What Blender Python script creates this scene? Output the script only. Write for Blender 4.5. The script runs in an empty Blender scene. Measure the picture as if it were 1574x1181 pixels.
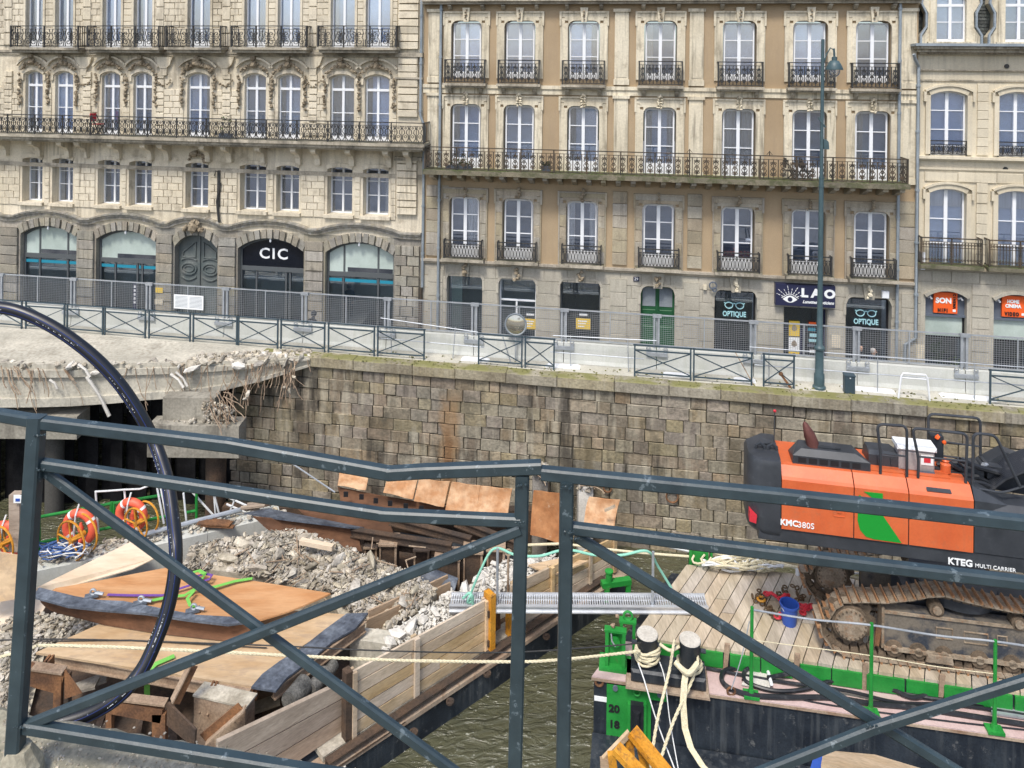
import bpy, math, random
from mathutils import Vector, Matrix
R = random.Random(7)
col = bpy.context.scene.collection
sc = bpy.context.scene
rad = math.radians

# ---------------------------------------------------------------- camera
FPX, CX, HY, ROLL = 1150.0, 787.0, 111.0, 0.011
cd = bpy.data.cameras.new('camera')
cam = bpy.data.objects.new('camera', cd)
col.objects.link(cam)
cd.sensor_width = 36.0
cd.lens = FPX / 1574 * 36.0
cd.shift_y = -(590.5 - HY) / 1574
cd.clip_start = 0.05
cd.clip_end = 600
_r = math.atan(ROLL)
_c, _s = math.cos(_r), math.sin(_r)
cam.matrix_world = Matrix(((_c, -_s, 0, 0), (0, 0, -1, 0), (_s, _c, 0, 0), (0, 0, 0, 1)))
sc.camera = cam

# ---------------------------------------------------------------- daylight, overcast
SUN_EL, SUN_AZ = rad(58), rad(202)      # azimuth measured from +Y clockwise; the sun stands behind the camera, to its left
w = bpy.data.worlds.new('World')
sc.world = w
w.use_nodes = True
nt = w.node_tree
bg = nt.nodes['Background']
sky = nt.nodes.new('ShaderNodeTexSky')
sky.sky_type = 'NISHITA'
sky.sun_disc = False
sky.sun_elevation = SUN_EL
sky.sun_rotation = SUN_AZ
sky.air_density = 1.0
sky.dust_density = 3.0
sky.ozone_density = 1.5
nt.links.new(sky.outputs[0], bg.inputs[0])
bg.inputs[1].default_value = 0.105
sl = bpy.data.lights.new('sun', 'SUN')
sl.energy = 1.5
sl.angle = rad(11)
sl.color = (1.0, 0.955, 0.88)
sun = bpy.data.objects.new('sun', sl)
col.objects.link(sun)
_d = Vector((math.sin(SUN_AZ) * math.cos(SUN_EL), math.cos(SUN_AZ) * math.cos(SUN_EL), math.sin(SUN_EL)))
sun.rotation_euler = _d.to_track_quat('Z', 'Y').to_euler()
sun.location = (0, -5, 30)
sc.view_settings.view_transform = 'Standard'
sc.view_settings.look = 'None'
sc.view_settings.gamma = 1.0
sc.view_settings.use_curve_mapping = False
sc.view_settings.exposure = 1.08

# ---------------------------------------------------------------- where things stand
def ray(px, py):
    dx, dy = px - CX, py - HY
    k = 1 + ROLL * ROLL
    return Vector(((dx + ROLL * dy) / k / FPX, 1.0, -(dy - ROLL * dx) / k / FPX))
def P(px, py, depth):
    return ray(px, py) * depth
def PZ(px, py, z):
    r = ray(px, py)
    return r * (z / r.z)

class Frame:
    def __init__(s, O, a):
        s.O = Vector(O); s.a = a
        s.ex = Vector((math.cos(a), -math.sin(a), 0)); s.ey = Vector((math.sin(a), math.cos(a), 0))
    def at(s, px, py, d=0.0):
        r = ray(px, py)
        t = (d + s.O.dot(s.ey)) / r.dot(s.ey)
        p = r * t
        return (p - s.O).dot(s.ex), p.z - s.O.z
    def W(s, x, d, z):
        return s.O + s.ex * x + s.ey * d + Vector((0, 0, z))
    def L(s, p):
        q = p - s.O
        return Vector((q.dot(s.ex), q.dot(s.ey), q.z))

FB = Frame((0, 29.5, 0), rad(8.68))      # the row of facades
FQ = Frame((0, 25.5, 0), rad(9.65))      # the quay edge
Z_QUAY, Z_STREET, Z_WATER = -10.2, -11.1, -15.7
Z_GUN, Z_PINK, Z_DECK = -15.0, -14.2, -13.75

# ---------------------------------------------------------------- mesh helpers
class MB:
    def __init__(s):
        s.v = []; s.f = []
    def add(s, vs, fs, M=None):
        b = len(s.v)
        if M is not None: vs = [M @ Vector(v) for v in vs]
        s.v.extend([tuple(v) for v in vs]); s.f.extend([tuple(b + i for i in f) for f in fs])
        return s
    def box(s, x0, x1, y0, y1, z0, z1, M=None):
        vs = [(x0,y0,z0),(x1,y0,z0),(x1,y1,z0),(x0,y1,z0),(x0,y0,z1),(x1,y0,z1),(x1,y1,z1),(x0,y1,z1)]
        return s.add(vs, [(0,3,2,1),(4,5,6,7),(0,1,5,4),(1,2,6,5),(2,3,7,6),(3,0,4,7)], M)
    def bbox(s, x0, x1, y0, y1, z0, z1, b=.02, M=None):
        # box with its front (-y) edges bevelled
        vs = [(x0+b,y0,z0+b),(x1-b,y0,z0+b),(x1-b,y0,z1-b),(x0+b,y0,z1-b),(x0,y0+b,z0),(x1,y0+b,z0),(x1,y0+b,z1),(x0,y0+b,z1),(x0,y1,z0),(x1,y1,z0),(x1,y1,z1),(x0,y1,z1)]
        fs = [(0,1,2,3)]
        for i in range(4):
            j = (i+1) % 4
            fs += [(4+i,4+j,j,i),(8+i,8+j,4+j,4+i)]
        fs.append((11,10,9,8))
        return s.add(vs, fs, M)
    def bar(s, p0, p1, wd, h=None, up=(0,0,1)):
        h = wd if h is None else h
        p0, p1 = Vector(p0), Vector(p1)
        t = (p1-p0).normalized(); u = Vector(up)
        if abs(t.dot(u)) > .98: u = Vector((0,1,0))
        a = t.cross(u).normalized(); b = a.cross(t)
        vs = []
        for p in (p0,p1):
            for i,j in ((-1,-1),(1,-1),(1,1),(-1,1)):
                vs.append(p + a*(i*wd/2) + b*(j*h/2))
        return s.add(vs, [(3,2,1,0),(4,5,6,7),(0,1,5,4),(1,2,6,5),(2,3,7,6),(3,0,4,7)])
    def tube(s, pts, r, n=6, closed=False, flat=None):
        pts = [Vector(p) for p in pts]
        m = len(pts)
        if m < 2: return s
        rs = r if isinstance(r, (list,tuple)) else [r]*m
        b0 = len(s.v)
        prev = None
        for i,p in enumerate(pts):
            if closed: t = pts[(i+1)%m]-pts[i-1]
            else: t = pts[min(i+1,m-1)]-pts[max(i-1,0)]
            if t.length < 1e-9: t = Vector((0,0,1))
            t.normalize()
            if prev is None:
                u = Vector((0,1,0)) if abs(t.y) < .9 else Vector((1,0,0))
            else: u = prev
            a = (u - t*u.dot(t)).normalized(); prev = a
            b = t.cross(a)
            for k in range(n):
                an = 2*math.pi*k/n + (math.pi/4 if n == 4 else 0)
                s.v.append(tuple(p + a*(math.cos(an)*rs[i]) + b*(math.sin(an)*rs[i]*(flat or 1))))
        for i in range(m if closed else m-1):
            for k in range(n):
                k2 = (k+1)%n; i2 = (i+1)%m
                s.f.append((b0+i*n+k, b0+i*n+k2, b0+i2*n+k2, b0+i2*n+k))
        if not closed:
            s.f.append(tuple(b0+k for k in range(n))[::-1]); s.f.append(tuple(b0+(m-1)*n+k for k in range(n)))
        return s
    def prism(s, poly, c0, c1, ax='y'):
        # polygon in the two other axes, drawn out along ax
        n = len(poly)
        def mk(a,b,c):
            return (a,c,b) if ax=='y' else ((c,a,b) if ax=='x' else (a,b,c))
        vs = [mk(a,b,c0) for a,b in poly]+[mk(a,b,c1) for a,b in poly]
        fs = [tuple(range(n)), tuple(range(2*n-1,n-1,-1))]
        for i in range(n):
            j=(i+1)%n
            fs.append((i,n+i,n+j,j))
        return s.add(vs,fs)
    def lathe(s, prof, n=16, c=(0,0,0), M=None):
        # prof: (r,z) list about a vertical axis
        vs=[];fs=[]
        for r,z in prof:
            for k in range(n):
                an=2*math.pi*k/n
                vs.append((c[0]+r*math.cos(an),c[1]+r*math.sin(an),c[2]+z))
        for i in range(len(prof)-1):
            for k in range(n):
                k2=(k+1)%n
                fs.append((i*n+k,i*n+k2,(i+1)*n+k2,(i+1)*n+k))
        fs.append(tuple(range(n))[::-1]); fs.append(tuple((len(prof)-1)*n+k for k in range(n)))
        return s.add(vs,fs,M)
    def torus(s, c, r1, r2, n=20, m=6, axis='y'):
        pts=[]
        for k in range(n):
            a=2*math.pi*k/n
            if axis=='y': pts.append((c[0]+r1*math.cos(a),c[1],c[2]+r1*math.sin(a)))
            elif axis=='x': pts.append((c[0],c[1]+r1*math.cos(a),c[2]+r1*math.sin(a)))
            else: pts.append((c[0]+r1*math.cos(a),c[1]+r1*math.sin(a),c[2]))
        return s.tube(pts,r2,m,closed=True)
    def rock(s, c, r, rng=R, sq=(1,1,1), M=None):
        ico, fa = ICO
        rot = Matrix.Rotation(rng.uniform(0,6.28),3,'Z') @ Matrix.Rotation(rng.uniform(0,6.28),3,'X')
        vs=[]
        for v in ico:
            q=rot@(Vector((v[0]*sq[0],v[1]*sq[1],v[2]*sq[2]))*(r*rng.uniform(.62,1.15)))
            vs.append((c[0]+q.x,c[1]+q.y,c[2]+q.z))
        return s.add(vs,fa)
    def quad(s,a,b,c,d):
        return s.add([a,b,c,d],[(0,1,2,3)])
    def sheet(s, top, th):
        # polygon given by 3D corners, thickened straight down by th
        n=len(top)
        vs=[tuple(p) for p in top]+[(p[0],p[1],p[2]-th) for p in top]
        fs=[tuple(range(n)),tuple(range(2*n-1,n-1,-1))]
        for i in range(n):
            j=(i+1)%n; fs.append((i,n+i,n+j,j))
        return s.add(vs,fs)
    def mesh(s, name, smooth=False):
        me=bpy.data.meshes.new(name)
        me.from_pydata(s.v,[],s.f)
        me.validate(verbose=False)
        import bmesh
        bm=bmesh.new(); bm.from_mesh(me); bmesh.ops.recalc_face_normals(bm,faces=bm.faces); bm.to_mesh(me); bm.free()
        if smooth:
            me.polygons.foreach_set('use_smooth',[True]*len(me.polygons))
            try: me.set_sharp_from_angle(angle=rad(40))
            except Exception: pass
        return me
    def obj(s, name, m, parent=None, smooth=False, loc=None):
        return link(name, s.mesh(name,smooth), m, parent, loc)
_t=(1+5**.5)/2
_iv=[Vector(v).normalized() for v in [(-1,_t,0),(1,_t,0),(-1,-_t,0),(1,-_t,0),(0,-1,_t),(0,1,_t),(0,-1,-_t),(0,1,-_t),(_t,0,-1),(_t,0,1),(-_t,0,-1),(-_t,0,1)]]
ICO=(_iv,[(0,11,5),(0,5,1),(0,1,7),(0,7,10),(0,10,11),(1,5,9),(5,11,4),(11,10,2),(10,7,6),(7,1,8),(3,9,4),(3,4,2),(3,2,6),(3,6,8),(3,8,9),(4,9,5),(2,4,11),(6,2,10),(8,6,7),(9,8,1)])

def link(name, me, m=None, parent=None, loc=None):
    o=bpy.data.objects.new(name,me)
    col.objects.link(o)
    if m is not None and not me.materials: me.materials.append(m)
    if parent is not None: o.parent=parent
    if loc is not None: o.location=loc
    return o
def thing(name,label,cat,loc=(0,0,0),rz=0.0,group=None):
    o=bpy.data.objects.new(name,None); col.objects.link(o)
    o.location=loc; o.rotation_euler=(0,0,rz); o.empty_display_size=.2
    tag(o,label,cat,group); return o
def tag(o,label=None,cat=None,group=None,kind=None):
    if label: o['label']=label
    if cat: o['category']=cat
    if group: o['group']=group
    if kind: o['kind']=kind
    return o
def dup(o,parent=None,loc=None,rz=None,label=None):
    c=o.copy(); col.objects.link(c)
    if parent is not None: c.parent=parent
    if loc is not None: c.location=loc
    if rz is not None: c.rotation_euler=(0,0,rz)
    if label: c['label']=label
    for ch in [x for x in bpy.data.objects if x.parent==o]: dup(ch,c)
    return c

# ---------------------------------------------------------------- materials
def mat(name,c1,c2=None,sc_=.8,stretch=(1,1,1),rough=.85,metal=0.,bump=.25,bsc=22,fine=.14,streak=0.,streak_c=(.05,.045,.038),streak2=0.,streak2_c=(.04,.035,.028),
        rnd=0.,dirt=0.,dirt_c=(.06,.055,.045),dirt_sc=2.5,dirt_lo=.54,dirt_w=.12,sfreq=5,spec=.4,coat=0.,hue=0.,topmoss=0.,moss_c=(.10,.12,.035),local=False,lo=.35,hi=.65,dist=0.02):
    m=bpy.data.materials.new(name); m.use_nodes=True
    nt=m.node_tree; N=nt.nodes; Lk=nt.links.new
    b=N['Principled BSDF']
    def new(t,**k):
        n=N.new(t)
        for a,v in k.items(): setattr(n,a,v)
        return n
    if local:
        src=new('ShaderNodeTexCoord').outputs['Object']
    else:
        src=new('ShaderNodeNewGeometry').outputs['Position']
    mp=new('ShaderNodeMapping'); mp.inputs['Scale'].default_value=stretch; Lk(src,mp.inputs[0])
    def noise(scale,det=4,vec=None,rough_=.55):
        n=new('ShaderNodeTexNoise'); n.inputs['Scale'].default_value=scale; n.inputs['Detail'].default_value=det
        n.inputs['Roughness'].default_value=rough_
        Lk(vec or mp.outputs[0],n.inputs['Vector']); return n.outputs['Fac']
    def rng(v,a,b_,c=0.,d=1.):
        n=new('ShaderNodeMapRange'); Lk(v,n.inputs[0]); n.inputs[1].default_value=a; n.inputs[2].default_value=b_; n.inputs[3].default_value=c; n.inputs[4].default_value=d
        return n.outputs[0]
    def mix(f,A,B,mode='MIX'):
        n=new('ShaderNodeMix'); n.data_type='RGBA'; n.blend_type=mode; n.clamp_factor=True
        if isinstance(f,(int,float)): n.inputs[0].default_value=f
        else: Lk(f,n.inputs[0])
        for i,x in ((6,A),(7,B)):
            if isinstance(x,tuple): n.inputs[i].default_value=(*x,1)
            else: Lk(x,n.inputs[i])
        return n.outputs[2]
    def math_(op,a,b_):
        n=new('ShaderNodeMath'); n.operation=op
        for i,x in ((0,a),(1,b_)):
            if isinstance(x,(int,float)): n.inputs[i].default_value=x
            else: Lk(x,n.inputs[i])
        return n.outputs[0]
    c=c1
    if c2: c=mix(rng(noise(sc_),lo,hi),c1,c2)
    nf=noise(bsc,5)
    if fine:
        v=rng(nf,.3,.7,1-fine,1+fine)
        hs=new('ShaderNodeHueSaturation'); Lk(v,hs.inputs['Value'])
        if isinstance(c,tuple): hs.inputs['Color'].default_value=(*c,1)
        else: Lk(c,hs.inputs['Color'])
        c=hs.outputs[0]
    if rnd or hue:
        oi=new('ShaderNodeObjectInfo'); ge=new('ShaderNodeNewGeometry')
        f=math_('FRACT',math_('ADD',math_('MULTIPLY',oi.outputs['Random'],7.31),ge.outputs['Random Per Island']),0)
        hs=new('ShaderNodeHueSaturation'); Lk(rng(f,0,1,1-rnd,1+rnd),hs.inputs['Value'])
        f2=math_('FRACT',math_('MULTIPLY',f,5.77),0)
        Lk(rng(f2,0,1,.5-hue,.5+hue),hs.inputs['Hue'])
        if rnd>.1: Lk(rng(math_('FRACT',math_('MULTIPLY',f,13.3),0),0,1,.7,1.3),hs.inputs['Saturation'])
        Lk(c,hs.inputs['Color']) if not isinstance(c,tuple) else None
        if isinstance(c,tuple): hs.inputs['Color'].default_value=(*c,1)
        c=hs.outputs[0]
    if dirt:
        dn=noise(dirt_sc,7,rough_=.68)
        c=mix(math_('MULTIPLY',rng(dn,dirt_lo,dirt_lo+dirt_w),dirt),c,dirt_c)
    if streak:
        m2=new('ShaderNodeMapping'); m2.inputs['Scale'].default_value=(sfreq,sfreq,.35); Lk(src,m2.inputs[0])
        sn=noise(1.6,5,m2.outputs[0]); big=noise(.45,2)
        c=mix(math_('MULTIPLY',math_('MULTIPLY',rng(sn,.48,.66),rng(big,.35,.6)),streak),c,streak_c)
    if streak2:
        m3=new('ShaderNodeMapping'); m3.inputs['Scale'].default_value=(1.7,1.7,.16); m3.inputs['Location'].default_value=(7,3,1); Lk(src,m3.inputs[0])
        c=mix(math_('MULTIPLY',math_('MULTIPLY',rng(noise(1.5,6,m3.outputs[0]),.50,.62),rng(noise(.8,3),.4,.6)),streak2),c,streak2_c)
    if topmoss:
        ge=new('ShaderNodeNewGeometry'); sx=new('ShaderNodeSeparateXYZ'); Lk(ge.outputs['Normal'],sx.inputs[0])
        up=rng(sx.outputs[2],.25,.8)
        c=mix(math_('MULTIPLY',math_('MULTIPLY',up,rng(noise(1.7,6),.36,.56)),topmoss),c,moss_c)
    if isinstance(c,tuple): b.inputs['Base Color'].default_value=(*c,1)
    else: Lk(c,b.inputs['Base Color'])
    b.inputs['Roughness'].default_value=rough; b.inputs['Metallic'].default_value=metal
    b.inputs['Specular IOR Level'].default_value=spec; b.inputs['Coat Weight'].default_value=coat
    if bump:
        bp=new('ShaderNodeBump'); bp.inputs['Strength'].default_value=bump; bp.inputs['Distance'].default_value=dist
        Lk(nf,bp.inputs['Height']); Lk(bp.outputs[0],b.inputs['Normal'])
    return m

M={}
def glassmat(name,tint,refl=.45,rough=.03,wave=.02):
    m=bpy.data.materials.new(name); m.use_nodes=True; nt=m.node_tree; N=nt.nodes; Lk=nt.links.new
    N.remove(N['Principled BSDF'])
    out=N['Material Output']
    tr=N.new('ShaderNodeBsdfTransparent'); tr.inputs[0].default_value=(*tint,1)
    gl=N.new('ShaderNodeBsdfGlossy'); gl.inputs['Roughness'].default_value=rough; gl.inputs[0].default_value=(.85,.9,1,1)
    lw=N.new('ShaderNodeLayerWeight'); lw.inputs[0].default_value=.25
    mr=N.new('ShaderNodeMapRange'); Lk(lw.outputs['Fresnel'],mr.inputs[0]); mr.inputs[3].default_value=refl; mr.inputs[4].default_value=.95
    no=N.new('ShaderNodeTexNoise'); no.inputs['Scale'].default_value=1.3; ge=N.new('ShaderNodeNewGeometry'); Lk(ge.outputs['Position'],no.inputs['Vector'])
    bp=N.new('ShaderNodeBump'); bp.inputs['Strength'].default_value=wave*10; bp.inputs['Distance'].default_value=.01; Lk(no.outputs[0],bp.inputs['Height']); Lk(bp.outputs[0],gl.inputs['Normal'])
    mx=N.new('ShaderNodeMixShader'); Lk(mr.outputs[0],mx.inputs[0]); Lk(tr.outputs[0],mx.inputs[1]); Lk(gl.outputs[0],mx.inputs[2]); Lk(mx.outputs[0],out.inputs[0])
    return m
# stone
M['stone_l']=mat('cream_ashlar',(.55,.485,.36),(.66,.595,.47),.35,rough=.9,fine=.12,streak=.55,streak_c=(.20,.17,.125),rnd=.08,dirt=.55,dirt_c=(.24,.20,.14),dirt_sc=1.3)
M['stone_l_old']=mat('weathered_ground_ashlar',(.23,.22,.19),(.34,.31,.25),.9,rough=.92,fine=.2,streak=.4,rnd=.22,hue=.01,dirt=.5,dirt_c=(.13,.12,.10),dirt_sc=2.2)
M['carved']=mat('carved_stone',(.19,.15,.10),(.31,.26,.185),3,rough=.95,fine=.3,bump=.5)
M['stone_m']=mat('pale_limestone',(.56,.50,.375),(.67,.61,.475),.5,rough=.9,fine=.10,streak=.8,streak_c=(.20,.175,.13),dirt=.6,dirt_c=(.32,.27,.19),dirt_sc=1.8,rnd=.05,bump=.3,bsc=14)
M['stone_g']=mat('grey_granite_ashlar',(.29,.255,.195),(.385,.34,.26),.7,rough=.9,fine=.16,streak=.45,streak_c=(.12,.105,.085),dirt=.45,dirt_c=(.20,.165,.12),dirt_sc=1.6,rnd=.13,hue=.008)
M['stone_s']=mat('shop_granite',(.35,.325,.265),(.43,.40,.33),.6,rough=.9,fine=.13,streak=.35,streak_c=(.19,.175,.15),dirt=.3,dirt_c=(.25,.235,.2),dirt_sc=3,rnd=.08,hue=.005)
M['plaster']=mat('tan_render',(.335,.25,.155),(.40,.305,.195),.4,rough=.95,fine=.10,streak=.3,streak_c=(.29,.22,.15),bsc=40,bump=.3,dirt=.25,dirt_c=(.36,.26,.15),dirt_sc=.9)
M['stone_r']=mat('pale_right_ashlar',(.54,.48,.36),(.63,.57,.44),.4,rough=.9,fine=.08,streak=.35,streak_c=(.28,.25,.19),rnd=.05,dirt=.25,dirt_c=(.40,.35,.26))
M['slate']=mat('slate',(.055,.062,.062),(.10,.11,.10),3,rough=.6,rnd=.35,fine=.2)
M['zinc']=mat('zinc',(.24,.28,.31),(.32,.36,.39),2,rough=.5,metal=.3,fine=.1)
M['moss_slab']=mat('mossy_balcony_stone',(.13,.12,.085),(.20,.175,.125),1.5,rough=.95,fine=.25,topmoss=.9,moss_c=(.085,.11,.03),dirt=.7,dirt_c=(.06,.07,.028),dirt_sc=2.5,dirt_lo=.47)
M['slab_l']=mat('weathered_balcony_stone',(.33,.295,.23),(.45,.405,.32),1.,rough=.95,fine=.2,topmoss=.8,moss_c=(.07,.075,.04),dirt=.6,dirt_c=(.12,.11,.09),dirt_sc=1.5,dirt_lo=.48,streak=.5)
M['white']=mat('white_paint',(.74,.76,.78),rough=.45,fine=.03,bump=0)
M['iron']=mat('black_ironwork',(.022,.024,.026),(.045,.043,.04),5,rough=.55,fine=.2,bump=0)
M['iron_rust']=mat('aged_ironwork',(.03,.03,.026),(.085,.06,.038),3,rough=.7,fine=.2,bump=0)
M['room_hi']=mat('sky_lit_net_curtain',(.44,.53,.68),(.80,.86,.92),.35,rough=1,fine=.08,bump=0,spec=0,rnd=.4)  # pale blue painted behind the glass in place of reflected sky
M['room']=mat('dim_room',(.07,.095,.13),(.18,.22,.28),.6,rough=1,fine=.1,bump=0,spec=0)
M['curtain']=mat('white_curtain',(.62,.62,.60),(.72,.72,.70),1,stretch=(9,9,.2),rough=.95,fine=.12,bsc=3,bump=.2)
M['glass']=glassmat('window_glass',(.95,.97,1.),.24)
M['shopglass']=glassmat('shop_glass',(.80,.86,.88),.16)
M['door_green']=mat('green_door_paint',(.012,.075,.03),(.02,.095,.04),3,rough=.45,fine=.08,bump=0)
M['door_grey']=mat('grey_green_door_paint',(.085,.105,.105),(.13,.145,.14),2,rough=.6,fine=.1,bump=.1,dirt=.3,dirt_c=(.16,.15,.13))
M['darkframe']=mat('dark_grey_metal',(.09,.10,.105),rough=.5,fine=.05,bump=0)
M['navy']=mat('navy_panel',(.022,.025,.062),rough=.4,fine=.05,bump=0)
M['navyblack']=mat('ink_panel',(.006,.008,.014),rough=.25,fine=.05,bump=0)
M['teal']=mat('teal_strip',(.02,.23,.33),rough=.5,bump=0,fine=.04)
M['paper']=mat('white_print',(.78,.80,.80),rough=.6,bump=0,fine=.03)
M['lightblue']=mat('pale_cyan_print',(.36,.62,.66),rough=.6,bump=0,fine=.02)
M['orange_sign']=mat('orange_sign',(.78,.115,.02),rough=.45,bump=0,fine=.03)
M['black']=mat('black_print',(.012,.012,.014),rough=.6,bump=0,fine=0)
M['slategrey']=mat('slate_grey_panel',(.105,.125,.16),rough=.5,bump=0,fine=.04)
M['yellow_print']=mat('yellow_print',(.72,.50,.06),rough=.6,bump=0,fine=.03)
M['frosted']=mat('frosted_film',(.37,.44,.40),(.50,.58,.54),.9,rough=.35,fine=.06,bump=0,spec=.6)
M['shopdark']=mat('shop_interior',(.03,.036,.048),(.085,.09,.10),1.2,rough=.9,fine=.2,bump=0)
M['shopgrey']=mat('shop_blind',(.13,.155,.18),(.26,.29,.31),.8,rough=.6,fine=.1,bump=0)  # behind shop glass this grey blue stands in for its reflection
# ---------------------------------------------------------------- facade helpers
def wall_grid(mb,s0,s1,z0,z1,ops,y0,y1):
    cuts=sorted({s0,s1,*[min(max(v,s0),s1) for o in ops for v in o[:2]]})
    for a,b in zip(cuts,cuts[1:]):
        if b-a<1e-4: continue
        m=(a+b)/2
        iv=sorted([(max(o[2],z0),min(o[3],z1)) for o in ops if o[0]<m<o[1] and o[2]<z1 and o[3]>z0])
        z=z0
        for c,d in iv:
            if c>z+1e-4: mb.box(a,b,y0,y1,z,c)
            z=max(z,d)
        if z<z1-1e-4: mb.box(a,b,y0,y1,z,z1)
def drop(kind,u,w,rise):
    # how far the head lies below its crown, u in 0..1 across the opening
    if kind=='arch':
        r=(w*w/4+rise*rise)/(2*rise); x=(u-.5)*w
        return rise-(math.sqrt(max(r*r-x*x,0))-(r-rise))-0 if False else (r-math.sqrt(max(r*r-x*x,0)))
    if kind=='round':
        x=min(u,1-u)*w
        if x>=rise: return 0.
        return rise-math.sqrt(max(rise*rise-(rise-x)**2,0))
    return 0.
def head_fill(mb,a,b,zt,kind,rise,y0,y1,n=12,lift=0.):
    w=b-a
    us=[i/n for i in range(n+1)] if kind=='arch' else sorted({0,*[rise/w*(1-math.cos(k*math.pi/8)) for k in range(5)],*[1-rise/w*(1-math.cos(k*math.pi/8)) for k in range(5)],1})
    for u,v in zip(us,us[1:]):
        du,dv=drop(kind,u,w,rise),drop(kind,v,w,rise)
        if du+dv<1e-3: continue
        mb.prism([(a+u*w,zt-du),(a+v*w,zt-dv),(a+v*w,zt+lift),(a+u*w,zt+lift)],y0,y1)
def head_band(mb,a,b,zt,kind,rise,wd,y0,y1,n=14,legs=0.):
    # moulding that follows the head of an opening, wd wide, outside it
    w=b-a; pts=[]
    for i in range(n+1):
        u=i/n; pts.append((a+u*w,zt-drop(kind,u,w,rise)))
    out=[]
    for i,(x,z) in enumerate(pts):
        p=pts[max(i-1,0)]; q=pts[min(i+1,n)]
        t=Vector((q[0]-p[0],q[1]-p[1])).normalized(); nn=Vector((-t.y,t.x))
        out.append((x+nn.x*wd,z+nn.y*wd))
    for i in range(n):
        mb.prism([pts[i],pts[i+1],out[i+1],out[i]],y0,y1)
    if legs:
        mb.box(a-wd,a,y0,y1,pts[0][1]-legs,pts[0][1]); mb.box(b,b+wd,y0,y1,pts[-1][1]-legs,pts[-1][1])
_blk=[]
def unit_blocks():
    for i in range(6):
        mb=MB(); rr=random.Random(i)
        mb.bbox(0,1,0,1,0,1,.035)
        mb.v=[(x,y+(rr.uniform(-.12,.12) if y<.5 else 0),z) for x,y,z in mb.v]
        _blk.append(mb.mesh('block'))
unit_blocks()
_blkm={}
def blocks(parent,rects,y0,y1,m,name='stone_block',limit=300,restname=None,gap=.012):
    # rects (s0,s1,z0,z1); the largest as objects of their own, the rest joined
    rects=sorted(rects,key=lambda r:-(r[1]-r[0])*(r[3]-r[2]))
    for i,(a,b,c,d) in enumerate(rects[:limit]):
        k=(m.name,i%6)
        if k not in _blkm:
            me=_blk[i%6].copy(); me.materials.append(m); _blkm[k]=me
        o=link(name,_blkm[k],None,parent,(a+gap,y0,c+gap)); o.scale=(b-a-2*gap,y1-y0,d-c-2*gap)
    if rects[limit:]:
        mb=MB()
        for a,b,c,d in rects[limit:]: mb.bbox(a+gap,b-gap,y0+R.uniform(-.006,.006),y1,c+gap,d-gap,.012)
        tag(mb.obj(restname or 'small_'+name+'s',m,parent),kind='stuff')
def courses(s0,s1,z0,z1,pitch,bw,ops,jit=.12,minw=.09):
    out=[]; n=max(1,round((z1-z0)/pitch)); h=(z1-z0)/n
    for k in range(n):
        za,zb=z0+k*h,z0+(k+1)*h; zm=(za+zb)/2
        iv=[(s0,s1)]
        for a,b,c,d in ops:
            if c-1e-3<zm<d+1e-3:
                niv=[]
                for p,q in iv:
                    if b<=p or a>=q: niv.append((p,q)); continue
                    if a>p: niv.append((p,a))
                    if b<q: niv.append((b,q))
                iv=niv
        for p,q in iv:
            if q-p<minw: continue
            c=max(1,round((q-p)/bw)); wd=(q-p)/c
            if c>1 and k%2:
                xs=[p]+[p+wd*(i+.5) for i in range(c)]+[q]
            else: xs=[p+wd*i for i in range(c+1)]
            xs=[xs[0]]+[x+R.uniform(-jit,jit)*wd for x in xs[1:-1]]+[xs[-1]]
            for x0,x1 in zip(xs,xs[1:]):
                if x1-x0>.05: out.append((x0,x1,za,zb))
    return out
_wc={}
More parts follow.
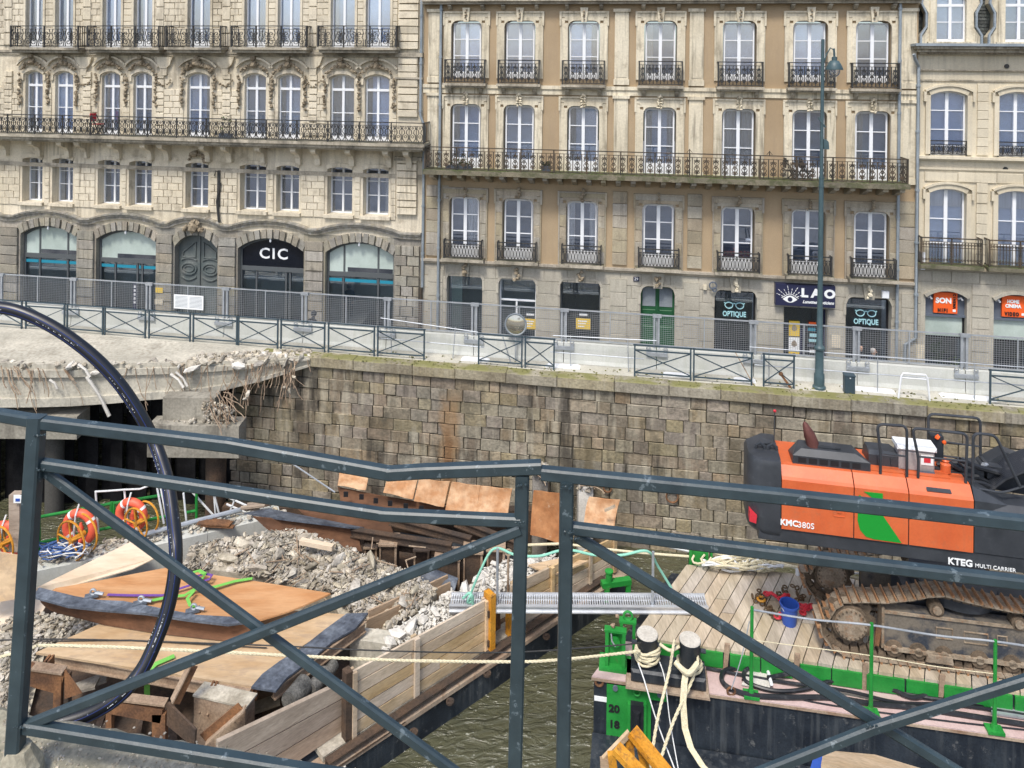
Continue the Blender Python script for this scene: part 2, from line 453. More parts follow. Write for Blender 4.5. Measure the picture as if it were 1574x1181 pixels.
def window(parent,s,z0,z1,w,d,mun=(),kick=.4,kind=None,rise=.1,curt=0,transom=None,fm='white',gm='glass',cols=2,name='window',stile=.10,fr=.055,room='room_hi',munh=.032):
    h=z1-z0
    key=('w',round(w,2),round(h,2),tuple(mun),kick,kind,rise,transom,fm,cols,stile)
    zs=[kick]+[h*(1-x) for x in sorted(mun,reverse=True)]+[h-fr]
    if key not in _wc:
        mb=MB(); a,b=-w/2,w/2
        mb.box(a,a+fr,0,.07,0,h); mb.box(b-fr,b,0,.07,0,h); mb.box(a+fr,b-fr,0,.07,h-fr,h)
        mb.box(a+fr,b-fr,.005,.06,0,kick)
        if cols==2: mb.box(-stile/2,stile/2,-.012,.06,kick,h-fr)
        elif cols==3:
            for x in (-w/6,w/6): mb.box(x-stile/3,x+stile/3,-.01,.06,kick,h-fr)
        for x in mun:
            z=h*(1-x); t=munh
            mb.box(a+fr,b-fr,.0,.05,z-t/2,z+t/2)
        if transom: mb.box(a+fr,b-fr,-.02,.06,h*(1-transom)-.05,h*(1-transom)+.05)
        if kind: head_fill(mb,a+fr*.6,b-fr*.6,h-fr*.6,kind,rise,.002,.055)
        _wc[key]=mb.mesh('window')
        _wc[key].materials.append(M[fm])
    o=link(name,_wc[key],None,parent,(s,d,z0))
    inner=w-2*fr
    if cols==1: xs=[(-inner/2,inner/2)]
    elif cols==2: xs=[(-inner/2,-stile/2),(stile/2,inner/2)]
    else: xs=[(-inner/2,-w/6),(-w/6,w/6),(w/6,inner/2)]
    for p,q in zip(zs,zs[1:]):
        if q-p<.05: continue
        for x0,x1 in xs:
            k2=('p',round(x1-x0,2),round(q-p,2),gm)
            if k2 not in _wc:
                mb=MB(); mb.box(0,x1-x0,0,.008,0,q-p); _wc[k2]=mb.mesh('pane'); _wc[k2].materials.append(M[gm])
            g=link('pane',_wc[k2],None,o,(x0,.028,p))
            g.rotation_euler=(R.uniform(-.004,.004),0,R.uniform(-.006,.006))
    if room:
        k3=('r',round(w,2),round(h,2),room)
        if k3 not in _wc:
            mb=MB(); mb.box(-w/2,w/2,.10,.11,0,h); _wc[k3]=mb.mesh('net_backing'); _wc[k3].materials.append(M[room])  # sheet behind the panes; its colour stands in for their reflection
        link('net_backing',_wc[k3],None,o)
    if curt:
        mb=MB()
        def cloth(x0,x1):
            n=14; vs=[];
            for i in range(n+1):
                x=x0+(x1-x0)*i/n; y=.068+.018*math.sin(i*1.7)
                vs+=[(x,y,kick*.3),(x,y,h-.03)]
            mb.add(vs,[(2*i,2*i+2,2*i+3,2*i+1) for i in range(n)])
        if curt&1: cloth(-inner/2,-inner/2+inner*(.22 if curt<4 else .4))
        if curt&2: cloth(inner/2-inner*(.22 if curt<4 else .4),inner/2)
        if curt&8: cloth(-inner/2,inner/2)
        mb.obj('curtain',M['curtain'],o)
    return o
def swirl(cx,cz,r,turns,a0,sgn=1,n=11,y=0.):
    pts=[]
    for i in range(n+1):
        t=i/n; a=a0+sgn*turns*2*math.pi*t; rr=r*(1-.82*t)
        pts.append((cx+rr*math.cos(a),y,cz+rr*math.sin(a)))
    return pts
def rail_cell(mb,x0,x1,z0,z1,style,y=0.,r=.011):
    w=x1-x0; h=z1-z0; cx=(x0+x1)/2
    if style=='scroll':      # broad scrolls
        q=min(w*.26,h*.2)
        for s_ in (-1,1):
            mb.tube(swirl(cx+s_*q,z0+h*.24,q,1.2,math.pi/2,s_,y=y),r,4)
            mb.tube(swirl(cx+s_*q*.9,z0+h*.72,q*.8,1.1,-math.pi/2,-s_,y=y),r,4)
            mb.tube([(cx+s_*w*.42,y,z0),(cx+s_*w*.46,y,z0+h*.3),(cx+s_*w*.34,y,z0+h*.5),(cx+s_*w*.44,y,z0+h*.75),(cx+s_*w*.36,y,z1)],r,4)
        mb.tube([(cx,y,z0),(cx,y,z1)],r*1.2,4)
        mb.torus((cx,y,z0+h*.5),w*.1,r,8,4)
    elif style=='lyre':
        for s_ in (-1,1):
            mb.tube([(cx+s_*w*.1,y,z0),(cx+s_*w*.38,y,z0+h*.18),(cx+s_*w*.36,y,z0+h*.42),(cx+s_*w*.12,y,z0+h*.55),(cx+s_*w*.2,y,z0+h*.74),(cx+s_*w*.42,y,z0+h*.82),(cx+s_*w*.3,y,z1)],r*1.2,4)
        mb.tube([(x0,y,z0),(x0,y,z1)],r,4)
        mb.torus((cx,y,z0+h*.34),w*.17,r,8,4); mb.torus((cx,y,z0+h*.88),w*.12,r,8,4)
    elif style=='medallion':
        mb.tube([(x0,y,z0),(x0,y,z1)],r*1.3,4)
        for s_ in (-1,1):
            mb.tube(swirl(cx+s_*w*.2,z0+h*.2,w*.19,1.15,math.pi/2,s_,y=y),r,4)
            mb.tube(swirl(cx+s_*w*.22,z0+h*.8,w*.17,1.1,-math.pi/2,-s_,y=y),r,4)
            mb.tube([(cx+s_*w*.05,y,z0+h*.1),(cx+s_*w*.3,y,z0+h*.4),(cx+s_*w*.1,y,z0+h*.55),(cx+s_*w*.28,y,z0+h*.68),(cx,y,z0+h*.9)],r,4)
        mb.tube([(cx,y,z0),(cx,y,z1)],r*1.2,4)
        mb.torus((cx,y,z0+h*.48),w*.14,r*1.2,8,4)
    elif style=='picket':
        n=5
        for i in range(n):
            x=x0+w*(i+.5)/n
            mb.tube([(x,y,z0),(x,y,z1)],r*.9,4)
            mb.torus((x,y,z0+h*.16),w/n*.36,r*.9,6,4); mb.torus((x,y,z1-h*.12),w/n*.36,r*.9,6,4)
        mb.box(x0,x1,y-.008,y+.008,z1-h*.28,z1-h*.25)
    elif style=='oval':
        n=4
        for i in range(n):
            x=x0+w*(i+.5)/n; q=w/n
            pts=[(x+q*.42*math.cos(a),y,z0+h*.42+h*.36*math.sin(a)) for a in [k*math.pi/5 for k in range(10)]]
            mb.tube(pts,r,4,closed=True)
            mb.tube([(x,y,z0),(x,y,z1)],r*.8,4); mb.torus((x,y,z1-h*.11),q*.33,r,6,4)
        mb.box(x0,x1,y-.008,y+.008,z1-h*.22,z1-h*.19)
def railing(x0,x1,z0,z1,style,cw,y=0.,ret=0.,rp=.02,r=.011,ends=True):
    r*=1.25
    mb=MB()
    mb.box(x0,x1,y-.03,y+.03,z1-.035,z1); mb.box(x0,x1,y-.012,y+.012,z0+.04,z0+.07); mb.box(x0,x1,y-.012,y+.012,z1-.16,z1-.14)
    n=max(1,round((x1-x0)/cw)); c=(x1-x0)/n
    for i in range(n): rail_cell(mb,x0+i*c,x0+(i+1)*c,z0+.07,z1-.15,style,y,r)
    k=max(1,round((x1-x0)/1.3))
    for i in range(k+1):
        x=x0+(x1-x0)*i/k; mb.box(x-rp,x+rp,y-rp,y+rp,z0,z1)
    if ret:
        for x in (x0,x1):
            mb.box(x-.025,x+.025,y,y+ret,z1-.035,z1); mb.box(x-.012,x+.012,y,y+ret,z0+.04,z0+.07)
            m=max(2,round(ret/.14))
            for i in range(1,m): mb.tube([(x,y+ret*i/m,z0+.05),(x,y+ret*i/m,z1-.03)],r,4)
    return mb
def carve(pts,rr,step=.07,rng=R,fl=.6,y=-.05):
    # high relief: small lumps strung along a path
    mb=MB()
    for (a,b) in zip(pts,pts[1:]):
        L=math.hypot(b[0]-a[0],b[1]-a[1]); n=max(1,int(L/step))
        for i in range(n):
            t=(i+.5)/n
            mb.rock((a[0]+(b[0]-a[0])*t+rng.uniform(-1,1)*rr*.5,y+rng.uniform(-.03,.01),a[1]+(b[1]-a[1])*t+rng.uniform(-1,1)*rr*.5),rr*rng.uniform(.5,.95),rng,(1,1,1))
    return mb
def corbel(mb,x,zt,w,dp,h):
    # scroll bracket under a slab
    pts=[(0,zt),(-dp,zt),(-dp,zt-h*.18),(-dp*.86,zt-h*.3),(-dp*.5,zt-h*.42),(-dp*.34,zt-h*.65),(-dp*.3,zt-h),(0,zt-h)]
    mb.prism(pts,x-w/2,x+w/2,'x')
    mb.box(x-w/2-.02,x+w/2+.02,-dp-.02,0,zt-.05,zt-.002)
def textobj(txt,size,m,parent,loc,rot=(math.pi/2,0,0),ext=.006,name='lettering',align='CENTER',bold=0.,sx_=1.,shear=0.,space=1.):
    cu=bpy.data.curves.new('t','FONT'); cu.body=txt; cu.size=size; cu.extrude=ext; cu.align_x=align; cu.align_y='CENTER'; cu.offset=bold; cu.shear=shear; cu.space_character=space
    cu.resolution_u=3
    t=bpy.data.objects.new('t',cu); col.objects.link(t)
    me=bpy.data.meshes.new_from_object(t.evaluated_get(bpy.context.evaluated_depsgraph_get()))
    bpy.data.objects.remove(t); bpy.data.curves.remove(cu)
    me.name=name
    me.materials.clear()
    o=link(name,me,m,parent,loc); o.rotation_euler=rot; o.scale=(sx_,1,1)
    return o
def drain(name_parent,x,z0,z1,y=-.14,r=.055,jog=None,name='drainpipe'):
    mb=MB()
    pts=[(x,y,z1)]
    if jog:
        zj,dx=jog; pts+=[(x,y,zj+.2),(x+dx,y,zj-.2),(x+dx,y,z0)]
    else: pts+=[(x,y,z0)]
    mb.tube(pts,r,8)
    z=z1-1
    while z>z0:
        xx=x+(jog[1] if jog and z<jog[0] else 0)
        mb.tube([(xx,y,z-.04),(xx,y,z+.04)],r*1.35,8); z-=1.9
    return mb.obj(name,M['zinc'],name_parent,smooth=True)

A=FB.at
def S(px,py=250,d=0.): return A(px,py,d)[0]
def Z(px,py,d=0.): return A(px,py,d)[1]
RZ=-FB.a

# ================================================================ the cream corner bank building
bank=thing('bank_building','cream stone bank building with carved window heads and grey arched ground floor','building',tuple(FB.O),RZ)
WT=.55
sL0,sL1=S(-230,200),S(650,200)
zg=Z_STREET
zTop=Z(305,-150)
zE=Z(305,352)                     # underside of the string over the ground floor
ops=[]
win2=[(52,30),(98.3,31),(170.3,31),(219,31),(305,37),(392,34),(444.3,35),(525.7,37),(579.5,37)]
win2=[(-108,30),(-62,30)]+win2
op1=[(34,65),(80,112),(150,184),(198,233),(285,320),(368.6,409),(424.5,459.6),(503,541.4),(558,597.3)]
op1=[(-130,-98),(-82,-50)]+op1
z2t,z2b=Z(305,113),Z(305,217,0)
z2b=Z(305,222)
W2=[]
for cx,wd in win2:
    s=S(cx,155); h=wd/39.0/2*1.02+.03
    W2.append((s,h)); ops.append((s-h,s+h,z2b,z2t))
z3b=Z(305,82)
W3=[]
for i,(cx,wd) in enumerate(win2):
    s=S([-106,-60,54,100,173,221,306.7,393,445,527.5,581.6][i],30); W3.append((s,W2[i][1])); ops.append((s-W2[i][1],s+W2[i][1],z3b,zTop+1))
z1t,z1b=Z(305,250),Z(305,321)
W1=[]
for a,b in op1:
    s0,s1=S(a,285),S(b,285); W1.append((s0,s1)); ops.append((s0,s1,z1b,z1t))
bays=[(-95,-2,'arch',.42,344),(30.5,117,'arch',.42,347),(147,239,'arch',.45,353.7),(268,334,'door',.55,361),(365,466.5,'arch',.5,366),(499.5,605,'arch',.5,372)]
B=[]
for a,b,k,rise,yt in bays:
    s0,s1=S(a,430),S(b,430); zt=Z((a+b)/2,yt)
    B.append((s0,s1,zt,rise,k)); ops.append((s0,s1,zg-.1,zt))
mb=MB(); wall_grid(mb,sL0,sL1,zE,zTop,ops,0,WT)
for s,h in W2: head_fill(mb,s-h,s+h,z2t,'arch',.16,0,WT-.02)
for a,b in W1: head_fill(mb,a,b,z1t,'arch',.10,0,WT-.02)
mb.obj('upper_wall',M['stone_l'],bank)
mb=MB(); wall_grid(mb,sL0,sL1,zg-.2,zE,ops,0,WT)
for s0,s1,zt,rise,k in B: head_fill(mb,s0,s1,zt,'arch',rise,0,WT-.03,16)
mb.obj('ground_floor_wall',M['stone_l_old'],bank)
# ashlar blocks of the upper storeys
trim=[(a-.10,b+.10,c-.12,d+.32) for a,b,c,d in ops if d<=zTop and c>zE]
trim+=[(s-h-.1,s+h+.1,z3b-.1,zTop+1) for s,h in W3]
zs2=Z(305,226); zs1=Z(305,216)
rects=courses(sL0+1,S(610,200),Z(305,326),Z(305,262),.27,.46,trim)
rects+=courses(sL0+1,S(610,200),Z(305,205),Z(305,138),.27,.46,[(a-.04,b+.04,c,d) for a,b,c,d in trim])
rects+=courses(sL0+1,S(610,200),Z(305,72),zTop,.27,.46,trim)
blocks(bank,rects,-.045,.02,M['stone_l'],limit=240)
# quoin pilaster at the party wall and slim strips between the pairs of windows
q=[]
for z0_,z1_ in ((Z(630,330),Z(630,240)),(Z(630,180),Z(630,88)),(Z(630,76),zTop)):
    q+=courses(S(611,200),S(643,200),z0_,z1_,.30,2,[])
blocks(bank,q,-.13,.02,M['stone_l'],name='quoin',limit=60,gap=.022)
q=[]
for px in (14,135,247,349,482):
    q+=courses(S(px-7,150),S(px+7,150),Z(305,205),Z(305,112),.27,2,[])+courses(S(px-7,20),S(px+7,20),Z(305,72),zTop,.54,2,[])
blocks(bank,q,-.085,.02,M['stone_l'],name='pilaster_block',limit=0,gap=.03,restname='pilaster_blocks')
# string courses
mb=MB()
mb.box(sL0,sL1+.0,-.10,.02,z3b-.02,z3b+.08); mb.box(sL0,sL1,-.06,.02,z3b-.12,z3b-.02)
mb.box(sL0,sL1,-.05,.02,Z(305,264),Z(305,258))
mb.box(S(608,200),sL1,-.18,.02,Z(630,88),Z(630,82)); mb.box(S(608,200),sL1,-.16,.02,Z(630,247),Z(630,241)); mb.box(S(608,200),sL1,-.16,.02,Z(630,122),Z(630,119))
mb.obj('string_course',M['slab_l'],bank)
# first-floor sills, window heads
for i,(a,b) in enumerate(W1):
    mb=MB(); mb.box(a-.10,b+.10,-.14,.02,z1b-.13,z1b-.0); mb.obj('sill',M['stone_l'],bank)
    c=(a+b)/2
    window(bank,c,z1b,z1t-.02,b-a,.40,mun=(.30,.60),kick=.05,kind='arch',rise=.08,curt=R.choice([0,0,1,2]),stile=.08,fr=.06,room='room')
    mb=MB(); head_band(mb,a,b,z1t,'arch',.10,.16,-.05,.02,10); mb.obj('window_head',M['stone_l'],bank)
for i,(s,h) in enumerate(W2):
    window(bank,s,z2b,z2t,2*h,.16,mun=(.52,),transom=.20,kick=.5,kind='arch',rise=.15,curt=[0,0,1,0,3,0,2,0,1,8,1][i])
    mb=MB(); head_band(mb,s-h-.05,s+h+.05,z2t+.05,'arch',.18,.13,-.07,.02,12,legs=.25)
    head_band(mb,s-h-.32,s+h+.32,z2t+.62,'arch',.38,.08,-.16,-.06,12)
    mb.obj('window_head',M['stone_l'],bank)
    big=(i==6)
    k=1.5 if big else 1.
    pts=[(s-(h+.15)*1.0,z2t+.08),(s-.26*k,z2t+.34),(s,z2t+.46),(s+.26*k,z2t+.34),(s+(h+.15),z2t+.08)]
    mb=carve(pts,.105*k,.065,y=-.13); mb.rock((s,-.16,z2t+.40),.17*k); mb.rock((s,-.2,z2t+.62),.12*k)
    mb.box(s-.10,s+.10,-.28,-.1,z2t+.62,z2t+.74)
    mb.obj('carved_keystone',M['carved'],bank)
    for sg in (-1,1):
        if i in (2,4,7,9) and sg==1 or i in (3,5,8,10) and sg==-1:
            if sg==-1: continue
            x=(s+W2[i+1][0])/2
        else: x=s+sg*(h+.22)
        mb=carve([(x,z2t-.05),(x+.02,z2t-.5),(x,z2t-1.1),(x,z2t-1.42)],.10,.075,y=-.09)
        mb.obj('stone_garland',M['carved'],bank)
for px in (130,253,347,482):          # swags between the pairs
    a,b=S(px-13,125),S(px+13,125); zz=Z(px,122)
    mb=carve([(a+(b-a)*t/6,zz-.28*math.sin(math.pi*t/6)) for t in range(7)],.07,.07,y=-.09); mb.obj('stone_garland',M['carved'],bank)
    mb=MB(); c=(a+b)/2; mb.prism([(c-.42,Z(px,88)),(c+.42,Z(px,88)),(c+.3,Z(px,100)),(c+.14,Z(px,105)),(c-.14,Z(px,105)),(c-.3,Z(px,100))],-.13,.02)
    mb.prism([(c-.16,Z(px,105)),(c+.16,Z(px,105)),(c+.13,Z(px,116)),(c-.13,Z(px,116))],-.10,.02); mb.obj('console_panel',M['stone_l'],bank)
for i,(s,h) in enumerate(W3):
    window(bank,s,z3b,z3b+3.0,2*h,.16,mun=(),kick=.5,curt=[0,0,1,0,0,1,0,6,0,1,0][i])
    mb=MB(); mb.box(s-h-.10,s-h,-.07,.02,z3b+.1,z3b+3.2); mb.box(s+h,s+h+.10,-.07,.02,z3b+.1,z3b+3.2); mb.obj('window_surround',M['stone_l'],bank)
# small balconies of the upper floor
for a,b in ((-140,-26),(16.5,120),(134.7,244),(255,339),(355.4,470.8),(488.6,608.8)):
    d=-.55; x0,x1=S(a,60,d),S(b,60,d); c=(a+b)/2
    zs,zt=Z(c,73,d),Z(c,39.5,d)
    bal=MB(); bal.box(x0-.04,x1+.04,-.62,0,zs-.10,zs); bal.box(x0+.02,x1-.02,-.5,0,zs-.22,zs-.10)
    bo=bal.obj('balcony_slab',M['slab_l'],bank)
    railing(x0,x1,zs,zt,'scroll',.62,-.55,ret=.5,rp=.026,r=.014).obj('railing',M['iron'],bo)
# the long balcony
d=-.95; x0,x1=S(-230,190,d),S(651,200,d)
zs,zt=Z(305,213,d),Z(305,181.5,d)
bal=MB(); bal.box(x0,x1+.05,-1.02,0,zs-.12,zs); bal.box(x0,x1-.03,-.93,0,zs-.24,zs-.12); bal.box(x0,x1-.12,-.8,0,zs-.32,zs-.24)
bo=bal.obj('balcony_slab',M['slab_l'],bank)
railing(x0,x1,zs,zt,'lyre',.29,-.95,ret=.9,rp=.022,r=.0125).obj('railing',M['iron'],bo)
for k,px in enumerate((-95,-45,14,66,110,137,187,236,262,325,358,409,463,493,545,602,633)):
    mb=MB(); corbel(mb,S(px-2,235),zs-.32,.22,.7,.72); mb.obj('corbel',M['stone_l'],bank)
mb=carve([(S(290,236),Z(305,247)),(S(305,236),Z(305,232)),(S(320,236),Z(305,247))],.13,.09,y=-.12); mb.rock((S(303,236),-.2,Z(305,236)),.2); mb.obj('carved_keystone',M['carved'],bank)
# cables and flag rest on the wall
mb=MB(); x=S(338,290)
mb.box(x-.06,x+.05,-.12,-.05,Z(338,318),Z(338,262)); mb.tube([(x-.2,-.1,Z(338,270)),(x-.08,-.2,Z(338,262)),(x+.1,-.15,Z(338,266))],.02,5)
mb.tube([(x+.05,-.1,Z(338,345)),(x-.05,-.12,Z(338,310)),(x+.06,-.1,Z(338,280))],.05,6); mb.obj('cable_bundle',M['iron'],bank)
# entablature that rides over the arches
mb=MB()
def wave_band(mb,zoff,hh,y0,y1):
    xs=[sL0]; n=220
    def top(x):
        z=Z(305,345)
        for s0,s1,zt,rise,k in B:
            w=s1-s0+.5; u=(x-(s0-.25))/w
            if 0<u<1: z=max(z,Z(305,345)+max(0,.30*math.sin(math.pi*u)**.8))
        return z
    pts=[(sL0+(sL1-sL0)*i/n) for i in range(n+1)]
    for a,b in zip(pts,pts[1:]):
        za,zb=top(a)+zoff,top(b)+zoff
        mb.prism([(a,za),(b,zb),(b,zb+hh),(a,za+hh)],y0,y1)
wave_band(mb,.0,.07,-.20,.02); wave_band(mb,-.08,.08,-.15,.02); wave_band(mb,-.2,.12,-.09,.02)
mb.obj('string_course',M['stone_l_old'],bank)
# voussoirs and rusticated piers
for s0,s1,zt,rise,k in B:
    w=s1-s0; n=11 if k=='arch' else 7
    for i in range(n):
        u0,u1=i/n+.012,(i+1)/n-.012
        pts=[]
        for u,o_ in ((u0,0),(u1,0),(u1,1),(u0,1)):
            x=s0+u*w; z=zt-drop('arch',u,w,rise)
            ang=(u-.5)*.8
            pts.append((x+o_*.36*math.sin(ang),z+o_*.36*math.cos(ang)))
        mb=MB(); mb.prism(pts,-.10 if i%2 else -.05,.02); mb.obj('voussoir',M['stone_l_old'],bank)
gq=[]; prevx=sL0
for s0,s1,zt,rise,k in B+[(sL1,sL1+1,0,0,'')]:
    if s0-prevx>.2:
        gq+=courses(prevx+.06,s0-.06,zg,Z(305,362),.42,.62,[],jit=.02)
    prevx=s1
blocks(bank,gq,-.10,.02,M['stone_l_old'],name='rusticated_block',limit=240,gap=.02)
# shopfronts
for j,(s0,s1,zt,rise,k) in enumerate(B):
    w=s1-s0; c=(s0+s1)/2
    if k=='door':
        mb=MB(); mb.box(s0,s1,.3,.4,zg,zt)
        d_=mb.obj('door',M['door_grey'],bank)
        for sg in (-1,1):
            cc=c+sg*w*.25
            m2=MB(); zc=zt-1.52
            for rx,rz_,r_ in ((.34,.24,.045),(.22,.13,.03)):
                m2.tube([(cc+rx*math.cos(a),.28,zc+rz_*math.sin(a)) for a in [k_*math.pi/12 for k_ in range(24)]],r_,5,closed=True)
            pts=[(cc-sg*.30,zc+.50),(cc+sg*.28,zc+.50),(cc+sg*.26,zc+.72),(cc-sg*.1,zc+1.0),(cc-sg*.30,zc+1.14)]
            m2.tube([(x,.28,z) for x,z in pts],.04,5,closed=True)
            m2.tube([(cc+sg*(-.35+.7*t/8),.28,zc+.36+.10*math.sin(math.pi*t/8)) for t in range(9)],.035,5)
            m2.tube([(cc+sg*(-.35+.7*t/8),.28,zc-.34-.14*math.sin(math.pi*t/8)) for t in range(9)],.035,5)
            m2.tube([(cc-.3,.28,zg+.3),(cc+.3,.28,zg+.3),(cc+.3,.28,zc-.7),(cc-.3,.28,zc-.7)],.03,5,closed=True)
            m2.obj('door_leaf_moulding',M['door_grey'],d_,smooth=True)
        m2=MB(); m2.box(c-.04,c+.04,.24,.30,zg,zt); m2.obj('door_edge',M['door_grey'],d_)
        mb=carve([(c-.45,zt+.15),(c-.2,zt+.42),(c,zt+.62),(c+.2,zt+.42),(c+.45,zt+.15)],.14,.09,y=-.18); mb.rock((c,-.28,zt+.32),.26); mb.obj('carved_keystone',M['carved'],bank)
        continue
    zb=Z((0,74,193,0,415,552)[j] or 74,(395,395.6,403,0,416,425)[j] or 395)
    nv={0:(.27,.73),1:(.28,.78),2:(),4:(),5:(.25,.75)}[j]
    mb=MB()
    fr=.09
    mb.box(s0,s0+fr,.22,.32,zg,zt-rise*.8); mb.box(s1-fr,s1,.22,.32,zg,zt-rise*.8); mb.box(s0+fr,s1-fr,.2,.34,zb-.09,zb+.09)
    for u in nv: mb.box(s0+u*w-.035,s0+u*w+.035,.23,.31,zb+.09,zt-.05)
    lows={0:(.3,.7),1:(.28,.78),2:(.27,.64,.72),4:(.25,.7,.76),5:(.24,.75)}[j]
    for u in lows: mb.box(s0+u*w-.035,s0+u*w+.035,.23,.31,zg,zb-.09)
    mb.box(s0+fr,s1-fr,.23,.31,zg,zg+.15)
    head_band(mb,s0+.02,s1-.02,zt-.12,'arch',rise,.12,.21,.33,14)
    f=mb.obj('shop_window',M['darkframe'],bank)
    cuts=[0]+list(lows)+[1]
    for u0,u1 in zip(cuts,cuts[1:]):
        if (u1-u0)*w<.1: continue
        m2=MB(); m2.box(s0+u0*w+.03,s0+u1*w-.03,.26,.27,zg+.15,zb-.09); m2.obj('pane',M['shopglass'],f)
        if j!=4:
            m2=MB(); m2.box(s0+u0*w+.07,s0+u1*w-.07,.245,.255,zb-.32,zb-.19); m2.obj('teal_strip',M['teal'],f)
    if j==4:
        m2=MB(); m2.box(s0+fr,s1-fr,.25,.29,zb+.09,zt-.02); sp=m2.obj('sign_panel',M['navyblack'],f)
        textobj('CIC',.62,M['paper'],sp,(c+.02,.24,zb+.62),bold=.012,space=1.22,sx_=1.1)
    else:
        m2=MB(); m2.box(s0+fr,s1-fr,.262,.27,zb+.09,zt-.02); m2.obj('frosted_pane',M['frosted'],f)
        cuts=[0]+list(nv)+[1]
        for u0,u1 in zip(cuts,cuts[1:]):
            pass
        m2=MB(); m2.box(s0+w*.3,s1-w*.04,.25,.259,zb+.10,zb+.28); m2.obj('shelf',M['shopdark'],f)
    m2=MB(); m2.box(s0,s1,.45,.5,zg,zb); m2.obj('shop_interior',M['shopgrey'],f)
    if j==2:
        m2=MB(); x=s0+w*.6; m2.box(x-.09,x+.09,.235,.25,zg+.35,zb-.95); q=m2.obj('notice',M['navy'],f); q['label']='narrow blue notice with white marks'
        for t_ in range(5):
            m3=MB(); z_=zb-1.1-.17*t_; m3.box(x-.04,x+.04,.228,.233,z_-.05,z_+.05); m3.obj('notice_mark',M['paper'],q)
    m2=MB(); m2.lathe([(.02,-.16),(.04,-.12),(.04,-.02),(.02,0)],8,(c,-.02,zt-.02)); m2.obj('alarm_lamp',M['white'],bank)
# brass plate and notice by the door
mb=MB(); x=S(247,450); mb.box(x-.17,x+.17,-.125,-.105,Z(247,449),Z(247,441)); mb.obj('brass_plate',M['yellow_print'],bank)
mb=MB(); mb.box(x-.19,x+.19,-.125,-.105,Z(247,467),Z(247,459)); mb.obj('stone_plate',M['stone_m'],bank)
drain(bank,S(648,20,-.1),Z(645,440),zTop,y=-.12,jog=(Z(650,185),.16))
mb=MB(); x=S(647,480); mb.box(x-.07,x+.07,-.2,-.06,Z_STREET,Z(647,441)); mb.obj('drainpipe_boot',M['iron_rust'],bank)

# ================================================================ the tan rendered building
tan=thing('apartment_building','tan rendered building with pale stone window surrounds and a long mossy balcony','building',tuple(FB.O),RZ)
sM0,sM1=sL1+.004,S(1410,200)
colx=[717.5,799.6,898,1015.6,1137,1245.7,1342.6]
C=[S(x,40) for x in colx]; hw=.62
zr={}
def zc(y,d=0.): return Z(898,y,d)
top4,bot4=zc(32),zc(122)
top3,bot3=zc(163),zc(268)
top2,bot2=zc(309),zc(408)
zstr=zc(410)
zTopM=zc(-100)
ops=[]
for c in C:
    ops+=[(c-hw,c+hw,bot4,top4),(c-hw,c+hw,bot3-.05,top3),(c-hw,c+hw,bot2,top2)]
# ground openings px: x0,x1,top,corner radius
go=[(686.5,741,421,.22),(766,823.5,428,.22),(860.6,922.6,431,.22),(984.5,1037,440,.3),(1098,1163,446,.28),(1205,1272,472,0),(1300,1370,457,.28)]
G=[]
for a,b,yt,rr in go:
    s0,s1=S(a,480),S(b,480); G.append((s0,s1,Z((a+b)/2,yt),rr)); ops.append((s0,s1,zg-.1,G[-1][2]))
mb=MB(); wall_grid(mb,sM0,sM1,zstr,zTopM,ops,0,WT); 
for c in C:
    for t_ in (top4,top3,top2): head_fill(mb,c-hw,c+hw,t_,'round',.26,0.003,WT-.02)
mb.obj('rendered_wall',M['plaster'],tan)
mb=MB(); wall_grid(mb,sM0,sM1,zg-.2,zstr-.002,ops,0,WT)
for s0,s1,zt,rr in G:
    if rr: head_fill(mb,s0,s1,zt,'round',rr,.003,WT-.02)
mb.obj('ground_floor_wall',M['stone_s'],tan)
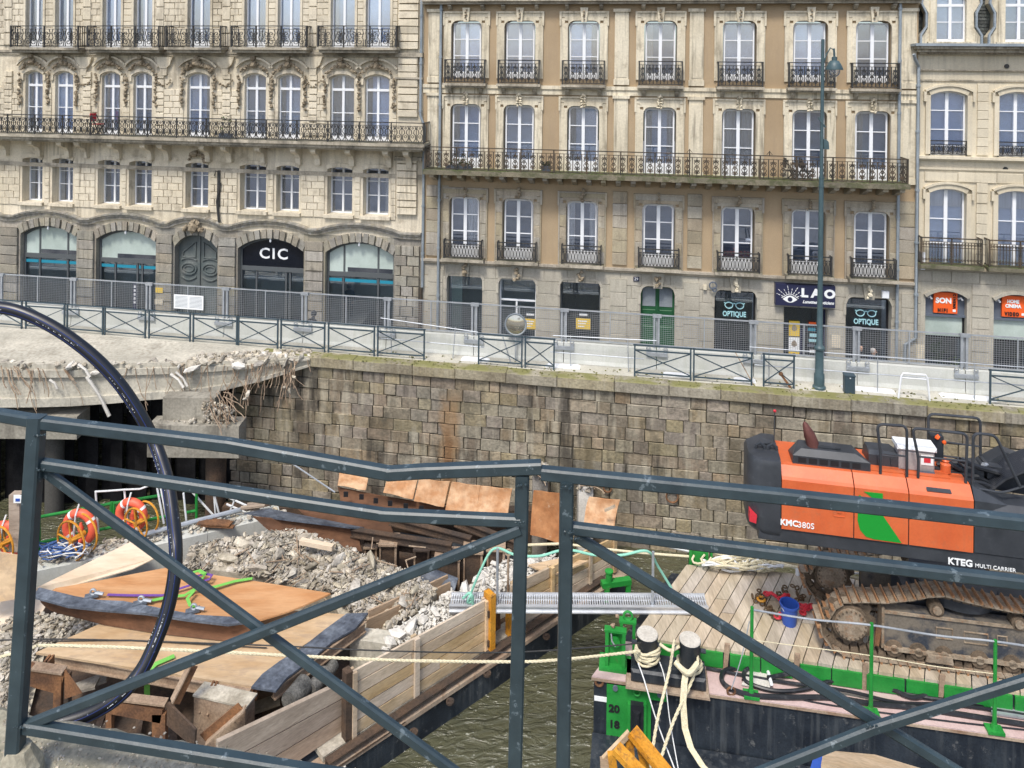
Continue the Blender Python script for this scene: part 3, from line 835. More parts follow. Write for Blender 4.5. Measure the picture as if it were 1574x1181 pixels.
# surrounds
def surround(c,zt,zb,m,storey):
    mb=MB(); e=hw
    for sg in (-1,1):
        def bx(a,b,y,z0,z1):
            mb.box(min(c+sg*a,c+sg*b),max(c+sg*a,c+sg*b),y,.02,z0,z1)
        bx(e,e+.13,-.07,zb,zt-.1)
        bx(e+.13,e+.26,-.05,zb,zt+.1)
        bx(e+.26,e+.335,-.09,zt-.20,zt+.36)          # the ear
        bx(e+.26,e+.30,-.07,zb,zt-.20)
    mb.box(c-e-.26,c+e+.26,-.05,.02,zt+.12,zt+.30)
    head_fill(mb,c-e,c+e,zt,'round',.26,-.07,.0)
    mb.box(c-e-.13,c+e+.13,-.07,.02,zt,zt+.12)
    mb.box(c-e-.26,c+e+.26,-.10,.02,zt+.30,zt+.36)
    return mb
for i,c in enumerate(C):
    surround(c,top4,bot4,M['stone_m'],4).obj('window_surround',M['stone_m'],tan)
    surround(c,top3,bot3,M['stone_m'],3).obj('window_surround',M['stone_m'],tan)
    o=surround(c,top2,bot2,M['stone_g'],2).obj('window_surround',M['stone_g'],tan)
    bl=[]
    for sg in (-1,1):
        a,b=(c-hw-.26,c-hw-.004) if sg<0 else (c+hw+.004,c+hw+.26)
        bl+=courses(a,b,bot2+.1,top2-.1,.42,2,[])
    blocks(tan,bl,-.08,.0,M['stone_g'],name='jamb_stone',limit=40,gap=.01)
    # keystones
    k=MB(); k.prism([(c-.10,top4-.06),(c+.10,top4-.06),(c+.15,top4+.5),(c-.15,top4+.5)],-.17,.02); ko=k.obj('keystone',M['stone_m'],tan)
    k=carve([(c,top4+.02),(c,top4+.42)],.06,.06,y=-.18); k.obj('keystone_carving',M['carved'],ko)
    k=MB(); 
    for j in range(5):
        z=top3-.02+j*.1
        for sg in (-1,1): k.rock((c+sg*.06,-.13,z),.07,sq=(1,.6,1.3))
    k.rock((c,-.15,top3+.42),.10); k.obj('keystone_leaf',M['stone_m'],tan)
    k=carve([(c-.05,top2+.0),(c+.03,top2+.16),(c,top2+.42)],.11,.07,y=-.15); k.obj('keystone_carving',M['carved'],tan)
    fw=2*hw-.12
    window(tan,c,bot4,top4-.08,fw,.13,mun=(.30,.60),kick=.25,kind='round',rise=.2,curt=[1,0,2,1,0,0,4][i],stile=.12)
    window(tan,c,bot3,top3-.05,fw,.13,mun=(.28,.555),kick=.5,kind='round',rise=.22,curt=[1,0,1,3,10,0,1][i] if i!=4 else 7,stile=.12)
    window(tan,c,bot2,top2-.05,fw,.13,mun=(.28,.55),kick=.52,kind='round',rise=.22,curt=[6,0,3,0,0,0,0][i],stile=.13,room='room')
    # balconies, upper floor
    d=-.32; x0,x1=c-.80,c+.80; zs,zt=zc(130.5,d),zc(93,d)
    b_=MB(); b_.box(x0-.06,x1+.06,-.42,0,zs-.10,zs); b_.box(x0,x1,-.34,0,zs-.17,zs-.10)
    for sg in (-1,1): b_.prism([(0,zs-.17),(-.26,zs-.17),(-.22,zs-.27),(-.08,zs-.42),(0,zs-.42)],c+sg*.62-.07,c+sg*.62+.07,'x')
    bo=b_.obj('balcony_slab',M['slab_l'],tan)
    railing(x0,x1,zs,zt,'medallion',.27,d,ret=.28,rp=.024,r=.0125).obj('railing',M['iron'],bo)
    # balconies, first floor
    d=-.36; x0,x1=c-.75,c+.75; zs,zt=zc(407.5,d),zc(378,d)
    b_=MB(); b_.box(x0-.1,x1+.1,-.44,-.0,zs-.12,zs)
    bo=b_.obj('balcony_slab',M['slab_l'],tan)
    railing(x0,x1,zs,zt,'oval',.52,d,ret=.32,rp=.022,r=.012).obj('railing',M['iron'],bo)
# modillions of the top cornice
mb=MB(); mb.box(sM0,sM1,-.42,.0,zc(3),zc(-1)); mb.box(sM0,sM1,-.30,.02,zc(7),zc(3)); mb.obj('cornice',M['slab_l'],tan)
for c in C:
    for sg in (-1,1):
        mb=MB(); x=c+sg*.66; mb.prism([(0,zc(8)),(-.28,zc(8)),(-.26,zc(10)),(-.12,zc(14)),(0,zc(16))],x-.07,x+.07,'x'); mb.obj('modillion',M['slab_l'],tan)
# string courses
mb=MB(); mb.box(sM0,sM1,-.10,.02,zc(138),zc(132.5)); mb.box(sM0,sM1,-.05,.02,zc(146.5),zc(138)); mb.obj('string_course',M['stone_m'],tan)
mb=MB(); mb.box(sM0,sM1,-.16,.02,zc(412),zc(408.5)); mb.box(sM0,sM1,-.10,.02,zc(415.5),zc(412)); mb.obj('string_course',M['stone_g'],tan)
# pilasters
for a,b in ((659,678),(945,966.5),(1060,1081.5),(1384.5,1408)):
    s0,s1=S(a,60),S(b,60)
    for zb,zt in ((zc(130),zc(18)),(zc(268),zc(150))):
        mb=MB(); mb.box(s0,s1,-.07,.02,zb,zt); mb.box(s0+.07,s1-.07,-.085,-.06,zb+.3,zt-.2)
        mb.box(s0-.06,s1+.06,-.13,.02,zt-.02,zt+.10); mb.box(s0-.03,s1+.03,-.10,.02,zb,zb+.22); mb.obj('pilaster',M['stone_m'],tan)
    blocks(tan,courses(s0-.02,s1+.02,zc(404),zc(292),.48,2,[]),-.075,.02,M['stone_g'],name='pilaster_block',limit=40)
blocks(tan,courses(S(678,340),S(690,340),zc(404),zc(292),.48,2,[]),-.03,.02,M['stone_g'],name='pilaster_block',limit=40)
# the long mossy balcony
d=-.85; x0,x1=S(653,260,d),S(1395.5,265,d)
zs,zt=zc(268,d),zc(231.5,d)
bal=MB(); n=60
for i in range(n):
    a,b=x0-.06+(x1-x0+.12)*i/n,x0-.06+(x1-x0+.12)*(i+1)/n
    bal.box(a,b,-.95-R.uniform(0,.02),0,zs-.17-R.uniform(0,.025),zs)
bo=bal.obj('balcony_slab',M['moss_slab'],tan)
railing(x0,x1,zs,zt,'medallion',.34,d,ret=.8,rp=.024,r=.0135).obj('railing',M['iron_rust'],bo)
k=0; x=x0+.25
while x<x1:
    mb=MB(); mb.prism([(0,zs-.17),(-.82,zs-.17),(-.82,zs-.30),(-.55,zs-.36),(-.2,zs-.5),(0,zs-.55)],x-.09,x+.09,'x'); mb.obj('corbel',M['stone_g'],tan); x+=.555
# finials and planters on the balcony
for px in (1060,1183):
    mb=MB(); x=S(px,235,d); mb.tube([(x,d,zt),(x,d,zt+.16)],.02,5); mb.tube([(x-.1,d,zt+.02),(x,d,zt+.14),(x+.1,d,zt+.02)],.015,4); mb.obj('railing_finial',M['iron_rust'],bo)
# ground floor ashlar
tr=[(a-.20,b+.20,c_-.1,d_+(.40 if rr_ else .1)) for (a,b,d_,rr_),c_ in zip(G,[zg-.1]*7)]
tr=[(a-.02,b+.02,zg-.1,d_+.02) for (a,b,d_,rr_) in G]
blocks(tan,courses(sM0+.05,sM1-.05,zg,zc(416),.50,.95,tr,minw=.12),-.035,.0,M['stone_s'],name='ashlar_block',limit=230,gap=.011)
for a,b in ((658,681),(1050,1075),(937,963),(1384,1408)):
    blocks(tan,courses(S(a,480),S(b,480),zg,zc(425),.50,2,[]),-.075,-.03,M['stone_s'],name='pilaster_block',limit=30)
for j,(s0,s1,zt,rr) in enumerate(G):
    c=(s0+s1)/2; w=s1-s0
    if rr:
        mb=MB(); head_band(mb,s0,s1,zt,'round',rr,.10,-.06,.0,20,legs=.4); mb.obj('opening_moulding',M['stone_s'],tan)
        mb=MB(); mb.prism([(c-.16,zt-.06),(c+.16,zt-.06),(c+.24,zt+.52),(c-.24,zt+.52)],-.14,.0); ko=mb.obj('keystone',M['stone_s'],tan)
        carve([(c-.06,zt-.02),(c+.06,zt+.15),(c-.06,zt+.28),(c+.04,zt+.44)],.13,.075,y=-.19).obj('keystone_carving',M['stone_m' if j>3 else 'carved'],ko)
def shop(j,fm,rows,cols_,inner,glass='shopglass',d=.3,name='shop_window'):
    s0,s1,zt,rr=G[j]; w=s1-s0
    mb=MB(); f=.06
    mb.box(s0,s0+f,d,d+.08,zg,zt); mb.box(s1-f,s1,d,d+.08,zg,zt); mb.box(s0+f,s1-f,d,d+.08,zt-f-.1,zt)
    xs=[s0+f]+[s0+u*w for u in cols_]+[s1-f]; zz=[zg]+[zt-r_ for r_ in rows]+[zt-f-.1]
    for x in xs[1:-1]: mb.box(x-.035,x+.035,d,d+.07,zg,zz[-2] if rows else zt-f-.1)
    for z in zz[1:-1]: mb.box(s0+f,s1-f,d-.01,d+.075,z-.03,z+.03)
    fo=mb.obj(name,M[fm],tan)
    if rows:
        m2=MB(); m2.box(s0+f,s1-f,d+.03,d+.04,zz[-2]+.03,zt-f-.1); m2.obj('pane',M[glass],fo)
    for a,b in zip(xs,xs[1:]):
        m2=MB(); m2.box(a+.02,b-.02,d+.03,d+.04,zg+.1,(zz[-2] if rows else zt-f)-.1); m2.obj('pane',M[glass],fo)
    m2=MB(); m2.box(s0,s1,d+.75,d+.8,zg,zt); m2.obj('shop_interior',M[inner],fo)
    return fo
f0=shop(0,'darkframe',(),(),'shopgrey')
m2=MB(); s0,s1,zt,_=G[0]; m2.box(s0+.08,s0+.5,.55,.58,zg,zt-.15); m2.obj('frosted_panel',M['frosted'],f0)
f1=shop(1,'white',(.95,),(.46,),'shopgrey',name='shop_door')
f2=shop(2,'darkframe',(),(),'shopdark')
for fo,px in ((f1,815),(f2,896.5)):
    m2=MB(); x=S(px,490,.28); m2.box(x-.28,x+.28,.275,.283,Z(px,506,.28),Z(px,490,.28)); q=m2.obj('shop_poster',M['yellow_print'],fo); q['label']='yellow window poster with white lines'
    for t_ in range(3):
        m3=MB(); z=Z(px,494+4*t_,.27); m3.box(x-.2,x+.15-.05*t_,.268,.273,z-.02,z+.02); m3.obj('poster_line',M['paper'],q)
    m3=MB(); z=Z(px,484,.27); m3.box(x-.16,x+.16,.268,.273,z-.035,z+.035); m3.obj('window_lettering',M['paper'],fo)
# green double door
s0,s1,zt,_=G[3]; c=(s0+s1)/2; w=s1-s0
mb=MB(); mb.box(s0,s1,.25,.33,zg,zt); gd=mb.obj('door',M['door_green'],tan)
for sg in (-1,1):
    cc=c+sg*w*.25
    for a,b in ((zt-.85,zt-.12),):
        m2=MB(); m2.box(cc-w*.19,cc+w*.19,.235,.249,a,b); m2.obj('pane',M['shopgrey'],gd)
    for a,b in ((zt-1.5,zt-.98),(zt-2.9,zt-1.62)):
        m2=MB(); m2.bbox(cc-w*.19,cc+w*.19,.225,.25,a,b,.02); m2.obj('door_panel',M['door_green'],gd)
m2=MB(); m2.box(c-.03,c+.03,.215,.25,zg,zt-.1); m2.obj('door_edge',M['door_green'],gd)
# opticians' windows
for j in (4,6):
    fo=shop(j,'black',(),(),'shopdark',glass='shopglass')
    s0,s1,zt,_=G[j]; c=(s0+s1)/2
    px=(1131,0,1335.5)[j-4]
    yy=(470,0,482)[j-4]
    zq=Z(px,yy,.27)
    m2=MB(); rw=.30
    for sg in (-1,1):
        pts=[]
        for k_ in range(14):
            a=2*math.pi*k_/14; pts.append((c+sg*.20+.145*math.cos(a)*(1.06 if math.sin(a)>0 else .95),.27,zq+.115*math.sin(a)))
        m2.tube(pts,.022,4,closed=True)
        m2.tube([(c+sg*.34,.27,zq+.07),(c+sg*.38,.27,zq+.10)],.024,4)
    m2.tube([(c-.07,.27,zq+.05),(c,.27,zq+.08),(c+.07,.27,zq+.05)],.022,4)
    m2.obj('glasses_emblem',M['lightblue'],fo)
    textobj('OPTIQUE',.27,M['lightblue'],fo,(c,.27,Z(px,yy+13.5,.27)),bold=.008,sx_=.76)
# the doorway under the sign
fo=shop(5,'navy',(.95,),(.45,),'shopdark',name='shop_door')
for px,y0_,y1_,mm in ((1221,493.5,517,'yellow_print'),(1221,518.5,540,'paper'),(1221,541,556,'yellow_print')):
    m2=MB(); x=S(px,510,.25); m2.box(x-.19,x+.19,.26,.27,Z(px,y1_,.27),Z(px,y0_,.27)); q=m2.obj('shop_poster',M[mm],fo)
    m3=MB(); z=(Z(px,y1_,.27)+Z(px,y0_,.27))/2; m3.lathe([(.0,-.1),(.09,-.06),(.1,.02),(.06,.12),(0,.15)],8,(0,0,0)); 
    m3.v=[(x+a,.255+b*.03,z+c2) for a,b,c2 in m3.v]; m3.obj('poster_figure',M['carved'],q)
for px,py,mm in ((1248,507,'teal'),(1250,516,'lightblue'),(1249,524,'lightblue'),(1247,532,'slategrey'),(1250,541,'paper'),(1249,498,'orange_sign')):
    m2=MB(); x=S(px,py,.25); z=Z(px,py,.25); m2.box(x-.13,x+.13,.26,.27,z-.05,z+.06); m2.obj('window_sticker',M[mm],fo)
# navy sign board with eye emblem
d=-.28
s0,s1=S(1192,455,d),S(1284,455,d); z1_=Z(1238,438.5,d); z0_=Z(1238,471.5,d)
mb=MB(); mb.box(s0,s1,d,-.04,z0_,z1_); sg_=mb.obj('shop_sign',M['navy'],tan); sg_['label']='navy sign board with white eye emblem and lettering'
h=z1_-z0_; ex_=s0+(s1-s0)*.245; ez=z0_+h*.30
m2=MB()
top=[(ex_-.26+.52*t/10,ez+.14*math.sin(math.pi*t/10)) for t in range(11)]; bot=[(ex_+.26-.52*t/10,ez-.12*math.sin(math.pi*t/10)) for t in range(1,10)]
m2.prism(top+bot,d-.012,d-.001); eo=m2.obj('eye_emblem',M['paper'],sg_)
m3=MB(); m3.tube([(ex_,d-.02,ez),(ex_,d-.012,ez)],.085,14); m3.obj('eye_pupil',M['navy'],sg_)
m3=MB(); m3.tube([(ex_-.30,d-.012,ez+.05)]+[(x,d-.012,z+.055) for x,z in top[1:-1]]+[(ex_+.30,d-.012,ez+.05)],.012,4)
for k_ in range(8):
    a=math.pi*(.14+.72*k_/7); r1=(.52,.44,.60,.44,.62,.44,.60,.50)[k_]
    for q0,q1 in ((.24,.33),(.37,.44),(.47,.55)):
        if q0<r1: m3.tube([(ex_+math.cos(a)*q0*1.05,d-.012,ez+.0+math.sin(a)*q0*.92),(ex_+math.cos(a)*min(q1,r1)*1.05,d-.012,ez+math.sin(a)*min(q1,r1)*.92)],.0125,4)
m3.obj('eyelash_emblem',M['paper'],sg_)
textobj('L A O',.42,M['paper'],sg_,(s0+(s1-s0)*.715,d-.01,z0_+h*.62),bold=.022,sx_=1.12)
textobj('Lunettes Opticiens',.155,M['paper'],sg_,(s0+(s1-s0)*.715,d-.01,z0_+h*.22),sx_=.92,shear=.35,bold=.004)
# small fittings on the shop storey
mb=MB(); x=S(978,428); mb.box(x-.11,x+.11,-.07,-.05,Z(978,432),Z(978,425)); hn=mb.obj('house_number_plate',M['navy'],tan)
textobj('29',.15,M['paper'],hn,(x,-.075,Z(978,428.5)))
mb=MB(); x=S(1083,440); mb.box(x-.06,x+.06,-.16,-.05,Z(1083,444),Z(1083,437)); mb.obj('junction_box',M['stone_m'],tan)
mb=MB(); x=S(1095,438); mb.torus((x,-.2,Z(1095,437)),.13,.03,12,5); mb.torus((x+.05,-.2,Z(1095,443)),.07,.03,10,5); mb.tube([(x,-.2,Z(1095,437)+.12),(x,-.04,Z(1095,437)+.1)],.02,4); mb.obj('hanging_emblem',M['slategrey'],tan)
mb=MB(); x=S(1359,450); mb.bbox(x-.12,x+.12,-.2,-.04,Z(1359,457),Z(1359,446),.02); mb.obj('alarm_box',M['white'],tan)
mb=MB(); x=S(1284.5,520); mb.box(x-.15,x+.15,-.06,-.04,Z(1284,534),Z(1284,514)); mb.obj('notice_plate',M['stone_l'],tan)
drain(tan,S(679.5,0),Z_STREET,zTopM)
drain(tan,S(1382,0),Z_STREET,zTopM)
mb=MB(); x=S(655,300); mb.box(S(651,300),S(657.5,300),-.03,.02,zg,zTopM); mb.obj('party_wall_strip',M['plaster'],tan)

# ================================================================ the low cream building
rb=thing('mansard_building','low cream stone house with slate roof and arched stone dormers','building',tuple(FB.O),RZ)
sR0,sR1=sM1+.004,S(1800,200)
pitchR=S(1563.5,200)-S(1457.5,200)
cR=S(1457.5,180); CR=[cR,cR+pitchR,cR+2*pitchR]
zcr=lambda y,d=0.: Z(1457,y,d)
zcor=zcr(76)
ops=[]
for c in CR: ops+=[(c-.62,c+.62,zcr(239),zcr(140)),(c-.62,c+.62,zcr(409),zcr(290)),(c-.70,c+.70,zg-.1,zcr(447))]
mb=MB(); wall_grid(mb,sR0,sR1,zcr(412),zcor,ops,0,WT)
for c in CR: head_fill(mb,c-.62,c+.62,zcr(140),'arch',.16,.0,WT-.02); head_fill(mb,c-.62,c+.62,zcr(290),'arch',.16,.0,WT-.02)
mb.obj('upper_wall',M['stone_r'],rb)
mb=MB(); wall_grid(mb,sR0,sR1,zg-.2,zcr(412)-.002,ops,0,WT)
for c in CR: head_fill(mb,c-.70,c+.70,zcr(447),'arch',.25,.0,WT-.02)
mb.obj('ground_floor_wall',M['stone_s'],rb)
mb=MB()
mb.box(sR0-.3,sR1,-.62,.3,zcr(72),zcr(68)); mb.obj('gutter',M['zinc'],rb)
mb=MB(); mb.box(sR0-.2,sR1,-.52,.02,zcr(76),zcr(72.2)); mb.box(sR0-.1,sR1,-.36,.02,zcr(81),zcr(76)); mb.box(sR0,sR1,-.2,.02,zcr(84),zcr(81)); mb.box(sR0,sR1,-.10,.02,zcr(109),zcr(107)); mb.box(sR0,sR1,-.05,.02,zcr(125),zcr(122.5))
mb.obj('cornice',M['slab_l'],rb)
mb=MB(); mb.box(sR0,sR1,-.22,.02,zcr(244),zcr(240)); mb.box(sR0,sR1,-.10,.02,zcr(247),zcr(244)); mb.box(sR0,sR1,-.06,.02,zcr(261),zcr(258)); mb.obj('string_course',M['stone_r'],rb)
mb=MB(); mb.box(sR0,sR1,-.30,.02,zcr(412),zcr(408)); mb.box(sR0,sR1,-.16,.02,zcr(416),zcr(412)); mb.obj('string_course',M['stone_g'],rb)
tr=[(c-.95,c+.95,zcr(239),zcr(118)) for c in CR]+[(c-.95,c+.95,zcr(409),zcr(272)) for c in CR]
blocks(rb,courses(sR0+.25,sR1,zcr(238),zcr(128),.33,1.2,tr,minw=.1),-.05,.02,M['stone_r'],name='ashlar_block',limit=60)
blocks(rb,courses(sR0+.25,sR1,zcr(405),zcr(264),.36,1.2,tr,minw=.1),-.05,.02,M['stone_r'],name='ashlar_block',limit=60)
blocks(rb,courses(sR0+.05,sR1,zg,zcr(417),.42,.8,[(c-.85,c+.85,zg-.1,zcr(438)) for c in CR],minw=.1),-.035,.0,M['stone_s'],name='ashlar_block',limit=120,gap=.011)
for i,c in enumerate(CR):
    for zt,zb in ((zcr(140),zcr(239)),(zcr(290),zcr(408))):
        mb=MB(); head_band(mb,c-.62,c+.62,zt,'arch',.16,.16,-.08,.0,12,legs=(zt-zb)-.2); head_band(mb,c-.78,c+.78,zt+.17,'arch',.2,.08,-.13,-.0,12,legs=.35)
        mb.obj('window_surround',M['stone_r'],rb)
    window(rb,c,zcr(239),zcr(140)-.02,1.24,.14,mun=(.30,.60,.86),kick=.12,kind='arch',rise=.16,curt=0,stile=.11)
    railing(c-.62,c+.62,zcr(239),zcr(216),'scroll',.31,-.02,rp=.02,r=.012).obj('railing',M['iron'],rb)
    w_=window(rb,c,zcr(408),zcr(290)-.02,1.24,.14,mun=(.40,.72),kick=.05,kind='arch',rise=.16,curt=0,stile=.12)
    mb=MB(); mb.box(c-.5,c+.5,.26,.28,zcr(345)-zcr(408)*0,zcr(294)); 
    mb=MB(); mb.box(-.55,.55,.045,.055,2.1,zcr(290)-zcr(408)-.1); mb.obj('roller_blind',M['curtain'],w_)
    d=-.42; zs,zt=zcr(408,d),zcr(366,d)
    x0=S((1416.7,1521,1628)[i],385,d); x1=x0+2.0
    m2=MB(); m2.box(x0-.05,x1+.05,-.5,0,zs-.13,zs); bo=m2.obj('balcony_slab',M['moss_slab'],rb)
    railing(x0,x1,zs,zt,'picket',.55,d,ret=.38,rp=.02,r=.011).obj('railing',M['iron_rust'],bo)
    # shopfront
    zt=zcr(447)
    mb=MB(); head_band(mb,c-.70,c+.70,zt,'arch',.25,.12,-.10,.0,14); mb.obj('opening_moulding',M['stone_s'],rb)
    mb=MB(); zp=Z((1453,1560,1660)[i],(483,489,495)[i],.2)
    mb.box(c-.70,c+.70,.2,.28,zp,zt); mb.box(c-.7,c+.7,.12,.3,zp-.08,zp); fo=mb.obj('shopfront_panel',M['slategrey'],rb)
    m2=MB(); m2.box(c-.38,c+.42,.10,.18,zp+.06,zt-.10); so=m2.obj('sign_board',M['orange_sign'],fo)
    if i<2: so['label']=('orange SON HIFI sign board','orange HOME CINEMA VIDEO sign board')[i]
    hh=zt-.10-zp-.06; zb_=zp+.06
    if i==0:
        textobj('SON',.26,M['paper'],so,(c-.05,.09,zb_+hh*.6),bold=.012)
        textobj('HIFI',.17,M['black'],so,(c-.08,.09,zb_+hh*.13),bold=.012,space=1.5,sx_=.8)
        for t_,ch in enumerate('CINEMA'): textobj(ch,.12,M['black'],so,(c+.31,.09,zb_+hh*(.90-.12*t_)),rot=(math.pi/2,math.pi/2,0),bold=.006)
    elif i==1:
        textobj('HOME\nCINEMA',.165,M['paper'],so,(c-.02,.09,zb_+hh*.62),bold=.008,sx_=.85)
        textobj('VIDEO',.17,M['black'],so,(c-.06,.09,zb_+hh*.13),bold=.012,space=1.35,sx_=.75)
    m3=MB(); m3.box(c+.26,c+.36,.085,.10,zb_+hh*.09,zb_+hh*.20); m3.obj('white_square',M['paper'],so)
    for sg in (-1,1):
        m3=MB(); m3.tube([(c+sg*.52-.05,.15,zt-.32),(c+sg*.52,.05,zt-.26),(c+sg*.52+.05,.05,zt-.34)],.035,6); m3.obj('spotlight',M['white'],fo)
    m2=MB(); m2.box(c-.70,c-.64,.2,.28,zg,zp-.08); m2.box(c+.64,c+.70,.2,.28,zg,zp-.08); m2.box(c-.64,c+.64,.22,.27,zp-.86,zp-.80); fo2=m2.obj('shop_window',M['black'],rb)
    m2=MB(); m2.box(c-.64,c+.64,.24,.25,zp-.80,zp-.08); m2.obj('frosted_pane',M['frosted'],fo2)
    m2=MB(); m2.box(c-.64,c+.64,.24,.25,zg,zp-.86); m2.obj('pane',M['shopglass'],fo2)
    m2=MB(); m2.box(c-.7,c+.7,.9,.95,zg,zp); m2.obj('shop_interior',M['shopdark'],fo2)
# mansard: slates
ztop=zcr(-110)
mb=MB(); mb.box(sR0,sR1,.55,.7,zcor,ztop); mb.obj('roof',M['slate'],rb)
mb=MB(); z=zcr(67)
k=0
while z<zcr(-20):
    x=sR0+.1+(.09 if k%2 else 0)
    while x<S(1640,20):
        if not any(abs(x+.03-c)<.70 for c in CR): mb.prism([(.55,z),(.505,z),(.54,z+.17),(.55,z+.17)],x,x+.172,'x')
        x+=.18
    z+=.125; k+=1
tag(mb.obj('roof_slates',M['slate'],rb),kind='stuff')
for i,c in enumerate(CR):
    mb=MB(); zb,zt=zcr(67),zcr(-16)
    c2=c+.06
    mb.box(c2-.72,c2-.50,-.05,.6,zb,zt); mb.box(c2+.50,c2+.72,-.05,.6,zb,zt); mb.box(c2-.72,c2+.72,-.05,.6,zt,zt+.5); mb.box(c2-.8,c2+.8,-.12,.6,zb-.0,zb+.06)
    head_fill(mb,c2-.5,c2+.5,zt,'arch',.4,-.05,.5)
    for sg in (-1,1):
        pts=[(c2+sg*.72,zb),(c2+sg*.98,zb),(c2+sg*.98,zb+.25),(c2+sg*.78,zb+.55),(c2+sg*.76,zb+1.1),(c2+sg*.95,zb+1.45),(c2+sg*.9,zb+1.8),(c2+sg*.72,zb+1.9)]
        mb.prism(pts,.0,.5)
    mb.obj('dormer',M['stone_m'],rb)
    for sg in (-1,1): m2=MB(); m2.tube([(c2+sg*q_,-.02,z_) for q_,z_ in ((1.02,zb),(1.02,zb+.3),(.84,zb+.6),(.84,zb+1.1),(1.0,zb+1.45),(.96,zb+1.9))],.05,5); m2.obj('dormer_flashing',M['zinc'],rb)
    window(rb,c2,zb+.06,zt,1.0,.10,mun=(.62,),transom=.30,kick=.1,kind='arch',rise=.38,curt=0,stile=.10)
# rainwater pipes
mb=MB(); yq=-.14
xa,xb=S(1400,88,yq),S(1412,110,yq)
mb.tube([(xa,-.45,Z(1400,84)),(xa+.05,-.4,Z(1400,90)),(xb,yq,Z(1412,103)),(xb,yq,Z(1410,518)),(xb-.35,yq,Z(1398,528)),(xb-.37,yq,Z_STREET)],.06,8)
for y in (130,200,290,370,450): mb.tube([(xb,yq,Z(1411,y)),(xb,yq,Z(1411,y)-.08)],.085,8)
mb.obj('drainpipe',M['zinc'],rb,smooth=True)
mb=MB(); x=S(1413.5,400); mb.box(x-.04,x+.10,-.26,-.08,Z(1413,412),Z(1413,386)); mb.obj('cable_box',M['white'],rb)
for px,py in ((1547,102),(1545,260)):
    mb=MB(); mb.lathe([(.08,-.02),(.08,.02)],10,(0,0,0)); mb.v=[(S(px,py)+a,-.03+c_,Z(px,py)+b) for a,b,c_ in mb.v]; mb.obj('anchor_plate',M['iron'],rb)
# red brick vent on the wall strip of the neighbouring shop storey
for px,py,w_,h_ in ((1412,540,.35,.5),):
    mb=MB(); x=S(px,py); z=Z(px,py); mb.box(x-w_/2,x+w_/2,-.06,-.03,z-h_/2,z+h_/2); mb.obj('repair_patch',M['stone_m'],rb)

# ---------------------------------------------------------------- balcony things
M['redcloth']=mat('red_plastic',(.45,.02,.03),rough=.5,bump=0,fine=.05)
M['leafd']=mat('dark_leaves',(.05,.085,.03),(.10,.14,.05),6,rough=.7,fine=.2,bump=0,rnd=.3)
def plantbox(label,px,py,d,w_,h_,name='planter',cat='planter',m='leafd',n=70):
    s_=S(px,py,d); z=Z(px,py,d); t=thing(name,label,cat,FB.W(s_,d,z),RZ)
    mb=MB(); mb.prism([(-w_/2,0),(w_/2,0),(w_/2+.02,.2),(-w_/2-.02,.2)],-.1,.1); mb.obj('trough',M['slategrey'],t)
    mb=MB()
    for i in range(n):
        c=Vector((R.uniform(-w_/2,w_/2),R.uniform(-.12,.12),.2+R.uniform(0,h_))); u=Vector((R.uniform(-1,1),R.uniform(-1,1),R.uniform(-.3,1))).normalized()*.07; v=u.cross(Vector((.3,.5,.8))).normalized()*.03
        mb.add([c-u,c+v,c+u,c-v],[(0,1,2,3)])
    mb.obj('leaves',M[m],t)['kind']='stuff'
plantbox('low green planter at the near end of the long mossy balcony',703,262,-.55,.9,.22)
plantbox('second low planter behind the mossy balcony railing',716,263,-.5,.5,.15)
plantbox('tall dark shrub on the bank balcony past the central window',347,213,-.6,.5,.75)
plantbox('small plant on the mossy balcony before the green shutters',840,263,-.6,.3,.15)
def folding(label,px,py,d,name,cat,m,k=1.):
    t=thing(name,label,cat,FB.W(S(px,py,d),d,Z(px,py,d)),RZ)
    for sg in (-1,1):
        mb=MB(); mb.bar((-.2*k,sg*.17,0),(.22*k,sg*.17,.45*k),.03); mb.bar((.2*k,sg*.16,0),(-.2*k,sg*.16,.85*k),.03); mb.obj('leg_frame',M['iron'],t)
    mb=MB(); mb.box(-.2*k,.2*k,-.18,.18,.43*k,.46*k); mb.obj('seat',M[m],t)
    mb=MB(); mb.box(-.24*k,-.20*k,-.18,.18,.55*k,.9*k); mb.obj('backrest',M[m],t)
folding('red folding chair on the bank balcony between two windows',150,207,-.5,'folding_chair','chair','redcloth')
folding('black folding chair on the mossy balcony left of the lamp post',1216,281,-.5,'folding_chair','chair','iron')
folding('black folding chair beside the small table on the mossy balcony',1240,282,-.5,'folding_chair','chair','iron')
t=thing('balcony_table','small round black table between the two folding chairs','table',FB.W(S(1229,281,-.5),-.5,Z(1229,281,-.5)),RZ)
mb=MB(); mb.lathe([(.28,.68),(.28,.71)],16); mb.obj('table_top',M['iron'],t)
mb=MB(); mb.bar((-.2,0,0),(.2,0,.68),.03); mb.bar((.2,0,0),(-.2,0,.68),.03); mb.obj('leg_frame',M['iron'],t)
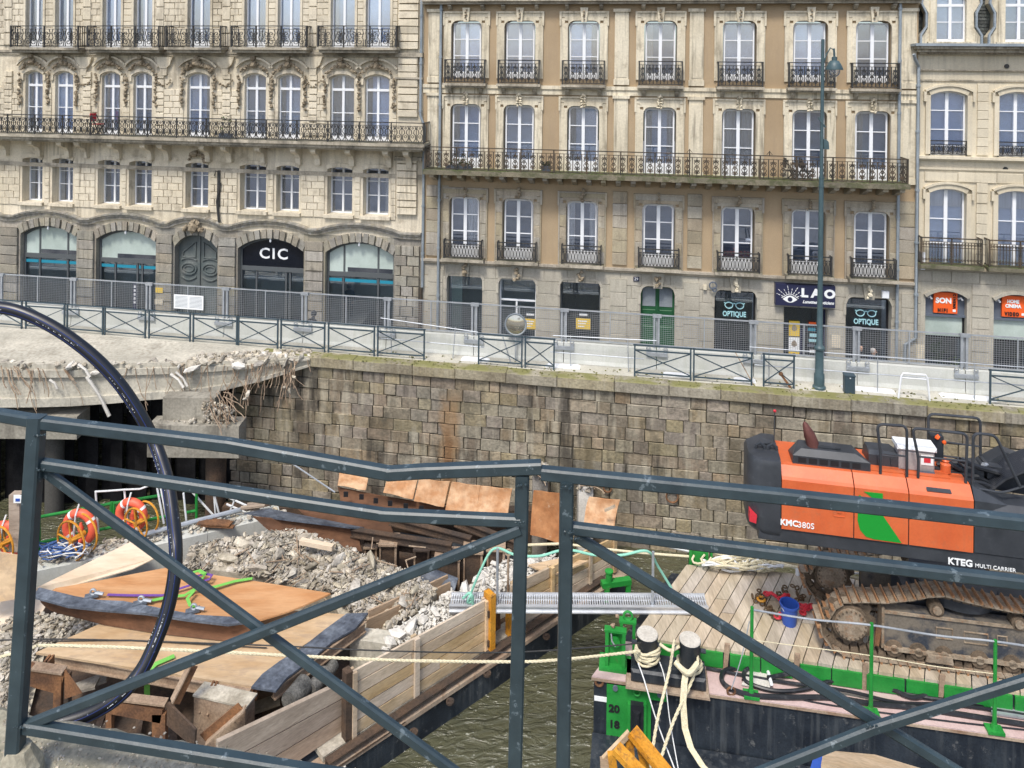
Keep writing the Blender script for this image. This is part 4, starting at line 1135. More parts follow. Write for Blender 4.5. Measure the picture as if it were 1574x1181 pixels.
# ================================================================ materials of the quay and the river
M['asphalt']=mat('street_asphalt',(.10,.10,.098),(.15,.148,.14),.5,fine=.15)
M['pavement']=mat('worn_pavement',(.40,.385,.32),(.52,.50,.43),.6,fine=.14,dirt=.5,dirt_c=(.19,.18,.15),dirt_sc=1.2,bump=.35,streak=0)
M['quay_stone']=mat('river_wall_stone',(.185,.155,.11),(.30,.255,.185),.55,rough=.95,fine=.24,rnd=.24,hue=.015,dirt=.55,dirt_c=(.085,.08,.06),dirt_sc=2.2,dirt_lo=.5,streak=.7,sfreq=2.2,streak_c=(.43,.39,.30),streak2=.8,bump=.7,bsc=11,dist=.04)
M['quay_joint']=mat('river_wall_mortar',(.014,.013,.010),(.035,.032,.022),1.2,rough=1,fine=.3,dirt=.6,dirt_c=(.03,.035,.018),dirt_sc=2)
M['coping']=mat('mossy_coping',(.20,.175,.125),(.32,.29,.215),.8,rough=.95,fine=.25,topmoss=1.,moss_c=(.19,.185,.07),dirt=.5,dirt_c=(.09,.075,.05),dirt_sc=2.4,streak=.5,streak_c=(.40,.37,.3),rnd=.12,bump=.6,bsc=14,dist=.03)
M['barrier']=mat('precast_concrete',(.44,.45,.42),(.53,.54,.505),.5,rough=.85,fine=.06,dirt=.35,dirt_c=(.38,.40,.33),dirt_sc=1.3,streak=.3,streak_c=(.34,.35,.28))
M['galv']=mat('galvanised_steel',(.36,.39,.42),(.46,.49,.52),3,rough=.45,metal=.5,fine=.08,bump=0)
M['meshwire']=mat('mesh_wire',(.34,.36,.38),rough=.5,metal=.4,fine=0,bump=0)
M['bluegrey']=mat('blue_grey_paint',(.020,.035,.044),(.032,.052,.062),7,rough=.42,fine=.12,bump=.08,dirt=.42,dirt_c=(.20,.25,.28),dirt_sc=19,dirt_lo=.62,dirt_w=.02,spec=.5)
M['bluegrey_far']=mat('blue_grey_guardrail',(.040,.065,.082),rough=.5,fine=.08,bump=0)
M['post_green']=mat('lamp_green_paint',(.045,.080,.092),(.06,.10,.11),4,rough=.45,fine=.1,bump=0,dirt=.5,dirt_c=(.20,.25,.26),dirt_sc=6,dirt_lo=.62)
M['concrete']=mat('broken_concrete',(.37,.35,.29),(.52,.49,.41),.7,rough=.95,fine=.18,dirt=.45,dirt_c=(.20,.18,.145),dirt_sc=1.5,streak=.45,streak_c=(.17,.14,.10),bump=.5,bsc=12,dist=.03)
M['concrete_dk']=mat('tunnel_concrete',(.055,.053,.047),(.08,.077,.07),.5,rough=1,fine=.2)  # concrete colour lowered so the covered river and column look shaded
M['rubble']=mat('concrete_rubble',(.27,.24,.19),(.47,.43,.355),2.2,rough=.97,fine=.2,rnd=.36,hue=.008,bump=.6,bsc=16,dist=.02,dirt=.3,dirt_c=(.25,.22,.18),dirt_sc=3)
M['rubble_pale']=mat('pale_rubble',(.50,.48,.43),(.64,.615,.56),2,rough=.97,fine=.12,rnd=.1,bump=.5)
M['pier_concrete']=mat('grey_pier_concrete',(.20,.185,.15),(.31,.29,.24),.8,rough=.95,fine=.2,dirt=.5,dirt_c=(.12,.105,.08),dirt_sc=1.8,streak2=.6,bump=.5,bsc=12)  # base tone darkened for the shadows under the deck; stains are its own
M['rebar']=mat('rusty_rebar',(.24,.165,.11),(.40,.31,.22),6,rough=.9,fine=.2,bump=0)
M['rust']=mat('rusty_steel',(.12,.062,.035),(.26,.125,.055),2,rough=.8,fine=.3,metal=.15,dirt=.5,dirt_c=(.055,.04,.032),dirt_sc=2.5,bump=.3)
M['rust_dk']=mat('dark_rusty_steel',(.055,.042,.034),(.11,.07,.045),2,rough=.8,fine=.3,metal=.2)
M['rust_pale']=mat('dusty_rusty_steel',(.26,.18,.12),(.36,.27,.19),2,rough=.85,fine=.25,dirt=.5,dirt_c=(.15,.085,.05),dirt_sc=3)

# ================================================================ ground, street, river
QW=FQ.W
def tagS(o): return tag(o,kind='structure')
# murky river
mw=bpy.data.materials.new('river_water'); mw.use_nodes=True; nt=mw.node_tree; N=nt.nodes; Lk=nt.links.new; b=N['Principled BSDF']
ge=N.new('ShaderNodeNewGeometry')
mp=N.new('ShaderNodeMapping'); mp.inputs['Scale'].default_value=(1.0,2.3,1); mp.inputs['Rotation'].default_value=(0,0,rad(-15)); Lk(ge.outputs['Position'],mp.inputs[0])
n1=N.new('ShaderNodeTexNoise'); n1.inputs['Scale'].default_value=2.1; n1.inputs['Detail'].default_value=5; n1.inputs['Distortion'].default_value=.9; Lk(mp.outputs[0],n1.inputs['Vector'])
n2=N.new('ShaderNodeTexNoise'); n2.inputs['Scale'].default_value=.35; n2.inputs['Detail'].default_value=3; Lk(mp.outputs[0],n2.inputs['Vector'])
n3=N.new('ShaderNodeTexNoise'); n3.inputs['Scale'].default_value=9; n3.inputs['Detail'].default_value=6; n3.inputs['Roughness'].default_value=.7; Lk(mp.outputs[0],n3.inputs['Vector'])
bp=N.new('ShaderNodeBump'); bp.inputs['Strength'].default_value=.9; bp.inputs['Distance'].default_value=.16; Lk(n1.outputs[0],bp.inputs['Height'])
Lk(bp.outputs[0],b.inputs['Normal'])
cr=N.new('ShaderNodeMix'); cr.data_type='RGBA'; cr.inputs[6].default_value=(.062,.062,.034,1); cr.inputs[7].default_value=(.092,.092,.055,1); Lk(n2.outputs[0],cr.inputs[0])
mu=N.new('ShaderNodeMath'); mu.operation='MULTIPLY'; 
r1=N.new('ShaderNodeMapRange'); r1.inputs[1].default_value=.555; r1.inputs[2].default_value=.66; Lk(n3.outputs[0],r1.inputs[0])
r2=N.new('ShaderNodeMapRange'); r2.inputs[1].default_value=.52; r2.inputs[2].default_value=.62; Lk(n1.outputs[0],r2.inputs[0])
Lk(r1.outputs[0],mu.inputs[0]); Lk(r2.outputs[0],mu.inputs[1])
cf=N.new('ShaderNodeMix'); cf.data_type='RGBA'; Lk(mu.outputs[0],cf.inputs[0]); Lk(cr.outputs[2],cf.inputs[6]); cf.inputs[7].default_value=(.42,.43,.36,1)
Lk(cf.outputs[2],b.inputs['Base Color']); b.inputs['Roughness'].default_value=.07; b.inputs['Specular IOR Level'].default_value=.45
M['water']=mw
mb=MB(); mb.box(-70,70,4,34,Z_WATER-.6,Z_WATER); tagS(mb.obj('river_water',M['water']))
mb=MB(); mb.box(-160,160,-120,200,-18.2,-18); tagS(mb.obj('river_bed',M['asphalt']))
# the street behind the quay
Lx=-13.2   # along the quay, where the wall turns into the covered part
def qbox(mb,s0,s1,d0,d1,z0,z1):
    vs=[QW(s,d,z) for z in (z0,z1) for s,d in ((s0,d0),(s1,d0),(s1,d1),(s0,d1))]
    mb.add(vs,[(0,3,2,1),(4,5,6,7),(0,1,5,4),(1,2,6,5),(2,3,7,6),(3,0,4,7)])
mb=MB(); qbox(mb,-45,45,1.65,30,Z_STREET-.35,Z_STREET); tagS(mb.obj('street',M['asphalt']))
mb=MB(); qbox(mb,-45,45,.34,1.65,Z_STREET-.35,Z_QUAY-.004); tagS(mb.obj('quay_pavement',M['pavement']))

# ================================================================ the river wall
QA=FQ.at
qs=lambda px,py,d=0.: QA(px,py,d)[0]
qz=lambda px,py,d=0.: QA(px,py,d)[1]
sW0=qs(338,700); sW1=qs(1800,640)
wall=thing('quay_wall','tall river wall of weathered stone courses under a mossy coping','wall',(0,25.5,0),-FQ.a)
mb=MB(); mb.box(sW0,sW1,.035,1.2,Z_WATER-2,Z_QUAY-.36); mb.box(sW0,sW0+1.0,.13,12,Z_WATER-2,Z_STREET-.36); mb.obj('wall_core',M['quay_joint'],wall)
# rust stain under the outlet, drawn into the stones' own colour
def add_stain(m,x0,wd,z0,z1,colr,seed=0.):
    nt=m.node_tree; N=nt.nodes; Lk=nt.links.new; b=N['Principled BSDF']
    src=b.inputs['Base Color'].links[0].from_socket
    ge=N.new('ShaderNodeNewGeometry'); sp=N.new('ShaderNodeSeparateXYZ'); Lk(ge.outputs['Position'],sp.inputs[0])
    no=N.new('ShaderNodeTexNoise'); no.inputs['Scale'].default_value=1.6; no.inputs['Detail'].default_value=5; Lk(ge.outputs['Position'],no.inputs['Vector'])
    def mth(op,a,b_,cl=False):
        n=N.new('ShaderNodeMath'); n.operation=op; n.use_clamp=cl
        for i,x in ((0,a),(1,b_)):
            if isinstance(x,(int,float)): n.inputs[i].default_value=x
            else: Lk(x,n.inputs[i])
        return n.outputs[0]
    dx=mth('ABSOLUTE',mth('ADD',mth('SUBTRACT',sp.outputs[0],x0),mth('MULTIPLY',mth('SUBTRACT',no.outputs[0],.5),wd*1.6)),0)
    a=mth('SUBTRACT',1.,mth('DIVIDE',dx,wd),True); a=mth('MULTIPLY',a,2.,True)
    zz=mth('MULTIPLY',mth('MULTIPLY',mth('SUBTRACT',sp.outputs[2],z0),2.,True),mth('MULTIPLY',mth('SUBTRACT',z1,sp.outputs[2]),1.5,True))
    f=mth('MULTIPLY',a,zz); f=mth('MULTIPLY',f,.68)
    mx=N.new('ShaderNodeMix'); mx.data_type='RGBA'; Lk(f,mx.inputs[0]); Lk(src,mx.inputs[6]); mx.inputs[7].default_value=(*colr,1); Lk(mx.outputs[2],b.inputs['Base Color'])
xr=QW(qs(690,660),0,0).x
add_stain(M['quay_stone'],xr,.42,Z_WATER,qz(690,600),(.27,.165,.08))
add_stain(M['quay_stone'],xr-.02,.20,Z_WATER,qz(690,650),(.17,.085,.035))
for px,wd_ in ((1180,.25),(1130,.3),(905,.2)):
    add_stain(M['quay_stone'],QW(qs(px,680),0,0).x,wd_,qz(px,745),qz(px,650),(.10,.08,.045))
rows=13; zt_=Z_QUAY-.37; hh=(zt_-(Z_WATER-.1))/rows
rects=[]
for k in range(rows):
    x=sW0; za=zt_-(k+1)*hh
    while x<sW1:
        w_=R.choice([.40,.48,.55,.6,.66,.8,.95])*R.uniform(.9,1.1); x2=min(x+w_,sW1)
        if sW1-x2<.3: x2=sW1
        if k<5 or R.random()>-1: rects.append((x,x2,za+R.uniform(-.012,.012),za+hh+R.uniform(-.012,.012)))
        x=x2
vis=[r for r in rects if r[1]<qs(1200,700) and r[0]>qs(400,700)]
rest=[r for r in rects if r not in vis]
R.shuffle(vis); vis.sort(key=lambda r:-(r[1]-r[0]))
for i,(a,b_,c,d_) in enumerate(vis[:296]):
    k=('q',i%6)
    if k not in _blkm:
        me=_blk[i%6].copy(); me.materials.append(M['quay_stone']); _blkm[k]=me
    o=link('stone',_blkm[k],None,wall,(a+.012,R.uniform(-.014,.010),c+.012)); o.scale=(b_-a-.024,.18,d_-c-.024); o.rotation_euler=(R.uniform(-.012,.012),R.uniform(-.008,.008),R.uniform(-.006,.006))
mb=MB()
for a,b_,c,d_ in vis[296:]+rest: mb.bbox(a+.012,b_-.012,R.uniform(-.014,.010),.2,c+.012,d_-.012,.022)
tag(mb.obj('small_stones',M['quay_stone'],wall),kind='stuff')
x=sW0+1.6
while x<sW1:
    L=R.uniform(1.3,2.3); mb=MB(); mb.bbox(x+.006,min(x+L,sW1)-.006,-.12+R.uniform(-.02,.02),.36,Z_QUAY-.37+R.uniform(-.01,.01),Z_QUAY+R.uniform(-.012,.012),.03)
    mb.obj('coping_stone',M['coping'],wall); x+=L
for px,py,r_ in ((934,748.6,.13),(1033,761.5,.19),(1158,742,.14),(735,820,.12)):
    m2=MB(); s_,z_=qs(px,py),qz(px,py); m2.torus((s_,-.09,z_),r_,.03,14,6); m2.tube([(s_,-.1,z_+r_),(s_,.03,z_+r_+.05)],.035,5); o=m2.obj('mooring_ring',M['rust'],wall,smooth=True)
# moss tufts and litter on the coping
mb=MB()
for i in range(420):
    s_=R.uniform(qs(478,548),qs(1570,630)); d_=R.choice([R.uniform(-.12,.3),R.uniform(.2,.9)]); q=QW(s_,d_,Z_QUAY+R.uniform(0,.015)); mb.rock(q,R.uniform(.015,.05),sq=(1.3,1,.5))
M['moss']=mat('moss',(.11,.12,.035),(.19,.18,.075),4,fine=.3)
tag(mb.obj('moss_tufts',M['moss']),kind='stuff')

# ================================================================ concrete barriers and mesh panels
posts=[-245,-120,2,114,230,348,469,596,730,867.5,1009.5,1157.6,1316,1481.5,1650]
ptop=lambda px: 421.5+(px-9)*.0628
where=['past the edge of the bank building','before the first bank bay','before the bay with a frosted fanlight','before the grey panelled door','before the grey door and its white notice','in front of the letters CIC','before the last bank bay','under the party wall of the two facades','with the round mirror in front','before the yellow posters','before the green door','before the first spectacles window','behind the lamp post','before the orange sign on the cream house']
for i,(pa,pb) in enumerate(zip(posts,posts[1:])):
    d=1.32
    a,b_=qs(pa,500,d),qs(pb,500,d)
    yt=[474+(p-100)*.0695 for p in (pa,pb)]
    zb=(qz(pa,yt[0],1.15)+qz(pb,yt[1],1.15))/2
    mb=MB(); mb.prism([(1.10,Z_QUAY),(1.14,Z_QUAY+.12),(1.16,zb),(1.58,zb),(1.60,Z_QUAY+.12),(1.62,Z_QUAY)],0.012,b_-a-.012,'x')
    o=mb.obj('concrete_barrier',M['barrier']); o.location=QW(a,0,0); o.rotation_euler=(0,0,-FQ.a)
    tag(o,'pale precast concrete barrier block '+where[i],'barrier','concrete barrier blocks along the quay')
    zt=(qz(pa,ptop(pa),d)+qz(pb,ptop(pb),d))/2
    t=thing('fence_panel','grey wire mesh fence panel '+where[i],'fence',QW(a,d,0),-FQ.a,'mesh panels on the concrete barriers')
    L=b_-a
    mb=MB(); mb.box(.02,L-.02,-.02,.02,zt-.035,zt+.01); mb.box(.02,L-.02,-.02,.02,zb+.06,zb+.10); mb.box(L/2-.018,L/2+.018,-.018,.018,zb+.1,zt-.03); mb.box(.0,.03,-.02,.02,zb+.06,zt); mb.box(L-.03,L,-.02,.02,zb+.06,zt); mb.obj('frame',M['galv'],t)
    mb=MB(); n=int(L/.075)
    for k in range(1,n): x=L*k/n; mb.box(x-.004,x+.004,.021,.029,zb+.1,zt-.03)
    n2=int((zt-zb)/.075)
    for k in range(1,n2): z=zb+.1+(zt-zb-.13)*k/n2; mb.box(.03,L-.03,.029,.037,z-.004,z+.004)
    mb.obj('wire_mesh',M['meshwire'],t)['kind']='stuff'
    for xx in (-.09,.06):
        mb=MB(); mb.box(xx-.028,xx+.04,-.10,-.03,zb-.05,zt+.03); mb.obj('post',M['galv'],t)
    mb=MB(); mb.box(-.14,.16,-.12,-.03,zt-.07,zt+.04); mb.obj('clamp',M['galv'],t)
    mb=MB(); mb.box(-.35,.37,-.26,-.19,zb-.22,zb-.10)
    o_=mb.obj('bracket_plate',M['galv'],t)
    for xx in (-.28,.30):
        mb=MB(); mb.torus((xx,-.21,zb+.02),.06,.02,10,5); mb.box(xx-.05,xx+.05,-.23,-.19,zb-.12,zb-.03); mb.obj('lifting_eye',M['galv'],o_)
# notice on the mesh by the bank door
mb=MB(); s_=qs(289.5,466,1.2); mb.box(-.62,.62,-.01,.01,-.27,.27)
o=mb.obj('notice_board',M['paper']); o.location=QW(s_,1.22,qz(289,465,1.2)); o.rotation_euler=(0,0,-FQ.a); tag(o,'white printed notice tied to the mesh before the bank door','notice')
mb=MB()
for k in range(9):
    mb.box(-.56,-.04,-.014,-.011,.20-.05*k,.215-.05*k); mb.box(.04,.56,-.014,-.011,.20-.05*k,.215-.05*k)
mb.obj('print_line',M['shopgrey'],o)['kind']='stuff'
# dark blue grey guard rails at the quay edge
spans=[(-88,-30),(-25,34),(39.4,98),(103,157.6),(161,223.6),(229,292),(297,363.4),(366.6,427),(432,499.5),(505,575.7),(580.8,652),(736,802.6),(807.7,852),(976,1062),(1067,1156),(1174.6,1221),(1523,1625)]
gl=['outside the bank at the far end','beyond the black hose','beside the first bank bay','leaning inward by the bank','with a bent top rail before the bank','below the white notice','before the grey door frame','below the letter C of the bank sign','next to the people in dark coats','below the last bank window','at the end of the run beside the party wall','beside the round mirror','short one just past the round mirror','before the green door','before the spectacles window','narrow one with a rusty bar through it','at the foot of the cream house']
for i,(pa,pb) in enumerate(spans):
    d=.42; a,b_=qs(pa,520,d),qs(pb,520,d); L=b_-a; h=1.08
    t=thing('guard_rail','dark blue grey crossed guard rail '+gl[i],'guard rail',QW(a,d,Z_QUAY),-FQ.a+R.uniform(-.02,.02),'guard rails along the far quay')
    w_=.05
    for x in (0,L):
        mb=MB(); mb.box(x-w_/2,x+w_/2,-w_/2,w_/2,0,h); mb.obj('post',M['bluegrey_far'],t)
    for z in (h-.02,h-.19,.13):
        if z==h-.02: x0_,x1_=-.05,L+.05
        else: x0_,x1_=w_/2,L-w_/2
        mb=MB(); mb.box(x0_,x1_,-.022,.022,z-.02,z+.02); mb.obj('rail',M['bluegrey_far'],t)
    mb=MB(); mb.bar((.02,0,.15),(L-.02,0,h-.21),.03); mb.obj('brace',M['bluegrey_far'],t)
    mb=MB(); mb.bar((.02,.031,h-.21),(L-.02,.031,.15),.03); mb.obj('brace',M['bluegrey_far'],t)
# thin grey steel handrails
def hand(name,label,segs,posts_,d,r=.018):
    t=thing(name,label,'handrail',QW(0,d,0),-FQ.a,'thin grey handrails behind the guard rails')
    for (x0,y0),(x1,y1) in segs:
        mb=MB(); mb.tube([(qs(x0,y0,d),0,qz(x0,y0,d)),(qs(x1,y1,d),0,qz(x1,y1,d))],r,6); mb.obj('rail',M['galv'],t)
    for (x0,y0),(x1,y1) in posts_:
        mb=MB(); mb.tube([(qs(x0,y0,d),0,qz(x0,y0,d)),(qs(x1,y1,d),0,Z_QUAY)],r,6); mb.obj('post',M['galv'],t)
hand('handrail','thin grey steel handrail under the party wall',[((585,489),(735,511)),((585,520),(744,534))],[((700,503),(696,558)),((772,515),(785,566)),((600,491),(602,545))],.75)
hand('handrail','thin grey steel handrail before the green door',[((850,516),(1009,524)),((845,541),(990,552)),((908,573),(980,580))],[((877,516),(877,572)),((965,522),(966,580))],.75)
hand('handrail','long thin grey steel handrail passing behind the lamp post',[((1152,533.6),(1590,566)),((1160,561),(1590,594))],[((1182,535),(1182,592)),((1349,547),(1349,607)),((1498,558),(1498,617))],.62)
# lamp post
t=thing('street_lamp','tall blue green street lamp with a bell shaped hood before the shops','street lamp',QW(qs(1259,601,.62),.62,Z_QUAY),-FQ.a)
s_=qs(1259,601,.62); hp=qz(1267,60,.62)-Z_QUAY
mb=MB(); mb.lathe([(.21,0),(.21,.06),(.17,.1),(.165,.45),(.135,.5),(.13,1.25),(.17,1.28),(.17,1.34),(.10,1.42),(.085,3.0),(.075,hp*.6),(.06,hp*.61),(.055,hp-.02),(.0,hp)],14); mb.obj('pole',M['post_green'],t,smooth=True)
for z in (hp*.575,hp*.60):
    mb=MB(); mb.lathe([(.09,z),(.09,z+.05)],12); mb.obj('collar',M['post_green'],t)
hz=qz(1282,103,.62)-Z_QUAY; hx=.36
mb=MB(); mb.lathe([(.27,hz-.10),(.275,hz-.07),(.20,hz+.10),(.14,hz+.19),(.085,hz+.21),(.085,hz+.32),(.0,hz+.34)],18,(hx,0,0)); ho=mb.obj('lamp_shade',M['post_green'],t,smooth=True)
mb=MB(); mb.lathe([(.19,hz-.11),(.17,hz-.24),(.10,hz-.31),(0.01,hz-.34)],14,(hx,0,0)); mb.obj('lamp_glass',M['glass'],ho,smooth=True)
mb=MB(); mb.tube([(.03,0,hz+.10),(.12,0,hz+.42),(.24,0,hz+.62),(.33,0,hz+.55),(hx,0,hz+.33)],.022,6); mb.tube([(hx,0,hz+.33),(hx-.02,0,hz+.6)],.035,6); mb.obj('lamp_arm',M['post_green'],t,smooth=True)
mb=MB(); z=qz(1272,222,.62)-Z_QUAY; mb.prism([(.06,z-.16),(.22,z-.16),(.20,z+.08),(.12,z+.16),(.05,z+.16)],-.07,.07); mb.obj('control_box',M['post_green'],t)
mb=MB(); z=qz(1264,190,.62)-Z_QUAY; mb.tube([(-.12,-.02,z+.2),(0,-.05,z),(.1,-.03,z-.12)],.03,5); mb.obj('bracket',M['post_green'],t)
# small quay things
def qobj(mb,name,m,label,cat,s,d,z=Z_QUAY,group=None,smooth=False,rz=0.):
    o=mb.obj(name,m,smooth=smooth); o.location=QW(s,d,z); o.rotation_euler=(0,0,-FQ.a+rz); return tag(o,label,cat,group)
mb=MB(); mb.bbox(-.16,.16,-.12,.12,0,.55,.02); mb.box(-.17,.17,-.13,.13,.55,.59); o=qobj(mb,'service_box',M['bluegrey_far'],'small dark green service box between lamp post and white frame','box',qs(1305,603,.45),.45)
mb=MB(); mb.lathe([(.02,0),(.02,.02)],8,(0,-.14,.5)); mb.obj('lock',M['paper'],o)
mb=MB(); mb.tube([(-.46,0,0),(-.38,0,.72),(-.33,0,.80),(.33,0,.80),(.38,0,.72),(.46,0,0)],.032,8); mb.tube([(-.37,0,.66),(.37,0,.66)],.02,6); qobj(mb,'bike_stand',M['white'],'white tubular hoop frame standing on the far quay','hoop',qs(1405,611,.3),.30,smooth=True)
for k,(px,py,w_) in enumerate(((730,560,1.0),(865,568,1.2),(880,565,.5),(1040,579,.9),(1145,588,.7),(1335,601,1.6),(1488,609,1.6))):
    mb=MB(); mb.prism([(-w_/2,0),(w_/2,0),(w_/2-.08,.035),(-w_/2+.1,.03)],-.17,.17); qobj(mb,'steel_plate',M['white'],'white painted plate lying on the quay '+['left of the mirror','past the round mirror','half under the first plate past the mirror','before the green door','before the spectacles window','beside the service box','before the cream house'][k],'plate',qs(px,py,.75),.78,group='white plates on the quay',rz=R.uniform(-.05,.05))
mb=MB(); d=.45; mb.bar((qs(1200,575,d),0,qz(1200,575,d)),(qs(1215,599,d),0,Z_QUAY+.02),.07,.07); mb.rock((qs(1200,575,d),0,qz(1200,575,d)),.09); o=mb.obj('rusty_bar',M['rust']); o.location=QW(0,d,0); o.rotation_euler=(0,0,-FQ.a); tag(o,'rusty bent steel bar leaning through the narrow guard rail','steel bar')
mb=MB(); mb.tube([(qs(1133,550,d),.5,qz(1133,550,d)),(qs(1158,592,d),0,Z_QUAY+.02)],.018,5); o=mb.obj('steel_rod',M['rebar']); o.location=QW(0,d,0); o.rotation_euler=(0,0,-FQ.a); tag(o,'thin steel rod leaning on the barrier near the spectacles window','steel rod')
# round traffic mirror on its post
t=thing('traffic_mirror','round convex traffic mirror on a thin post at the quay edge','mirror',QW(qs(792,560,.9),.9,Z_QUAY),-FQ.a)
z=qz(791.7,499,.9)-Z_QUAY
mb=MB(); mb.tube([(0,.06,0),(0,.06,z-.2)],.03,8); mb.obj('post',M['galv'],t)
mb=MB(); mb.torus((0,0,z),.37,.035,28,6); mb.obj('rim',M['shopgrey'],t,smooth=True)
M['mirror']=mat('mirror_face',(.45,.43,.36),(.55,.52,.44),2,rough=.12,metal=.75,bump=0,fine=.05)
mb=MB(); vs=[(0,-.09,z)]; 
for j,rr in enumerate((.12,.24,.355)):
    for k in range(24): a=k*math.pi/12; vs.append((rr*math.cos(a),-.09+.09*(rr/.37)**2,z+rr*math.sin(a)))
fs=[(0,1+k,1+(k+1)%24) for k in range(24)]+[(1+j*24+k,1+(j+1)*24+k,1+(j+1)*24+(k+1)%24,1+j*24+(k+1)%24) for j in range(2) for k in range(24)]
mb.add(vs,fs); mb.obj('mirror_face',M['mirror'],t,smooth=True)

# ================================================================ people behind the barriers
M['skin']=mat('skin',(.50,.31,.22),rough=.6,fine=.05,bump=0); M['coat']=mat('dark_cloth',(.02,.022,.028),(.035,.038,.045),3,rough=.95,fine=.1,bump=0); M['hair']=mat('grey_hair',(.42,.40,.38),rough=.9,fine=.15,bump=0); M['coatb']=mat('navy_cloth',(.025,.035,.065),rough=.95,fine=.1,bump=0)
def skin_mesh(joints,edges,root,lv=1):
    me=bpy.data.meshes.new('body'); me.from_pydata([j[:3] for j in joints],edges,[])
    o=bpy.data.objects.new('tmp',me); col.objects.link(o)
    o.modifiers.new('s','SKIN'); 
    for i,j in enumerate(joints):
        sv=me.skin_vertices[0].data[i]; r_=j[3]; sv.radius=(r_,r_) if not isinstance(r_,tuple) else r_; sv.use_root=(i==root)
    m_=o.modifiers.new('u','SUBSURF'); m_.levels=lv; m_.render_levels=lv
    me2=bpy.data.meshes.new_from_object(o.evaluated_get(bpy.context.evaluated_depsgraph_get()))
    bpy.data.objects.remove(o); me2.polygons.foreach_set('use_smooth',[True]*len(me2.polygons)); return me2
def person(label,s,d,rz,coat,lean=.0,hair='hair',h=1.7,hood=False,group=None):
    t=thing('person',label,'person',QW(s,d,Z_STREET),rz,group)
    k=h/1.7; Lx_=lean
    J=[(0,0,.92*k,.13),(0,-.02-Lx_*.2,1.12*k,.125),(0,-.02-Lx_*.5,1.36*k,(.17,.11)),(0,-Lx_*.65,1.46*k,.06),(0,-.01-Lx_*.75,1.54*k,.055),
       (.18,-Lx_*.5,1.38*k,.06),(.23,-.03-Lx_*.5,1.12*k,.048),(.17,-.22-Lx_*.5,.98*k,.036),(-.18,-Lx_*.5,1.38*k,.06),(-.23,-.03-Lx_*.5,1.12*k,.048),(-.16,-.20-Lx_*.5,1.02*k,.036),
       (.10,0,.82*k,.095),(.11,-.02,.46*k,.065),(.11,.02,.09*k,.045),(.11,-.12,.04,.04),(-.10,0,.82*k,.095),(-.11,.02,.46*k,.065),(-.11,.05,.09*k,.045),(-.11,-.09,.04,.04)]
    E=[(0,1),(1,2),(2,3),(3,4),(2,5),(5,6),(6,7),(2,8),(8,9),(9,10),(0,11),(11,12),(12,13),(13,14),(0,15),(15,16),(16,17),(17,18)]
    link('body',skin_mesh(J,E,0),M[coat],t)
    c=(0,-.03-Lx_*.85,1.62*k)
    mb=MB(); mb.lathe([(.001,-.12),(.05,-.105),(.075,-.04),(.082,.03),(.065,.09),(.03,.115),(.001,.12)],14,c)
    mb.rock((c[0],c[1]-.085,c[2]-.01),.022,sq=(.7,1,1.3)); 
    for sg in (-1,1): mb.rock((c[0]+sg*.08,c[1],c[2]-.005),.022,sq=(.5,.8,1.3))
    ho=mb.obj('head',M['skin'],t,smooth=True)
    mb=MB()
    for sg in (-1,1): mb.rock((c[0]+sg*.03,c[1]-.074,c[2]+.015),.011)
    mb.box(-.022,.022,c[1]-.080,c[1]-.07,c[2]-.058,c[2]-.050); mb.obj('face_features',M['black'],ho)
    mb=MB(); mb.lathe([(.078 if not hood else .10,-.06 if hood else .0),(.092 if not hood else .115,.03),(.075,.10),(.03,.128),(.001,.132)],14,(c[0],c[1]+.022,c[2])); mb.obj('hood' if hood else 'hair',M[coat if hood else hair],t,smooth=True)
    for sg,yy,zz in ((1,-.26,.96),(-1,-.24,1.0)):
        mb=MB(); hx_=sg*.165; hy_=yy-Lx_*.5; z_=zz*k
        mb.bar((hx_,hy_+.03,z_+.01),(hx_,hy_-.04,z_-.02),.07,.028)
        for q in range(4): 
            fx=hx_+(q-1.5)*.018; ln=(.05,.062,.058,.045)[q]
            mb.tube([(fx,hy_-.035,z_-.015),(fx,hy_-.035-ln*.6,z_-.03),(fx,hy_-.035-ln,z_-.055)],[.009,.008,.007],5)
        mb.tube([(hx_-sg*.035,hy_+.01,z_),(hx_-sg*.055,hy_-.02,z_-.02),(hx_-sg*.05,hy_-.045,z_-.035)],[.011,.01,.008],5)
        mb.obj('hand',M['skin'],t,smooth=True)
    return t
person('person in a dark hooded coat, back turned, behind the mesh beside the last bank bay',qs(479,485,2.1),2.1,2.6,'coat',.12,hood=True,h=1.72)
person('person with short grey hair and navy jacket looking into the spectacles window',qs(1334,530,2.3),2.3,1.2,'coatb',.18,h=1.72)
person('person in dark clothes half hidden by the fence post before the spectacles window',qs(1324,532,2.6),2.75,-.3,'coat',.05,hair='coat',h=1.66)
# potted shrub in the doorway of the cream house
t=thing('potted_plant','small green potted plant at the door of the cream house','plant',FB.W(S(1470,540,-.6),-.6,Z_STREET),RZ)
mb=MB(); mb.lathe([(.14,0),(.2,.35),(.21,.36)],12); mb.obj('pot',M['slategrey'],t)
M['leaf']=mat('leaves',(.09,.15,.045),(.17,.24,.08),5,rough=.6,fine=.2,bump=0,rnd=.3)
mb=MB()
for i in range(90):
    a=R.uniform(0,6.28); r_=R.uniform(.05,.3); z=.4+R.uniform(0,.75); c=Vector((r_*math.cos(a),r_*math.sin(a),z)); u=Vector((R.uniform(-1,1),R.uniform(-1,1),R.uniform(-.4,1))).normalized()*.09; v=u.cross(Vector((.3,.5,.8))).normalized()*.03
    mb.add([c-u,c+v,c+u,c-v],[(0,1,2,3)])
o=mb.obj('leaves',M['leaf'],t); o['kind']='stuff'

